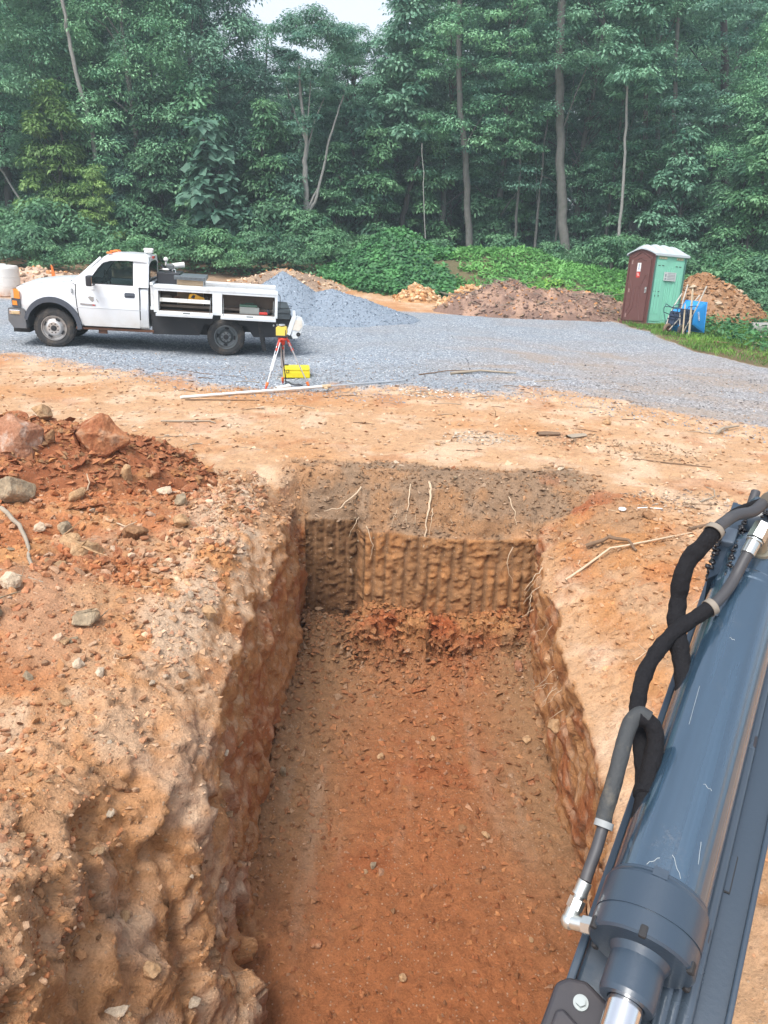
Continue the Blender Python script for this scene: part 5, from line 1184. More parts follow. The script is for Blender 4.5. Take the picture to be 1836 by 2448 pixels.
# ------------------------------------------------------------ WHEELBARROWS (stood on their noses)
M_blue = simple('blue_plastic', (.02, .24, .58), .42, var=.12, dirt=(.12, .17, .25), dirt_amt=.2)
M_bframe = simple('dark_blue_steel', (.025, .04, .075), .5, .3, var=.2)
M_hand = simple('grey_wood_handle', (.42, .39, .34), .8, var=.15)
M_rubb = simple('dusty_tyre', (.06, .055, .05), .9, var=.3, dirt=(.26, .15, .08), dirt_amt=.35)
M_rubr = simple('rusty_tyre', (.17, .115, .075), .9, var=.3)
def barrow(label, x, y, rz, tyre, rim):
    t = thing('wheelbarrow', label, 'wheelbarrow', (x, y, hgt(x, y)), (0, 0, rz), 'wheelbarrows stood on end beside the toilet')
    # tray: floor faces -x (towards viewer's left), opening +x
    bm = bmesh.new(); lo = [(.12, -.24, .36), (.12, .24, .36), (.12, .26, .80), (.12, -.26, .80)]; hi = [(.60, -.31, .13), (.60, .31, .13), (.44, .36, .98), (.44, -.36, .98)]
    inn = [(a - .0, b * .97, c_ * .985 + .008) for a, b, c_ in hi]; lin = [(a + .012, b * .95, c_) for a, b, c_ in lo]
    V_ = [bm.verts.new(p) for p in lo + hi + inn + lin]
    for f in [(0, 1, 2, 3), (0, 4, 5, 1), (1, 5, 6, 2), (2, 6, 7, 3), (3, 7, 4, 0), (4, 8, 9, 5), (5, 9, 10, 6), (6, 10, 11, 7), (7, 11, 8, 4), (8, 12, 13, 9), (9, 13, 14, 10), (10, 14, 15, 11), (11, 15, 12, 8), (12, 15, 14, 13)]: bm.faces.new([V_[i] for i in f])
    bmesh.ops.recalc_face_normals(bm, faces=bm.faces[:])
    es = [e for e in bm.edges if all(v in V_[:4] for v in e.verts) or (any(v in V_[:4] for v in e.verts) and any(v in V_[4:8] for v in e.verts))]
    bmesh.ops.bevel(bm, geom=es, offset=.05, segments=4, affect='EDGES', profile=.5)
    mb = MB(); mb.bm(bm, None, True); tray = mb.build('tray', M_blue, t); tray.data.set_sharp_from_angle(angle=R(50))
    m = MB(); m.tube([hi[0], hi[1], hi[2], hi[3], hi[0]], .014, 8); m.build('rim_bead', M_blue, tray)
    if not barrow.n:
        m = MB(); random.seed(9)
        for q_ in range(7):
            z_ = .70 - q_ * .035; xx = .22 + q_ * .012; yy = -.262 - (xx - .12) * .17
            m.tube([(xx - .02, yy - .005, z_ + .01), (xx + .015, yy - .010, z_ + random.uniform(-.012, .012)), (xx + .03, yy - .012, z_ + .012)], .007, 5)
        m.build('white_script', M_pvc, tray)
    barrow.n += 1
    for s_ in (-1, 1):
        m = MB(); m.tube([(.0, s_ * .07, .16), (.08, s_ * .20, .60), (.20, s_ * .27, .98), (.36, s_ * .31, 1.42)], [.017, .019, .019, .021], 8); m.build('handle', M_hand, t)
        m = MB(); m.tube([(.10, s_ * .22, .66), (-.18, s_ * .24, .62), (-.24, s_ * .24, .72), (-.22, s_ * .24, .86), (.14, s_ * .25, .88)], .011, 8); m.tube([(-.18, s_ * .24, .63), (.03, s_ * .12, .30)], .009, 6); m.build('leg', M_bframe, t)
    m = MB(); m.tube([(-.23, -.24, .78), (-.23, .24, .78)], .010, 6); m.tube([(.03, -.18, .52), (.03, .18, .52)], .012, 6); m.tube([(.08, -.2, .70), (.08, .2, .70)], .012, 6); m.box((.055, 0, .62), (.05, .34, .04)); m.box((.09, 0, .57), (.03, .44, .40), bev=.01); m.tube([(.05, -.12, .36), (.05, .12, .36)], .012, 6); m.tube([(0, -.08, .17), (.16, -.14, .06), (.40, -.2, .10), (.40, .2, .10), (.16, .14, .06), (0, .08, .17)], .011, 6); m.build('brace_and_shade_plate', M_bframe, t)  # wide dark plate over the tray floor stands in for shade and navy tone
    w = bpy.data.objects.new('wheel', None); COL.objects.link(w); w.parent = t; w.location = (0, 0, .175)
    m = MB(); m.lathe([(-.045, .10), (-.05, .13), (-.035, .165), (0, .178), (.035, .165), (.05, .13), (.045, .10)], (0, 0, 0), (0, 1, 0), 28); m.build('tyre', tyre, w)
    m = MB(); m.lathe([(-.04, .102), (-.03, .09), (-.01, .04), (-.05, .03), (-.05, .001)], (0, 0, 0), (0, 1, 0), 24); m.lathe([(.04, .102), (.03, .09), (.01, .04), (.05, .03), (.05, .001)], (0, 0, 0), (0, 1, 0), 24); m.cyl((0, -.09, 0), (0, .09, 0), .012); m.build('rim', rim, w)
    t.scale = (.90, .92, .92); return t
barrow.n = 0
barrow('blue wheelbarrow stood on its nose, nearer one, white script on the tray', 7.70, 20.42, R(33), M_rubb, M_rimd)
barrow('wheelbarrow stood on its nose behind the other one, with a rusty brown tyre', 7.55, 21.2, R(33), M_rubr, M_rust).rotation_euler = (0, R(24), R(33))
def lath(label, b, t_, w=.045):
    o = thing('wooden_stake', label, 'stake', b); d = Vector(t_) - Vector(b); ln = d.length
    m = MB(); q = d.to_track_quat('Z', 'Y').to_matrix().to_4x4() @ Matrix.Rotation(R(25), 4, 'Z')
    m.prism([(-w / 2, -.011), (w / 2, -.011), (w / 2, .011), (-w / 2, .011)], 'z', 0, ln - .06, M=q); m.prism([(-w / 2, -.011), (w / 2, -.011), (w / 2, .011), (-w / 2, .011)], 'z', ln - .06, ln, M=q, fn=lambda x_, y_, z_: (x_ * (1 if z_ < ln - .03 else .3), y_, z_)); m.build('lath', M_lath, o)
lath('tall pale wooden stake leaning on the blue wheelbarrow', (7.80, 20.10, 0.0), (7.76, 20.30, 1.27), .055)
lath('short pale stake behind the tall one against the wheelbarrow frame', (7.70, 20.30, 0.05), (7.60, 20.22, .90), .035)

# ------------------------------------------------------------ SURVEY GEAR
F = [Vector((-1.93, 11.75, 0)), Vector((-1.273, 12.149, 0)), Vector((-1.75, 12.40, 0))]; F = [Vector((p.x, p.y, hgt(p.x, p.y))) for p in F]
tp = thing('survey_tripod', 'orange and aluminium survey tripod set up on the edge of the gravel', 'tripod', (-1.70, 12.12, 0)); T0 = Vector((-1.70, 12.12, 0))
m = MB(); m.lathe([(0, .001), (0, .075), (.03, .08), (.045, .06), (.05, .04), (.10, .035), (.12, .025), (.12, .001)], (0, 0, .79), (0, 0, -1), 16); m.build('head', M_red, tp)
for i_, f_ in enumerate(F):
    d_ = f_ - T0; out = Vector((d_.x, d_.y, 0)).normalized(); lat = Vector((-out.y, out.x, 0)); top = Vector((0, 0, .755)) + out * .075; bot = d_ + Vector((0, 0, .02)); ax = bot - top
    lg = bpy.data.objects.new('leg', None); COL.objects.link(lg); lg.parent = tp
    m = MB()
    for s_ in (-1, 1): m.tube([top + lat * .022 * s_ + ax * .05, top + lat * .022 * s_ + ax * .62], .0085, 8)
    m.tube([top + ax * .30, top + ax * .90], .011, 8); m.build('leg_tube', M_alu, lg)
    m = MB(); m.tube([top, top + ax * .13], .022, 8); m.build('hinge_block', M_red, lg)
    m = MB(); m.tube([top + ax * .17, top + ax * .22], .024, 8); m.build('clamp', M_red, lg)
    m = MB(); m.tube([top + ax * .86, top + ax * .93], [.024, .022], 8); m.build('foot_collar', M_orange, lg)
    m = MB(); m.tube([top + ax * .93, top + ax * 1.0], [.018, .010], 8); m.build('foot_spike', M_red, lg)
m = MB(); m.tube([(-.02, -.03, .70), (.0, -.02, .45), (.03, .02, .18), (.035, .05, .03)], .010, 6); m.build('strap', M_blackb, tp)
ls = thing('laser_level', 'yellow rotary laser level on top of the tripod', 'laser level', (-1.712, 12.12, .795))
m = MB(); m.box((0, 0, .015), (.17, .16, .03), bev=.008); m.build('base', M_blackb, ls)
m = MB(); m.prism([(-.085, .03), (.07, .03), (.085, .08), (.075, .15), (.05, .165), (-.06, .165), (-.085, .15)], 'y', -.065, .065); m.build('casing', M_lyel, ls)
m = MB(); m.prism([(.060, .025), (.075, .025), (.070, .12), (.062, .12)], 'y', -.07, -.064); m.build('side_guard', M_blackb, ls)
m = MB(); m.cyl((-.0, 0, .165), (0, 0, .178), .045); m.build('window_ring', M_blackb, ls)
m = MB(); m.cyl((0, 0, .178), (0, 0, .196), .052, .050); m.build('cap', M_alu, ls)
cs = thing('instrument_case', 'bright yellow hard case lying on the gravel behind the tripod', 'case', (-1.60, 13.02, hgt(-1.6, 13.0)), (0, 0, R(8)))
m = MB(); m.box((0, 0, .06), (.46, .36, .12), bev=.02); m.build('case_bottom', M_yel, cs)
m = MB(); m.box((0, 0, .145), (.455, .355, .05), bev=.018); m.box((0, -.05, .172), (.34, .16, .01), bev=.004); m.build('case_lid', M_yel, cs)
m = MB(); m.box((-.15, -.183, .115), (.05, .012, .05)); m.box((-.17, .1, .18), (.08, .05, .02), bev=.006); m.tube([(-.24, .05, .15), (-.27, .05, .17), (-.27, -.05, .17), (-.24, -.05, .15)], .008, 6); m.build('latch', M_blackb, cs)
m = MB(); m.box((-.15, -.191, .115), (.03, .006, .03)); m.build('latch_face', M_yel, cs)
pp = thing('white_tube', 'short white plastic tube lying at the foot of the tripod', 'tube', (-1.69, 11.96, hgt(-1.69, 11.96) + .035), (0, 0, R(-32)))
m = MB(); m.lathe([(-.15, .028), (-.15, .036), (-.11, .036), (-.11, .034), (.15, .034), (.15, .026), (-.15, .026)], (0, 0, 0), (1, 0, 0), 20); m.build('tube_wall', M_pvc, pp); pp.rotation_euler.z = R(52)
m = MB(); m.box((.02, 0, .035), (.04, .012, .004)); m.build('print_mark', M_blackb, pp)
tag(MB().tube([(-1.69, 12.25, .06), (-1.63, 12.26, .05), (-1.58, 12.2, .035), (-1.52, 12.16, .03), (-1.45, 12.2, .025), (-1.40, 12.20, .02)], .014, 6).build('black_strap', M_blackb), 'black strap trailing over the gravel from the tripod foot', 'strap')
rd = thing('grade_rod', 'long white grade rod lying on the clay at the gravel edge', 'rod', (-3.037, 10.866, hgt(-3.037, 10.866) + .03))
pA = Vector((0, 0, 0)); pB = Vector((.267 + 3.037, 12.86 - 10.866, hgt(.267, 12.86) - hgt(-3.037, 10.866)))
mid = pA.lerp(pB, .62)
m = MB(); m.tube([pA, mid], .022, 8); m.build('lower_section', M_pvc, rd)
m = MB(); m.tube([mid - (pB - pA) * .03, pB], .016, 8); m.build('upper_section', M_alu, rd)
m = MB(); m.tube([mid - (pB - pA) * .025, mid + (pB - pA) * .015], .03, 8); m.box(tuple(mid + Vector((-.02, -.07, -.01))), (.05, .16, .02), rot=(0, 0, .2)); m.build('clamp', simple('tan_clamp', (.5, .38, .24), .6), rd)

# ------------------------------------------------------------ DRUM, STAKE, TYRE
dr = thing('plastic_drum', 'white plastic water drum at the far left edge of the yard', 'drum', (-13.15, 25.6, hgt(-13.15, 25.6)))
m = MB(); m.lathe([(0, .001), (0, .44), (.03, .47), (.28, .475), (.29, .465), (.31, .475), (.56, .475), (.57, .465), (.59, .475), (.86, .47), (.93, .44), (.95, .3), (.95, .001)], (0, 0, 0), (0, 0, 1), 36); m.build('drum_shell', simple('dirty_white_plastic', (.70, .67, .63), .5, var=.05, dirt=(.45, .22, .10), dirt_amt=.15, low_dirt=(.0, .35)), dr)
m = MB(); m.cyl((0, 0, .95), (0, 0, .99), .12, .11); m.build('drum_cap', M_pvc, dr)
dr.location = (-12.55, 25.3, hgt(-12.55, 25.3)); dr.scale = (1, 1, 1)
cn = thing('survey_flag', 'small orange marker sticking up beyond the truck bonnet', 'marker', (-12.12, 28.0, hgt(-12.1, 28)))
m = MB(); m.tube([(0, 0, 0), (.0, 0, .80)], .012, 6); m.build('stake', M_lath, cn)
m = MB(); m.prism([(-.03, .86), (.03, .80), (.16, .15), (.10, .12), (.05, .45), (.02, .20), (-.02, .22)], 'y', -.015, .015); m.build('ribbon', M_orange, cn)
ty = thing('old_tyre', 'old black tyre half sunk in weeds at the right edge of the yard', 'tyre', (11.72, 25.0, hgt(11.7, 25) + .18), (R(68), R(8), R(30)))
m = MB(); m.lathe([(-.10, .26), (-.11, .31), (-.08, .36), (0, .38), (.08, .36), (.11, .31), (.10, .26)], (0, 0, 0), (0, 0, 1), 36); m.build('rubber', simple('old_rubber', (.02, .022, .024), .6, var=.3), ty)

# ------------------------------------------------------------ HEAPS
def heap(name, label, cat, cx, cy, rx, ry, h, col_fn, seed, n=110, pw=1.0, lump_=.05, ridge_=None, slope=1.0, mat=M_dirt, rz=0):
    gx, gy = np.meshgrid(np.linspace(-1.15, 1.15, n), np.linspace(-1.15, 1.15, n)); x_ = gx * rx; y_ = gy * ry
    ca, sa = math.cos(rz), math.sin(rz); wx = cx + x_ * ca - y_ * sa; wy = cy + x_ * sa + y_ * ca
    rr = np.sqrt(gx ** 2 + gy ** 2) + .10 * fbm(gx * 2 + seed, gy * 2, gx * 0, 3, seed)
    z_ = h * np.clip(1 - rr, 0, 1) ** pw
    if ridge_: z_ = ridge_(gx, gy, z_)
    z_ = z_ + (lump_ * fbm(wx * 2.5, wy * 2.5, z_ * 2.5, 4, seed + 1) + lump_ * .5 * (1 - worley(wx * 5, wy * 5, z_ * 5, seed)[0])) * np.clip((1.05 - rr) * 4, 0, 1)
    base = np.array([[hgt(a, b) for a, b in zip(r1[::8], r2[::8])] for r1, r2 in zip(wx[::8], wy[::8])])
    bi = np.clip(np.linspace(0, base.shape[0] - 1, n), 0, base.shape[0] - 1.001); b0 = bi.astype(int); bf = bi - b0
    B1 = base[b0] * (1 - bf[:, None]) + base[b0 + 1] * bf[:, None]; B2 = B1[:, b0] * (1 - bf[None]) + B1[:, b0 + 1] * bf[None]
    z_ = z_ + B2 - .10 * sstep(.92, 1.1, rr)
    P_ = np.stack([wx, wy, z_], -1); cc = col_fn(wx, wy, z_, gx, gy) * (1 + .18 * fbm(wx * 14, wy * 14, z_ * 14, 3, seed + 2))[..., None]
    ii = (np.arange(n - 1)[:, None] * n + np.arange(n - 1)[None]).ravel(); fc = np.stack([ii, ii + 1, ii + n + 1, ii + n], 1)
    keep = (rr.ravel()[fc] < 1.12).any(1); fc = fc[keep]
    t = thing(name, label, cat, (cx, cy, hgt(cx, cy)))
    loc = np.array(t.location)
    o = np_mesh('heap_body', P_.reshape(-1, 3) - loc, fc, mat, {'Col': np.clip(cc, 0, 1).reshape(-1, 3)}, True, t)
    return t, P_, rr, loc
def heap_stones(t, P_, rr, loc, n, lo, hi, cols_, pr, mask=None, nm='stones'):
    w = ((rr < 1.0) * 1.0 * (1 if mask is None else mask)).ravel(); idx = rng.choice(len(w), n, p=w / w.sum())
    pts = P_.reshape(-1, 3)[idx] + rng.normal(0, .02, (n, 3)) * [1, 1, 0]; nn = normals(P_).reshape(-1, 3)[idx]
    pebbles(nm, pts - loc, nn, sizes(n, lo, hi, 2.5), pick(cols_, pr, n), '', parent=t)
GR = [colr(.19, .235, .285), colr(.26, .31, .37), colr(.38, .43, .49), colr(.13, .16, .20)]
# grey crushed stone
def gridge(gx, gy, z): 
    # long ridge falling to the right
    rr = np.sqrt(((gx + .42) / .62) ** 2 + (gy / .95) ** 2); a = 1.22 * np.clip(1 - rr, 0, 1) ** .85
    r2 = np.sqrt(((gx - .10) / .95) ** 2 + (gy / .85) ** 2); b = .78 * np.clip(1 - r2, 0, 1)
    return np.maximum(a, b) + .12 * np.minimum(a, b)
t, P_, rr, loc = heap('gravel_heap', 'heap of blue-grey crushed stone behind the truck bed', 'gravel heap', -1.95, 22.3, 2.75, 2.3, 1.0, lambda x_, y_, z_, a, b: np.broadcast_to(colr(.22, .265, .32), x_.shape + (3,)), 500, 130, 1, .02, gridge)
heap_stones(t, P_, rr, loc, 7000, .012, .030, GR, [3, 3.5, 2, 1.2])
# brush and mulch heap
def mridge(gx, gy, z): return .78 * np.clip(1 - (np.abs(gx + .15 * fbm(gy * 3, gx * 2, gx * 0, 3, 78)) ** 2.5 + np.abs(gy) ** 2), 0, 1) ** .9 * (1 + .75 * fbm(gx * 3, gy * 3, gx * 0, 4, 77))
t, P_, rr, loc = heap('brush_heap', 'long low heap of brown soil, stones and brushwood left of the toilet', 'brush heap', 4.75, 25.4, 3.3, 1.7, 1.0,
    lambda x_, y_, z_, a, b: mixa(np.broadcast_to(colr(.21, .135, .105), x_.shape + (3,)), colr(.36, .23, .165), sstep(-.2, .3, fbm(x_ * 2, y_ * 2, z_ * 2, 4, 88))), 510, 120, 1, .16, mridge)
heap_stones(t, P_, rr, loc, 4200, .012, .075, [colr(.23, .15, .12), colr(.36, .26, .2), OCHRE, GREY], [4, 2, 1.5, 2])
twm = MB(); random.seed(21)
for i_ in range(230):
    idx = random.randrange(P_.reshape(-1, 3).shape[0]); p = Vector(P_.reshape(-1, 3)[idx]) - Vector(loc)
    if rr.ravel()[idx] > .95: continue
    a = random.uniform(0, 6.28); ln = random.uniform(.2, .9); d_ = Vector((math.cos(a), math.sin(a) * .5, random.uniform(-.1, .35)))
    twm.tube([p + Vector((0, 0, .03)), p + d_ * ln * .5 + Vector((0, 0, random.uniform(0, .08))), p + d_ * ln], [.018, .014, .007], 4)
o_ = twm.build('brushwood', simple('brushwood', (.20, .165, .13), .9, var=.4), t); o_['kind'] = 'stuff'
t, P_, rr, loc = heap('clay_spill', 'pale orange broken clay at the left end of the brush heap', 'clay heap', 2.75, 26.6, 1.3, .9, .85, lambda x_, y_, z_, a, b: mixa(np.broadcast_to(colr(.44, .25, .12), x_.shape + (3,)), colr(.55, .40, .25), sstep(-.2, .3, fbm(x_ * 3, y_ * 3, z_ * 3, 4, 98))), 520, 70, 1, .10, rz=.5)
heap_stones(t, P_, rr, loc, 700, .02, .12, [colr(.5, .3, .15), colr(.58, .42, .26), OCHRE], [3, 3, 2])
t, P_, rr, loc = heap('clay_spill', 'small patch of orange broken clay at the foot of the green bank', 'clay heap', .95, 28.6, .9, .7, .5, lambda x_, y_, z_, a, b: mixa(np.broadcast_to(colr(.44, .25, .12), x_.shape + (3,)), colr(.55, .40, .25), sstep(-.2, .3, fbm(x_ * 3, y_ * 3, z_ * 3, 4, 99))), 525, 60, 1, .10)
heap_stones(t, P_, rr, loc, 400, .02, .12, [colr(.5, .3, .15), colr(.58, .42, .26), OCHRE], [3, 3, 2])
t, P_, rr, loc = heap('soil_heap', 'low heap of grey brown soil behind the gravel heap at the back of the yard', 'soil heap', -4.2, 30.5, 2.6, 1.2, .75, lambda x_, y_, z_, a, b: mixa(np.broadcast_to(colr(.26, .19, .14), x_.shape + (3,)), colr(.42, .30, .20), sstep(-.2, .3, fbm(x_ * 2, y_ * 2, z_ * 2, 4, 101))), 530, 70, .8, .08)
heap_stones(t, P_, rr, loc, 700, .02, .09, [PALE, OCHRE, GREY], [3, 2, 2])
t, P_, rr, loc = heap('soil_heap', 'low pinkish soil bank beyond the truck bonnet, left of the orange marker', 'soil heap', -13.5, 29.6, 3.2, 1.4, .55, lambda x_, y_, z_, a, b: mixa(np.broadcast_to(colr(.34, .22, .16), x_.shape + (3,)), colr(.50, .37, .28), sstep(-.2, .3, fbm(x_ * 2, y_ * 2, z_ * 2, 4, 102))), 535, 70, .8, .08)
heap_stones(t, P_, rr, loc, 600, .02, .12, [PALE, OCHRE, GREY], [3, 2, 2])
rheap = heap('soil_heap', 'heap of orange brown soil and broken rock right behind the wheelbarrows', 'soil heap', 10.0, 25.3, 2.25, 1.8, 1.5, lambda x_, y_, z_, a, b: mixa(np.broadcast_to(colr(.26, .14, .07), x_.shape + (3,)), colr(.33, .20, .12), sstep(-.25, .3, fbm(x_ * 2, y_ * 2, z_ * 2, 4, 103))), 540, 120, .85, .12)
t, P_, rr, loc = rheap; heap_stones(t, P_, rr, loc, 2600, .015, .09, [colr(.28, .15, .075), colr(.36, .23, .14), OCHRE * .8, BROWN], [4, 3, 2, 1])
# red spoil beside the trench
sph = heap('spoil_heap', 'heap of brick-red clay dug from the trench, at the left edge', 'spoil heap', -3.7, 7.25, 1.9, 1.15, .52, lambda x_, y_, z_, a, b: mixa(mixa(np.broadcast_to(colr(.30, .125, .058), x_.shape + (3,)), colr(.24, .085, .038), sstep(-.25, .3, fbm(x_ * 2, y_ * 2, z_ * 2, 4, 104))), OCHRE, sstep(.15, .4, fbm(x_ * 4, y_ * 4, z_ * 4, 4, 105)) * .5), 550, 190, .7, .15)
t, P_, rr, loc = sph; heap_stones(t, P_, rr, loc, 5500, .007, .055, [colr(.30, .125, .058), colr(.24, .085, .038), OCHRE * .8, BROWN], [4, 3, 1, 1])
# ------------------------------------------------------------ ROCKS
def rock_mat(name, a, b, spots=None, sp_amt=.5, bscale=14):
    m, nt, p, out = newmat(name); tc = nt.nodes.new('ShaderNodeTexCoord').outputs['Object']
    n1 = noise(nt, tc, 5, 6, .62); n2 = noise(nt, tc, 40, 5, .65); c_ = mixc(nt, mrange(nt, n1, .35, .65), a, b)
    if spots: c_ = mixc(nt, math_node(nt, 'MULTIPLY', mrange(nt, noise(nt, tc, 9, 5, .6), .52, .62), sp_amt), c_, spots)
    c_ = mixc(nt, 1.0, c_, mrange(nt, n2, .25, .75, .72, 1.25), 'MULTIPLY'); L(nt, c_, p.inputs['Base Color'])
    p.inputs['Roughness'].default_value = .92; p.inputs['Specular IOR Level'].default_value = .2
    bump(nt, p, math_node(nt, 'ADD', n2, n1), .6, .02); return m
RM = {'red': rock_mat('red_clay_rock', (.24, .085, .04), (.38, .17, .08), (.45, .30, .2), .5), 'tan': rock_mat('tan_rock', (.34, .20, .10), (.50, .34, .20), (.3, .14, .06), .5),
      'grey': rock_mat('olive_grey_rock', (.23, .18, .12), (.36, .28, .19), (.40, .25, .13), .4), 'pale': rock_mat('pale_rock', (.44, .34, .24), (.60, .49, .37), (.4, .24, .13), .4),
      'pink': rock_mat('pinkish_boulder', (.26, .11, .06), (.37, .20, .125), (.50, .40, .33), .55), 'brown': rock_mat('brown_clod', (.21, .105, .05), (.33, .19, .10), (.16, .06, .03), .5)}
def rock_mesh(seed, dims, subd=3, rough=.10, cuts=9, name='rock'):
    r = random.Random(seed); bm = bmesh.new(); pts = []
    while len(pts) < cuts + 7:
        v = Vector((r.uniform(-1, 1), r.uniform(-1, 1), r.uniform(-1, 1)))
        if .55 < v.length < 1: pts.append(v.normalized() * r.uniform(.75, 1))
    for p in pts: bm.verts.new((p.x * dims[0], p.y * dims[1], p.z * dims[2]))
    bmesh.ops.convex_hull(bm, input=bm.verts[:]); bmesh.ops.delete(bm, geom=[v for v in bm.verts if not v.link_faces], context='VERTS')
    mx = max(dims); bmesh.ops.bevel(bm, geom=bm.edges[:], offset=mx * .05, segments=1, affect='EDGES', profile=.7)
    bmesh.ops.triangulate(bm, faces=bm.faces[:])
    if subd: bmesh.ops.subdivide_edges(bm, edges=bm.edges[:], cuts=subd, use_grid_fill=True, smooth=0)
    bm.normal_update(); co = np.array([v.co[:] for v in bm.verts]) / mx; nn = np.array([v.normal[:] for v in bm.verts])
    d = (rough * fbm(co[:, 0] * 2.2 + seed, co[:, 1] * 2.2, co[:, 2] * 2.2, 4, seed) + rough * .35 * fbm(co[:, 0] * 9, co[:, 1] * 9 + seed, co[:, 2] * 9, 3, seed + 1)) * mx
    for v, n_, dd in zip(bm.verts, nn, d): v.co += Vector(n_) * dd
    me = bpy.data.meshes.new(name); bm.to_mesh(me); bm.free(); return me
def rock(label, x, y, dims, mat, seed, rot=(0, 0, 0), z=None, sink=.25, name='rock', group=None, subd=3, rough=.10, cat='rock'):
    me = rock_mesh(seed, dims, subd, rough); me.materials.append(RM[mat]); o = bpy.data.objects.new(name, me); COL.objects.link(o)
    o.location = (x, y, (hgt(x, y) if z is None else z) + dims[2] * (1 - 2 * sink)); o.rotation_euler = rot; return tag(o, label, cat, group)
hz = lambda x_, y_: max(hgt(x_, y_), heapz(x_, y_))
def heapz(x_, y_):
    P_ = sph[1]; d2 = (P_[..., 0] - x_) ** 2 + (P_[..., 1] - y_) ** 2; i = np.unravel_index(np.argmin(d2), d2.shape); return float(P_[i][2]) if d2[i] < .01 else -9
rock('largest boulder, pinkish red with a pale cap, at the left edge on the spoil heap', -3.52, 6.62, (.43, .34, .32), 'pink', 3, (0.1, 0.1, .4), hz(-3.52, 6.62) - .1, .2, name='boulder', subd=5, rough=.07)
rock('big brown-red boulder with a dark undercut face, right half of the spoil heap', -2.72, 6.90, (.40, .28, .25), 'red', 12, (0, .1, .2), hz(-2.72, 6.9) - .12, .15, name='boulder', subd=5)
rock('olive-grey rounded boulder below the pinkish one at the left edge', -3.10, 5.98, (.22, .17, .15), 'grey', 8, (0, 0, .3), None, .15, name='boulder', subd=5, rough=.06)
rk_ = [ ('tan stone with a pale face on the crest of the spoil heap', -3.72, 7.95, (.13, .10, .11), 'tan', 1, 0), ('dark red clod standing on the crest right of the tan stone', -3.05, 7.85, (.09, .07, .06), 'red', 2, 0), ('red clod on the crest at the left edge of the heap', -4.35, 7.75, (.17, .12, .10), 'red', 4, 0), ('orange-red lump on the crest between the left edge clod and the tan stone', -4.02, 7.95, (.16, .12, .11), 'red', 5, 0),
 ('dark angular stone at the foot of the heap between the two red boulders', -3.12, 6.75, (.06, .05, .10), 'brown', 6, 0), ('upright tan stone leaning on the brown-red boulder', -2.38, 6.58, (.07, .06, .09), 'tan', 7, 0), ('round red clod right of the upright tan stone', -2.17, 6.75, (.075, .065, .06), 'red', 9, 0), ('grey stone with a bluish face at the right foot of the heap', -2.05, 6.62, (.085, .06, .05), 'pale', 10, 0),
 ('knobbly grey-tan stone at the right foot of the heap', -1.86, 6.45, (.085, .07, .06), 'grey', 11, 0), ('red slab with a straight top edge at the right end of the heap', -1.88, 6.85, (.15, .07, .035), 'red', 13, .1), ('round red clod farthest right of the heap', -1.72, 7.12, (.07, .06, .055), 'red', 14, 0), ('flat red clod behind the round one at the right end', -2.12, 7.4, (.11, .07, .05), 'red', 15, 0),
 ('two-toned tan and orange rock alone on the pale bank', -1.72, 5.93, (.105, .085, .075), 'tan', 16, .5), ('long thin red slab tilted up, below the brown-red boulder', -2.50, 5.95, (.19, .10, .022), 'red', 17, .35), ('tilted tan slab with a stick behind it', -2.66, 6.10, (.12, .06, .05), 'tan', 18, .5), ('tan slab with a square front edge, left of the wedge stone', -2.40, 5.30, (.11, .09, .035), 'tan', 19, .4), ('brown wedge stone throwing a dark shadow, middle of the slab group', -2.20, 5.12, (.155, .10, .05), 'tan', 20, .6), ('thin pointed red slab right of the wedge stone', -1.98, 5.22, (.15, .06, .03), 'red', 21, -.3),
 ('small rusty clod below the pointed slab', -2.05, 5.0, (.07, .05, .035), 'red', 22, 0), ('small grey-tan stone standing behind the square slab', -2.52, 5.5, (.075, .06, .06), 'grey', 23, 0), ('pale pointed stone left of the slab group', -2.68, 5.42, (.05, .04, .055), 'pale', 24, 0), ('brown round clod with a white root on it right of the slabs', -2.0, 5.6, (.12, .10, .075), 'brown', 25, 0),
 ('flat mustard-tan slab at the left edge below the grey boulder', -2.98, 5.18, (.15, .11, .03), 'tan', 26, .1), ('pinkish flat rock at the left edge, middle height', -2.80, 4.72, (.12, .09, .05), 'pink', 27, 0), ('yellowish rock in the pale gravel at the left edge', -2.42, 4.42, (.09, .08, .06), 'pale', 28, 0), ('olive-grey block at the left edge, half out of view', -2.40, 4.05, (.14, .11, .09), 'grey', 29, 0), ('olive clod in the middle of the pale gravel patch', -1.86, 4.18, (.12, .10, .06), 'grey', 30, 0),
 ('pinkish stone poking out of the bank above the trench edge', -1.20, 4.68, (.065, .05, .06), 'tan', 31, 0), ('white stone in the grey gravel patch left of the trench', -1.72, 3.72, (.045, .035, .03), 'pale', 32, 0), ('second white stone beside a red clod in the gravel patch', -1.58, 3.66, (.04, .035, .035), 'pale', 33, 0), ('flat brown chip on the near left bank', -1.28, 3.02, (.055, .04, .02), 'brown', 34, .3), ('pale chip on the near left bank below the brown chip', -1.27, 2.86, (.045, .03, .015), 'pale', 35, .2),
 ('large tan angular block in the bottom left corner', -1.03, 1.80, (.10, .085, .09), 'tan', 36, .3), ('white crumbly block right of the tan angular block', -.92, 1.80, (.05, .045, .04), 'pale', 37, 0), ('tan stone on the near bank above the bottom left corner', -.98, 2.45, (.055, .045, .04), 'tan', 38, 0), ('whitish flake in a hollow of the near left bank', -1.05, 2.22, (.06, .03, .012), 'pale', 39, .4), ('grey-tan stone in the pale rubble of the near bank', -1.02, 1.98, (.05, .04, .03), 'grey', 40, 0)]
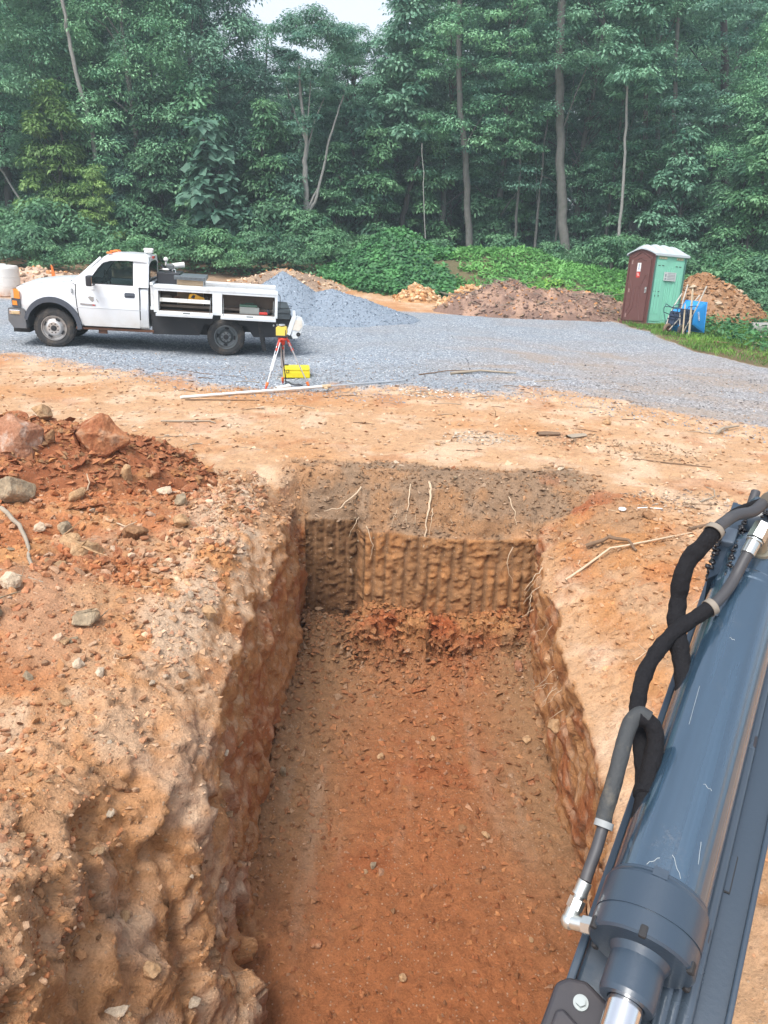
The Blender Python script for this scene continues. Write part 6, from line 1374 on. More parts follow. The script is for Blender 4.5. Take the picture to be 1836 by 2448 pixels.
for lb, x_, y_, dm, mt, sd_, tl in rk_:
    rock(lb, x_, y_, tuple(1.15 * q_ for q_ in dm), mt, 100 + sd_, (tl, tl * .5, sd_ * 1.3), hz(x_, y_), .22)
fs_ = [('pale brown stone at the far right of the trench floor', 1.40, 6.50, (.075, .065, .065), 'pink', 1), ('flat brown stone near the right wall, mid trench', 1.34, 5.58, (.07, .05, .04), 'tan', 2), ('small orange stone by the right wall below the flat one', 1.30, 5.06, (.045, .035, .03), 'red', 3), ('angular brown rock at the foot of the right wall', 1.38, 4.85, (.085, .07, .07), 'tan', 4), ('round tan stone in the middle of the trench floor', .048, 5.284, (.05, .04, .035), 'tan', 5), ('dark brown clod left of the round tan stone', -.437, 5.488, (.055, .04, .03), 'brown', 6), ('small tan pebble right of the middle of the trench floor', .506, 5.59, (.035, .03, .025), 'tan', 7), ('upright grey stone at the foot of the left wall', -.74, 4.95, (.03, .03, .07), 'grey', 8), ('rounded red stone on the near trench floor, left', -.332, 3.476, (.05, .045, .04), 'red', 9), ('smallest tan stone at the bottom centre of the trench', .211, 3.253, (.032, .028, .025), 'tan', 10), ('pair-like grey brown clod on the near trench floor', .008, 4.097, (.045, .03, .028), 'grey', 11), ('flat brown clod right of centre on the trench floor', .683, 4.525, (.05, .04, .025), 'brown', 12), ('tan stone beside the flat brown clod', .852, 4.463, (.05, .035, .03), 'tan', 13), ('red clod against the ledge at the far end of the trench', .15, 6.7, (.05, .04, .035), 'brown', 14)]
for lb, x_, y_, dm, mt, sd_ in fs_: rock(lb, x_, y_, dm, mt, 200 + sd_, (0, 0, sd_ * 2.1), None, .2, name='stone', cat='stone')
gs_ = [('flat whitish stone on the clay beyond the middle of the trench', .113, 8.093, (.06, .045, .02), 'pale', 1), ('tan stone on the clay below the grade rod', -1.80, 10.48, (.065, .05, .035), 'pale', 2), ('pale flat stone on the clay left of the trench far end', -2.0, 9.34, (.075, .05, .03), 'pale', 3), ('tan rock on the clay right of the curled bark', 3.05, 10.26, (.085, .07, .06), 'tan', 4), ('brown torn clod on the right bank below the paper scrap', 2.467, 6.591, (.09, .06, .05), 'brown', 5), ('pale triangular stone beyond the right corner of the trench', 1.95, 8.05, (.07, .05, .02), 'pale', 6), ('tan stone near the wood chips beyond the trench', .62, 8.85, (.05, .04, .035), 'tan', 7), ('small rust-red clod beyond the trench, right of centre', .75, 7.95, (.035, .03, .03), 'red', 8)]
for lb, x_, y_, dm, mt, sd_ in gs_: rock(lb, x_, y_, dm, mt, 230 + sd_, (0, 0, sd_ * 1.7), None, .2, name='stone', cat='stone')
# unnamed clods and stones one could count: copies of a few shapes
protos = {}
for k_, mt in enumerate(('red', 'tan', 'brown', 'pale', 'grey')):
    for j_ in range(2):
        me = rock_mesh(300 + k_ * 5 + j_, (1, .8, .6), 1, .10, 7); me.materials.append(RM[mt]); protos[(mt, j_)] = me
def many(n, region, lo, hi, mats, label, group, z_fn=None, cat='stone', flat=1.0):
    q, qn = sample(region * 1.0, n)
    for i_, p in enumerate(q):
        mt = mats[rng.integers(len(mats))]; o = bpy.data.objects.new('stone', protos[(mt, int(rng.integers(2)))]); COL.objects.link(o)
        s_ = float(lo + (hi - lo) * rng.random() ** 2); o.scale = (s_, s_ * float(rng.uniform(.7, 1.2)), s_ * float(rng.uniform(.6, 1)) * flat); o.rotation_euler = (float(rng.normal(0, .2)), float(rng.normal(0, .2)), float(rng.uniform(0, 6.28)))
        zz = max(float(p[2]), heapz(float(p[0]), float(p[1]))); o.location = (float(p[0]), float(p[1]), zz + s_ * .2); tag(o, label, cat, group)
many(50, FLm & inview & (Y > 3) & (X > -.6) & (X < 1.3), .014, .035, ('red', 'brown', 'tan', 'red'), 'small clod lying on the trench floor', 'small clods on the trench floor')
many(80, inview & (X < -1.5) & (Y < 7.3) & (Y > 1.8), .020, .062, ('red', 'brown', 'tan', 'grey', 'red', 'pale'), 'broken stone lying in the red spoil left of the trench', 'broken stones in the red spoil')
many(38, (lipf > .5) & inview, .02, .045, ('grey', 'brown', 'tan', 'grey'), 'clod of topsoil on the far lip of the trench', 'clods on the far lip of the trench')
many(40, inview & (Y > 8.2) & (Y < 12) & (GRAV < .3), .018, .045, ('tan', 'pale', 'pale', 'brown'), 'flat stone lying on the tan clay', 'flat stones on the clay', flat=.5)
many(60, inview & ((X < -.6) & (X > -1.7) & (Y < 4.2) & (Z > -1.2)), .014, .055, ('tan', 'tan', 'brown', 'pale'), 'clod resting on the near left bank', 'clods on the near left bank')
t, P_, rr, loc = rheap; idx = rng.choice(P_[..., 0].size, 60, p=((rr < .9) * (P_[..., 1] < 26)).ravel() / ((rr < .9) * (P_[..., 1] < 26)).sum())
for i_ in idx:
    p = P_.reshape(-1, 3)[i_]; mt = ('tan', 'pale', 'tan', 'brown')[int(rng.integers(4))]; o = bpy.data.objects.new('rock', protos[(mt, int(rng.integers(2)))]); COL.objects.link(o); s_ = float(rng.uniform(.06, .20)); o.scale = (s_, s_ * .8, s_ * .75); o.rotation_euler = (0, 0, float(rng.uniform(0, 6))); o.location = (float(p[0]), float(p[1]), float(p[2]) + s_ * .15)
    tag(o, 'broken tan rock lying on the soil heap behind the wheelbarrows', 'rock', 'rocks on the soil heap')

# ------------------------------------------------------------ STICKS, ROOTS, LITTER
M_stick = simple('grey_stick', (.30, .25, .19), .9, var=.3, vscale=10); M_stickb = simple('brown_stick', (.16, .10, .06), .9, var=.3); M_root = simple('pale_root', (.50, .38, .26), .9, var=.2)
def stick(label, pts, r, mat, name='stick', cat='stick', group=None, taper=.5, on=True):
    P_ = [Vector((p[0], p[1], (max(hgt(p[0], p[1]), heapz(p[0], p[1])) + r * .8 if on else 0) + (p[2] if len(p) > 2 else 0))) for p in pts]
    sub = []
    for a, b in zip(P_[:-1], P_[1:]):
        for j in range(3): sub.append(a.lerp(b, j / 3) + Vector((random.uniform(-r, r), random.uniform(-r, r), 0)) * .5)
    sub.append(P_[-1]); k = len(sub); m = MB(); m.tube(sub, [r * (1 - (1 - taper) * i / (k - 1)) for i in range(k)], 7, wob=.12); return tag(m.build(name, mat), label, cat, group)
random.seed(31)
stick('long grey stick lying down the spoil at the left edge', [(-3.1, 5.7, .05), (-2.82, 5.40, .02), (-2.66, 5.15, .02), (-2.42, 4.72)], .019, M_stick, taper=.6)
stick('thin dead twig on the pale gravel at the left edge', [(-3.05, 4.85, .03), (-2.6, 4.6, .01), (-2.25, 4.5)], .008, M_stick)
stick('short broken stick on the right bank near the excavator hoses', [(2.76, 6.33), (2.86, 6.40), (3.0, 6.47)], .018, M_stickb, taper=.8)
stick('grey stick with a knot on the gravel at the right', [(4.45, 9.95), (4.62, 10.15, .03), (4.9, 10.3, .02)], .026, M_stick)
stick('brown stick on the clay left of the trench far end, with a forked tip', [(-2.95, 9.58), (-2.55, 9.56, .01), (-2.32, 9.62), (-2.22, 9.5)], .014, M_stick)
stick('dark twig in front of the left end of the grade rod', [(-2.95, 10.82), (-2.5, 10.88), (-1.9, 10.98)], .012, M_stickb)
stick('long twig on the gravel in front of the rear wheel', [(-3.75, 13.3), (-3.2, 12.95), (-2.6, 12.85)], .010, M_stickb)
stick('flat splintered branch on the gravel right of the grade rod', [(1.15, 13.9), (1.7, 14.15, .02), (2.35, 13.95, .01)], .028, M_stick)
stick('thin branch lying beside the splintered branch', [(.55, 13.75), (1.1, 14.1, .02), (1.9, 14.3)], .012, M_stickb)
stick('twig across the clay far right of the trench', [(2.9, 8.55), (3.3, 8.4, .01), (3.75, 8.35)], .010, M_stickb)
stick('forked root lying on the right bank of the trench', [(1.55, 5.75, .02), (1.95, 5.95, .04), (2.35, 6.0, .02), (2.75, 6.25)], .012, M_root)
stick('stubby brown root sticking out of the right bank', [(1.80, 6.15, .02), (1.98, 6.12, .05), (2.12, 6.02, .03), (2.14, 5.86)], .020, M_stickb, name='root', cat='root')
stick('white line of chalk-like twig beside the paper scrap', [(2.39, 6.84), (2.52, 6.85), (2.68, 6.84)], .006, simple('pale_chalk', (.72, .70, .72), .9), taper=.9)
stick('curved pale root in the gravel patch on the slab group', [(-2.20, 5.75), (-2.08, 5.62, .06), (-2.02, 5.72, .10)], .007, M_root, name='root', cat='root')
stick('pale upright root at the foot of the brown-red boulder', [(-2.62, 6.25), (-2.60, 6.26, .08), (-2.63, 6.3, .16)], .008, M_root, name='root', cat='root')
stick('curled twig at the upper right beside the excavator hose', [(3.15, 7.1), (3.35, 7.25, .02), (3.42, 7.45, .02), (3.4, 7.6)], .008, M_stick)
for i_ in range(46):
    x_ = random.uniform(-3.5, 5.5); y_ = random.uniform(7.9, 13.5); a = random.uniform(-.5, .5) + (math.pi if random.random() < .5 else 0); l_ = random.uniform(.10, .42)
    stick('thin twig lying on the open clay', [(x_, y_), (x_ + l_ * .5 * math.cos(a), y_ + l_ * .5 * math.sin(a) + random.uniform(-.03, .03), .01), (x_ + l_ * math.cos(a), y_ + l_ * math.sin(a))], random.uniform(.004, .009), (M_stick, M_stickb)[i_ % 2], name='twig', cat='twig', group='twigs on the open clay')
for i_ in range(22):
    x_ = random.choice([random.uniform(-1.7, -1.0), random.uniform(1.7, 3.2)]); y_ = random.uniform(3.5, 7); a = random.uniform(0, 6.28); l_ = random.uniform(.06, .25)
    stick('thin pale rootlet lying on a bank of the trench', [(x_, y_), (x_ + l_ * .5 * math.cos(a), y_ + l_ * .5 * math.sin(a), .01), (x_ + l_ * math.cos(a + .6), y_ + l_ * math.sin(a + .6))], random.uniform(.002, .005), M_root, name='rootlet', cat='root', group='rootlets on the banks')
# bark and wood chips
for i_, (x_, y_, lb) in enumerate(((2.11, 9.58, 'curled piece of brown bark, left of the pair beyond the trench'), (2.46, 9.51, 'curled piece of brown bark with pale end, right of the pair'))):
    o_ = thing('bark_piece', lb, 'bark', (x_, y_, hgt(x_, y_)), (0, 0, R(10 + 20 * i_)))
    m = MB(); n_ = 9; vs = []
    for a_ in range(n_):
        q_ = R(-20 + 200 * a_ / (n_ - 1)); rr_ = .06 + .01 * math.sin(a_ * 2.1)
        for t_, k_ in ((-.15, 1), (-.05, 1.1), (.06, .95), (.15, .8)): vs.append((t_ + random.uniform(-.012, .012), rr_ * k_ * math.cos(q_), rr_ * .55 * k_ * math.sin(q_) + .01))
    fs = [(i * 4 + j, i * 4 + j + 1, (i + 1) * 4 + j + 1, (i + 1) * 4 + j) for i in range(n_ - 1) for j in range(3)]
    m.add(vs, fs, False); m.add([(a, b * .86, c_ * .86) for a, b, c_ in vs], [tuple(reversed(f)) for f in fs], False); m.build('bark', M_stickb if i_ == 0 else M_stick, o_)
def chips(name, label, cx, cy, r0, n, cols_, lo, hi):
    a = rng.uniform(0, 6.28, n); q = r0 * rng.random(n) ** .6; px, py = cx + q * np.cos(a) * 1.5, cy + q * np.sin(a); pos = np.array([(x_, y_, hgt(x_, y_) + .004) for x_, y_ in zip(px, py)])
    pebbles(name, pos, np.tile([0, 0, 1.0], (n, 1)), sizes(n, lo, hi, 1.5), pick(cols_, [1] * len(cols_), n), label, .3)
chips('wood_chips', 'scatter of pale grey wood chips on the clay beyond the trench', 1.2, 9.35, .34, 260, [colr(.40, .34, .27), colr(.30, .25, .2), colr(.5, .43, .35)], .008, .026)
chips('wood_chips', 'scatter of pale chips among twigs at the gravel edge', .9, 12.0, .5, 240, [colr(.5, .46, .4), colr(.3, .25, .2), colr(.55, .5, .45)], .010, .03)
chips('wood_chips', 'brown litter around the curled bark', 2.4, 9.35, .4, 220, [colr(.3, .2, .12), colr(.2, .13, .08), colr(.45, .32, .2)], .010, .03)
chips('wood_chips', 'brown litter on the clay at the far right', 3.3, 8.9, .5, 240, [colr(.3, .2, .12), colr(.2, .13, .08), colr(.45, .32, .2)], .008, .025)
chips('leaf_litter', 'grey brown litter near the excavator hoses', 3.0, 7.1, .4, 260, [colr(.3, .22, .16), colr(.2, .15, .12), colr(.42, .33, .25)], .008, .025)
o_ = MB(); o_.ball((0, 0, .02), (.035, .028, .022), 2); pc = o_.build('paper_scrap', simple('white_paper', (.82, .82, .84), .8)); pc.location = (2.275, 6.77, hgt(2.275, 6.77)); tag(pc, 'crumpled white paper scrap on the right bank', 'paper')
for v in pc.data.vertices: v.co += Vector((random.uniform(-.008, .008), random.uniform(-.008, .008), random.uniform(-.006, .006)))
# roots hanging from the far lip and the side walls
def root(label, pts, r, grp=None):
    P_ = [Vector(p) for p in pts]; sub = []
    for a, b in zip(P_[:-1], P_[1:]):
        for j in range(4): sub.append(a.lerp(b, j / 4) + Vector((random.uniform(-1, 1), 0, random.uniform(-1, 1))) * .010)
    sub.append(P_[-1]); k = len(sub); m = MB(); m.tube(sub, [r * (1 - .7 * i / (k - 1)) for i in range(k)], 6); return tag(m.build('root', M_root), label, 'root', grp)
root('thickest pale root hanging down the middle of the far lip', [(.47, 7.62, -.05), (.49, 7.48, -.16), (.46, 7.36, -.30), (.44, 7.26, -.46), (.42, 7.17, -.62)], .016)
root('thin root left of the thickest one on the far lip', [(.28, 7.58, -.08), (.25, 7.40, -.24), (.22, 7.30, -.38)], .008)
root('pale branching root at the left end of the far lip', [(-.25, 7.55, -.12), (-.45, 7.35, -.28), (-.62, 7.28, -.30)], .010)
root('thin root at the right of the far lip', [(1.30, 7.5, -.15), (1.36, 7.38, -.26), (1.38, 7.28, -.38)], .007)
root('thin root hanging over the left half of the far wall', [(-.18, 7.22, -.42), (-.10, 7.13, -.60), (-.13, 7.10, -.75)], .005)
root('thin curly root at the top right of the far wall', [(1.33, 7.12, -.55), (1.28, 7.08, -.72), (1.36, 7.06, -.95)], .006)
for i_ in range(26):
    side = i_ % 3
    if side == 0: x_, y_, z_ = random.uniform(-.7, 1.4), random.uniform(7.25, 7.5), random.uniform(-.4, -.2); e_ = (x_ + random.uniform(-.1, .1), y_ - .14, z_ - random.uniform(.1, .25))
    else: y_ = random.uniform(4.5, 6.9); x_ = (1.42 if side == 1 else 1.46); z_ = random.uniform(-1.2, -.3); e_ = (x_ - random.uniform(.05, .2), y_ - random.uniform(0, .15), z_ - random.uniform(.02, .25))
    root('hair-thin root sticking out of the trench wall', [(x_, y_, z_), ((x_ + e_[0]) / 2, (y_ + e_[1]) / 2 - .03, (z_ + e_[2]) / 2 + .03), e_], random.uniform(.002, .005), 'hair-thin roots in the trench walls')
# log and debris at the right edge
lg_ = thing('log', 'weathered log end lying at the right edge behind the grass', 'log', (10.55, 21.9, hgt(10.5, 21.9) + .16), (0, 0, R(-8)))
m = MB(); m.tube([(-.35, 0, 0), (.5, 0, .03), (2.4, .1, .05)], [.17, .19, .2], 14, wob=.06); m.build('log_wood', M_barkp, lg_)
stick('long pale pole lying in the weeds at the right edge', [(9.6, 20.0, .08), (10.6, 19.6, .08), (11.8, 19.2, .06)], .03, M_stick, name='pole', cat='pole')
stick('dark stick in the grass right of the wheelbarrows', [(8.05, 19.1, .05), (8.4, 18.9, .04), (8.9, 18.7)], .025, M_stickb)
for i_ in range(9):
    x_, y_ = 8.7 + i_ * .12 + random.uniform(-.1, .1), 19.6 - i_ * .05 + random.uniform(-.15, .15)
    o = bpy.data.objects.new('concrete_chunk', protos[('pale', i_ % 2)]); COL.objects.link(o); s_ = random.uniform(.05, .11); o.scale = (s_ * 1.3, s_, s_ * .5); o.location = (x_, y_, hgt(x_, y_) + .03); o.rotation_euler.z = random.uniform(0, 6); tag(o, 'pale broken rubble lying in the grass right of the wheelbarrows', 'rubble', 'rubble in the grass')

# ------------------------------------------------------------ EXCAVATOR BOOM (foreground right)
M_boom = simple('boom_paint', (.030, .048, .072), .33, .0, var=.05, vscale=2.5, dirt=(.25, .22, .19), dirt_amt=.04, dirt_scale=3, bmp=.05, bscale=120, coat=.25)
def streaky(name, col, rough):
    """glossy painted barrel with faint lengthwise polish marks, dust and scratches"""
    m, nt, p, out = newmat(name); tc = nt.nodes.new('ShaderNodeTexCoord').outputs['Object']
    mp = nt.nodes.new('ShaderNodeMapping'); mp.inputs['Scale'].default_value = (1, .03, 1); L(nt, tc, mp.inputs[0])
    n1 = noise(nt, mp.outputs[0], 34, 4); n2 = noise(nt, tc, 9, 6, .7); n3 = noise(nt, tc, 160, 3)
    c_ = mixc(nt, mrange(nt, n1, .3, .7), tuple(q * .86 for q in col), tuple(q * 1.18 for q in col))
    dustf = math_node(nt, 'MULTIPLY', mrange(nt, n2, .58, .75), mrange(nt, n3, .45, .7), True); c_ = mixc(nt, math_node(nt, 'MULTIPLY', dustf, .25), c_, (.35, .30, .25)); L(nt, c_, p.inputs['Base Color'])
    L(nt, mrange(nt, n1, .3, .7, rough - .06, rough + .10), p.inputs['Roughness']); p.inputs['Coat Weight'].default_value = 1.0; p.inputs['Coat Roughness'].default_value = .10; p.inputs['Coat IOR'].default_value = 1.7
    p.inputs['Metallic'].default_value = .45
    mp2 = nt.nodes.new('ShaderNodeMapping'); mp2.inputs['Scale'].default_value = (1, .006, 1); L(nt, tc, mp2.inputs[0]); bump(nt, p, noise(nt, mp2.outputs[0], 20, 3), .55, .02); return m
M_barrel = streaky('barrel_paint', (.042, .082, .128), .24)
M_bolt = simple('zinc_bolt', (.30, .33, .33), .45, .7, var=.08); M_fit = simple('zinc_fitting', (.60, .62, .60), .3, .9, var=.08, dirt=(.25, .22, .18), dirt_amt=.25)
M_sleeve = simple('fabric_sleeve', (.009, .009, .011), .9, var=.4, vscale=30, bmp=1.0, bscale=45, dirt=(.05, .04, .03), dirt_amt=.05, spec=.25)
M_sleeve2 = simple('dusty_rubber_sleeve', (.036, .040, .043), .75, var=.25, vscale=18, bmp=.4, bscale=60, dirt=(.22, .19, .14), dirt_amt=.3, dirt_scale=12)
M_hose = simple('rubber_hose', (.045, .045, .05), .5, var=.2, dirt=(.14, .12, .10), dirt_amt=.25); M_band = simple('pale_band', (.22, .19, .155), .7, var=.15)
M_grease = simple('black_grease', (.012, .010, .012), .18, var=.3, spec=.8); M_molded = simple('moulded_rubber', (.028, .026, .032), .6, var=.2, dirt=(.10, .08, .07), dirt_amt=.25)
P0 = Vector((.444, .904, 1.347)); P1 = Vector((.892, 1.658, 1.687)); A_ = (P1 - P0).normalized(); L_ = A_.cross(Vector((0, 0, 1))).normalized(); N_ = L_.cross(A_)
BR = Matrix((L_, A_, N_)).transposed()       # local x = sideways, y = along, z = off the plate
boom = thing('excavator_boom', 'blue-grey excavator boom with its hydraulic cylinder and hoses reaching in at the right', 'excavator boom', P0); boom.rotation_euler = BR.to_euler()
inv = (Matrix.Translation(P0) @ BR.to_4x4()).inverted()
W_ = lambda *p: inv @ Vector(p)
def oval(mb, y0, y1, r, n=48): pass
m = MB(); m.lathe([(.10, .080), (.86, .080), (.865, .0815), (.875, .0825), (.885, .0815), (.89, .080), (1.00, .080), (1.03, .074), (1.05, .05), (1.05, .001)], (0, 0, 0), (0, 1, 0), 72); m.build('cylinder_barrel', M_barrel, boom)
m = MB(); m.lathe([(-.0, .001), (0, .083), (.004, .0868), (.0385, .0868), (.0385, .0850), (.042, .0850), (.042, .0868), (.098, .0868), (.104, .0845), (.108, .082), (.112, .082), (.114, .080)], (0, 0, 0), (0, 1, 0), 80); gld = m.build('cylinder_gland', M_boom, boom)
for a_ in (-35, 30, 95, 150, 215, 275):
    q_ = R(a_ + 60); m = MB(); m.box((.0845 * math.cos(q_), .006, .0845 * math.sin(q_)), (.010, .020, .012), rot=(0, -q_, 0), bev=.003); m.build('gland_notch', M_seal, gld)
m = MB(); m.prism([(-.012, .10), (.012, .10), (.012, .116), (-.012, .116)], 'z', .0805, .0865); m.build('lock_tab', M_boom, gld)
m = MB(); m.lathe([(.0, .050), (-.012, .044), (-.068, .0445), (-.076, .042), (-.076, .030), (-.070, .027)], (0, 0, 0), (0, 1, 0), 64); m.build('gland_nose', M_boom, gld)
m = MB(); m.lathe([(.0, .0275), (-.60, .0275)], (0, 0, 0), (0, 1, 0), 48); m.build('piston_rod', M_chrome, boom)
M_scr = simple('bare_scratch', (.34, .37, .38), .5, .4)
for a0, y0, a1, y1 in ((68, .118, 84, .150), (96, .135, 108, .118), (60, .30, 72, .304), (110, .42, 112, .52), (84, .66, 92, .664), (52, .16, 56, .20)):
    m = MB(); m.tube([(.0802 * math.cos(R(a0 + (a1 - a0) * t_ / 5)), y0 + (y1 - y0) * t_ / 5 + .002 * math.sin(t_ * 2), .0802 * math.sin(R(a0 + (a1 - a0) * t_ / 5))) for t_ in range(6)], .0006, 4); m.build('scratch', M_scr, boom)
# grease-smeared cap end and pivot ear
m = MB(); m.box((.02, 1.08, 0), (.09, .16, .10), bev=.03); m.lathe([(-.05, .001), (-.05, .06), (-.04, .07), (.14, .07), (.15, .06), (.15, .001)], (0, 1.15, 0), (1, 0, 0), 40); m.build('cylinder_eye', M_boom, boom)
m = MB(); m.prism([(-.086, .86), (-.056, .90), (-.050, 1.10), (-.055, 1.16), (-.086, 1.16), (-.092, 1.08)], 'z', -.11, .045); ear = m.build('pivot_bracket', M_boom, boom)
m = MB(); m.box((-.0685, 1.012, .052), (.030, .058, .022), bev=.005); m.build('pin_keeper', simple('light_boom_paint', (.10, .13, .17), .45, var=.1), ear)
m = MB(); random.seed(77)
for i_ in range(150):
    s_ = random.choice((-1, 1)); y_ = random.uniform(.93, 1.20); y_ = .87 + (y_ - .93) * .75; x_ = (-.089 if s_ < 0 else -.047) + random.uniform(-.005, .005) + (0 if y_ > .95 else -.02 * (y_ - .95)); m.ball((x_, y_, .055 + random.uniform(-.03, .018)), (random.uniform(.003, .008), random.uniform(.003, .010), random.uniform(.003, .006)), 1)
for i_ in range(40): m.ball((.02 + random.uniform(-.05, .07), 1.13 + random.uniform(-.03, .05), .062 + random.uniform(-.006, .006)), (random.uniform(.004, .010), random.uniform(.003, .007), .004), 1)
gre = m.build('grease', M_grease, ear); gre['kind'] = 'stuff'
# boom box, edge bars and slot
m = MB(); m.box((.028, .35, -.215), (.245, 2.0, .19), bev=.008); m.build('boom_box', M_boom, boom)
m = MB(); m.box((.147, .35, -.116), (.010, 2.0, .016), bev=.003); m.box((-.100, .35, -.112), (.014, 2.0, .022), bev=.003); m.build('edge_bar', M_boom, boom)
m = MB(); m.box((.100, .262, -.1185), (.016, .078, .004), bev=.0015); m.build('slot', M_seal, boom)
m = MB(); m.prism([(.094, .226), (.106, .226), (.106, .30), (.094, .30)], 'z', -.1168, -.1160); m.build('slot_rim', M_boom, boom)
for k_, (x_, r_2) in enumerate(((.048, .012), (.064, .010), (.083, .013))):
    m = MB(); m.tube([(x_, -.45, -.098), (x_ + .002, .0, -.098), (x_, .45, -.098), (x_ - .004, 1.05, -.10)], r_2, 16); m.build('steel_pipe', simple('pipe_paint', (.055, .075, .10), .25, .2, var=.1, coat=.4), boom)
m = MB()
for i_ in range(70): y_ = random.uniform(.30, .95); m.ball((.066 + random.uniform(-.012, .012), y_, -.086 + random.uniform(-.004, .006)), (random.uniform(.002, .005), random.uniform(.003, .009), .003), 1)
g2_ = m.build('grease', M_grease, boom); g2_['kind'] = 'stuff'
m = MB(); m.box((.066, .55, -.0925), (.055, .03, .012), bev=.004); m.box((.066, .12, -.0925), (.055, .03, .012), bev=.004); m.build('pipe_clamp', M_molded, boom)
# moulded hose guard with bolt at the bottom edge
m = MB(); m.prism([(-.118, -.30), (-.116, -.075), (-.100, -.058), (-.070, -.050), (.040, -.092), (.10, -.112), (.10, -.30)], 'z', -.118, -.062)
hgd = m.build('hose_guard', M_molded, boom); 
bvm = hgd.modifiers.new('b', 'BEVEL'); bvm.width = .008; bvm.segments = 3
m = MB(); m.prism([(-.100, -.30), (-.100, -.118), (-.09, -.110), (.03, -.158), (.03, -.30)], 'z', -.062, -.050); p2 = m.build('guard_pad', M_molded, hgd); b_ = p2.modifiers.new('b', 'BEVEL'); b_.width = .005; b_.segments = 2
m = MB(); m.cyl((-.068, -.088, -.062), (-.068, -.088, -.058), .0125, n=24); m.cyl((-.068, -.088, -.058), (-.068, -.088, -.050), .0085, n=6, smooth=False); m.build('bolt', M_bolt, hgd)
# hoses
CP = Vector((0, 0, 2.45))
def nearer(pts, k0, k1):
    n = len(pts) - 1; return [tuple(CP + (Vector(p_) - CP) * (k0 + (k1 - k0) * i / n)) for i, p_ in enumerate(pts)]
def hose(name, pts, r, mat, n=14, bumpy=0.0, parent=boom, world_=True):
    P_ = [W_(*p) if world_ else Vector(p) for p in pts]
    # Catmull-Rom
    out = []; k = len(P_)
    for i in range(k - 1):
        p0, p1, p2, p3 = P_[max(i - 1, 0)], P_[i], P_[i + 1], P_[min(i + 2, k - 1)]
        for j in range(5):
            t = j / 5; out.append(.5 * ((2 * p1) + (p2 - p0) * t + (2 * p0 - 5 * p1 + 4 * p2 - p3) * t * t + (3 * p1 - p0 - 3 * p2 + p3) * t ** 3))
    out.append(P_[-1]); rr_ = [r * (1 + bumpy * (math.sin(i * 1.9) * .5 + math.sin(i * .83 + 1) * .6 + random.uniform(-.4, .4))) for i in range(len(out))]
    m = MB(); m.tube(out, rr_, n, wob=bumpy * .25); return m.build(name, mat, parent)
random.seed(5)
hose('hose', nearer([(1.20, 2.08, 1.80), (1.044, 1.943, 1.793), (.979, 1.885, 1.779), (.909, 1.833, 1.785), (.842, 1.775, 1.772)], .86, .89), .0135, M_hose)
hose('hose_sleeve', nearer([(.842, 1.775, 1.772), (.794, 1.731, 1.74), (.755, 1.701, 1.717), (.725, 1.657, 1.685), (.71, 1.618, 1.639), (.692, 1.565, 1.611), (.676, 1.494, 1.593), (.666, 1.433, 1.572), (.653, 1.373, 1.554), (.64, 1.30, 1.52)], .89, 1.0), .0195, M_sleeve, bumpy=.09)
hose('hose', nearer([(1.22, 2.14, 1.80), (1.069, 1.992, 1.781), (1.017, 1.966, 1.769), (.955, 1.922, 1.764), (.903, 1.875, 1.753), (.856, 1.82, 1.75)], .87, .91), .0105, M_sleeve)
hose('hose', [(.838, 1.59, 1.791), (.816, 1.569, 1.763), (.797, 1.549, 1.739), (.768, 1.519, 1.717), (.731, 1.49, 1.695)], .0125, M_hose)
hose('hose_sleeve', [(.731, 1.49, 1.695), (.689, 1.471, 1.675), (.644, 1.452, 1.652), (.606, 1.422, 1.629), (.576, 1.392, 1.606), (.555, 1.363, 1.584), (.541, 1.332, 1.561), (.531, 1.305, 1.544), (.522, 1.256, 1.529), (.52, 1.216, 1.507), (.514, 1.175, 1.483), (.498, 1.131, 1.479)], .0165, M_sleeve, bumpy=.08)
hose('hose', [(.381, 1.028, 1.375), (.39, 1.043, 1.389), (.405, 1.064, 1.414), (.417, 1.086, 1.431), (.424, 1.096, 1.444)], .0105, M_hose)
hose('hose_sleeve', [(.421, 1.093, 1.440), (.427, 1.111, 1.456), (.443, 1.136, 1.494), (.463, 1.174, 1.537), (.478, 1.204, 1.559), (.493, 1.226, 1.577), (.51, 1.235, 1.586), (.526, 1.228, 1.581)], .0150, M_sleeve2, bumpy=.03)
hose('hose_sleeve', [(.505, 1.232, 1.580), (.526, 1.228, 1.575), (.538, 1.215, 1.555), (.532, 1.193, 1.525), (.517, 1.164, 1.500), (.503, 1.132, 1.470), (.49, 1.10, 1.44)], .0165, M_sleeve, bumpy=.06)
def band(p, q, r): 
    a, b = W_(*p), W_(*q); c_ = a.lerp(b, .5); d_ = (b - a).normalized(); m = MB(); m.lathe([(-.007, r * .9), (-.007, r), (.007, r), (.007, r * .9)], c_, d_, 24); m.build('hose_band', M_band, boom)
band(*nearer([(.842, 1.775, 1.772), (.82, 1.755, 1.758)], .89, .89), .0215); band((.731, 1.49, 1.695), (.722, 1.486, 1.691), .0195); 
a, b = W_(.4205, 1.0915, 1.4385), W_(.424, 1.098, 1.446); m = MB(); m.lathe([(-.006, .015), (-.006, .0172), (.006, .0172), (.006, .015)], a.lerp(b, .5), (b - a).normalized(), 24); m.build('hose_band', simple('grey_band', (.25, .265, .27), .6), boom)
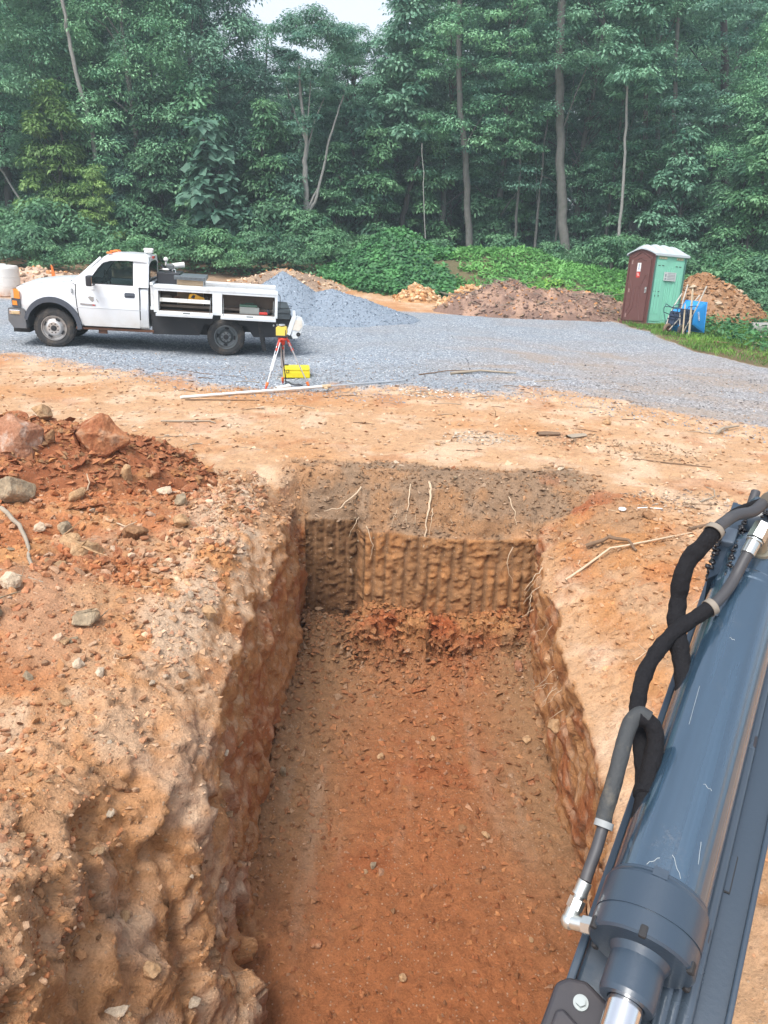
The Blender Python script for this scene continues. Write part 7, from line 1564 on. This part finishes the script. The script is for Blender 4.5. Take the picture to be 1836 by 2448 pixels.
# lower elbow fitting at the gland
e0, e1_, e2_, e3_ = W_(.381, 1.028, 1.375), W_(.371, 1.016, 1.358), W_(.357, 1.003, 1.338), W_(.392, 1.000, 1.331)
m = MB(); d_ = (e1_ - e0).normalized(); m.cyl(e0, e0 + d_ * .022, .0125, n=20); m.cyl(e0 + d_ * .022, e0 + d_ * .026, .0135, n=20); m.cyl(e0 + d_ * .026, e0 + d_ * .034, .009, n=20); m.build('hose_ferrule', M_fit, boom)
e0 = e0 + d_ * .032; m = MB(); m.cyl(e0, e0 + d_ * .018, .0145, n=6, smooth=False); m.cyl(e0 + d_ * .018, e0 + d_ * .022, .012, n=20); m.build('hex_nut', M_fit, boom)
cor = e0 + d_ * .040; en = Vector((-.086, cor.y + .002, cor.z * .5))
m = MB(); m.cyl(e0 + d_ * .018, cor, .0125, n=20); m.ball(tuple(cor), .0145, 2); m.cyl(cor, en, .0125, n=20); m.build('elbow_fitting', M_fit, boom)
m = MB(); dd_ = (en - cor).normalized(); m.cyl(en - dd_ * .014, en + dd_ * .006, .0155, n=6, smooth=False); m.build('port_nut', M_fit, boom)
# top fitting: hex elbow standing on the barrel
tf_ = W_(.838, 1.59, 1.791); dn = (W_(.816, 1.569, 1.763) - tf_).normalized()
m = MB(); m.cyl(tf_ + dn * .012, tf_ - dn * .022, .0155, n=24); m.cyl(tf_ - dn * .022, tf_ - dn * .026, .0185, n=24); m.build('hose_ferrule', M_fit, boom)
m = MB(); m.cyl(tf_ - dn * .030, tf_ - dn * .050, .0205, n=6, smooth=False); m.cyl(tf_ - dn * .051, tf_ - dn * .072, .0195, n=6, smooth=False); m.build('hex_nut', M_fit, boom)
q_ = tf_ - dn * .062; m = MB(); m.cyl(q_, Vector((q_.x + .006, q_.y + .0, .075)), .016, n=16); m.cyl(Vector((q_.x + .006, q_.y, .085)), Vector((q_.x + .006, q_.y, .072)), .024, n=24); m.build('port_boss', simple('dirty_fitting', (.30, .28, .22), .5, .6, dirt=(.1, .08, .06), dirt_amt=.4), boom)
# far hose fitting and dark pivot hardware at the right edge
m = MB(); a, b = [W_(*q_) for q_ in nearer([(1.044, 1.943, 1.793), (1.12, 2.01, 1.80)], .855, .855)]; m.cyl(a, a.lerp(b, .6), .018, n=20); m.cyl(a.lerp(b, .6), a.lerp(b, 1.2), .026, n=6, smooth=False); m.build('hose_ferrule', simple('old_fitting', (.22, .21, .18), .5, .6), boom)
m = MB(); m.tube([W_(1.03, 1.99, 1.80), W_(1.01, 1.96, 1.77), W_(1.0, 1.92, 1.72)], .013, 10); m.cyl(W_(1.0, 1.92, 1.72), W_(.995, 1.90, 1.68), .017, n=6, smooth=False); m.build('branch_hose', M_hose, boom)
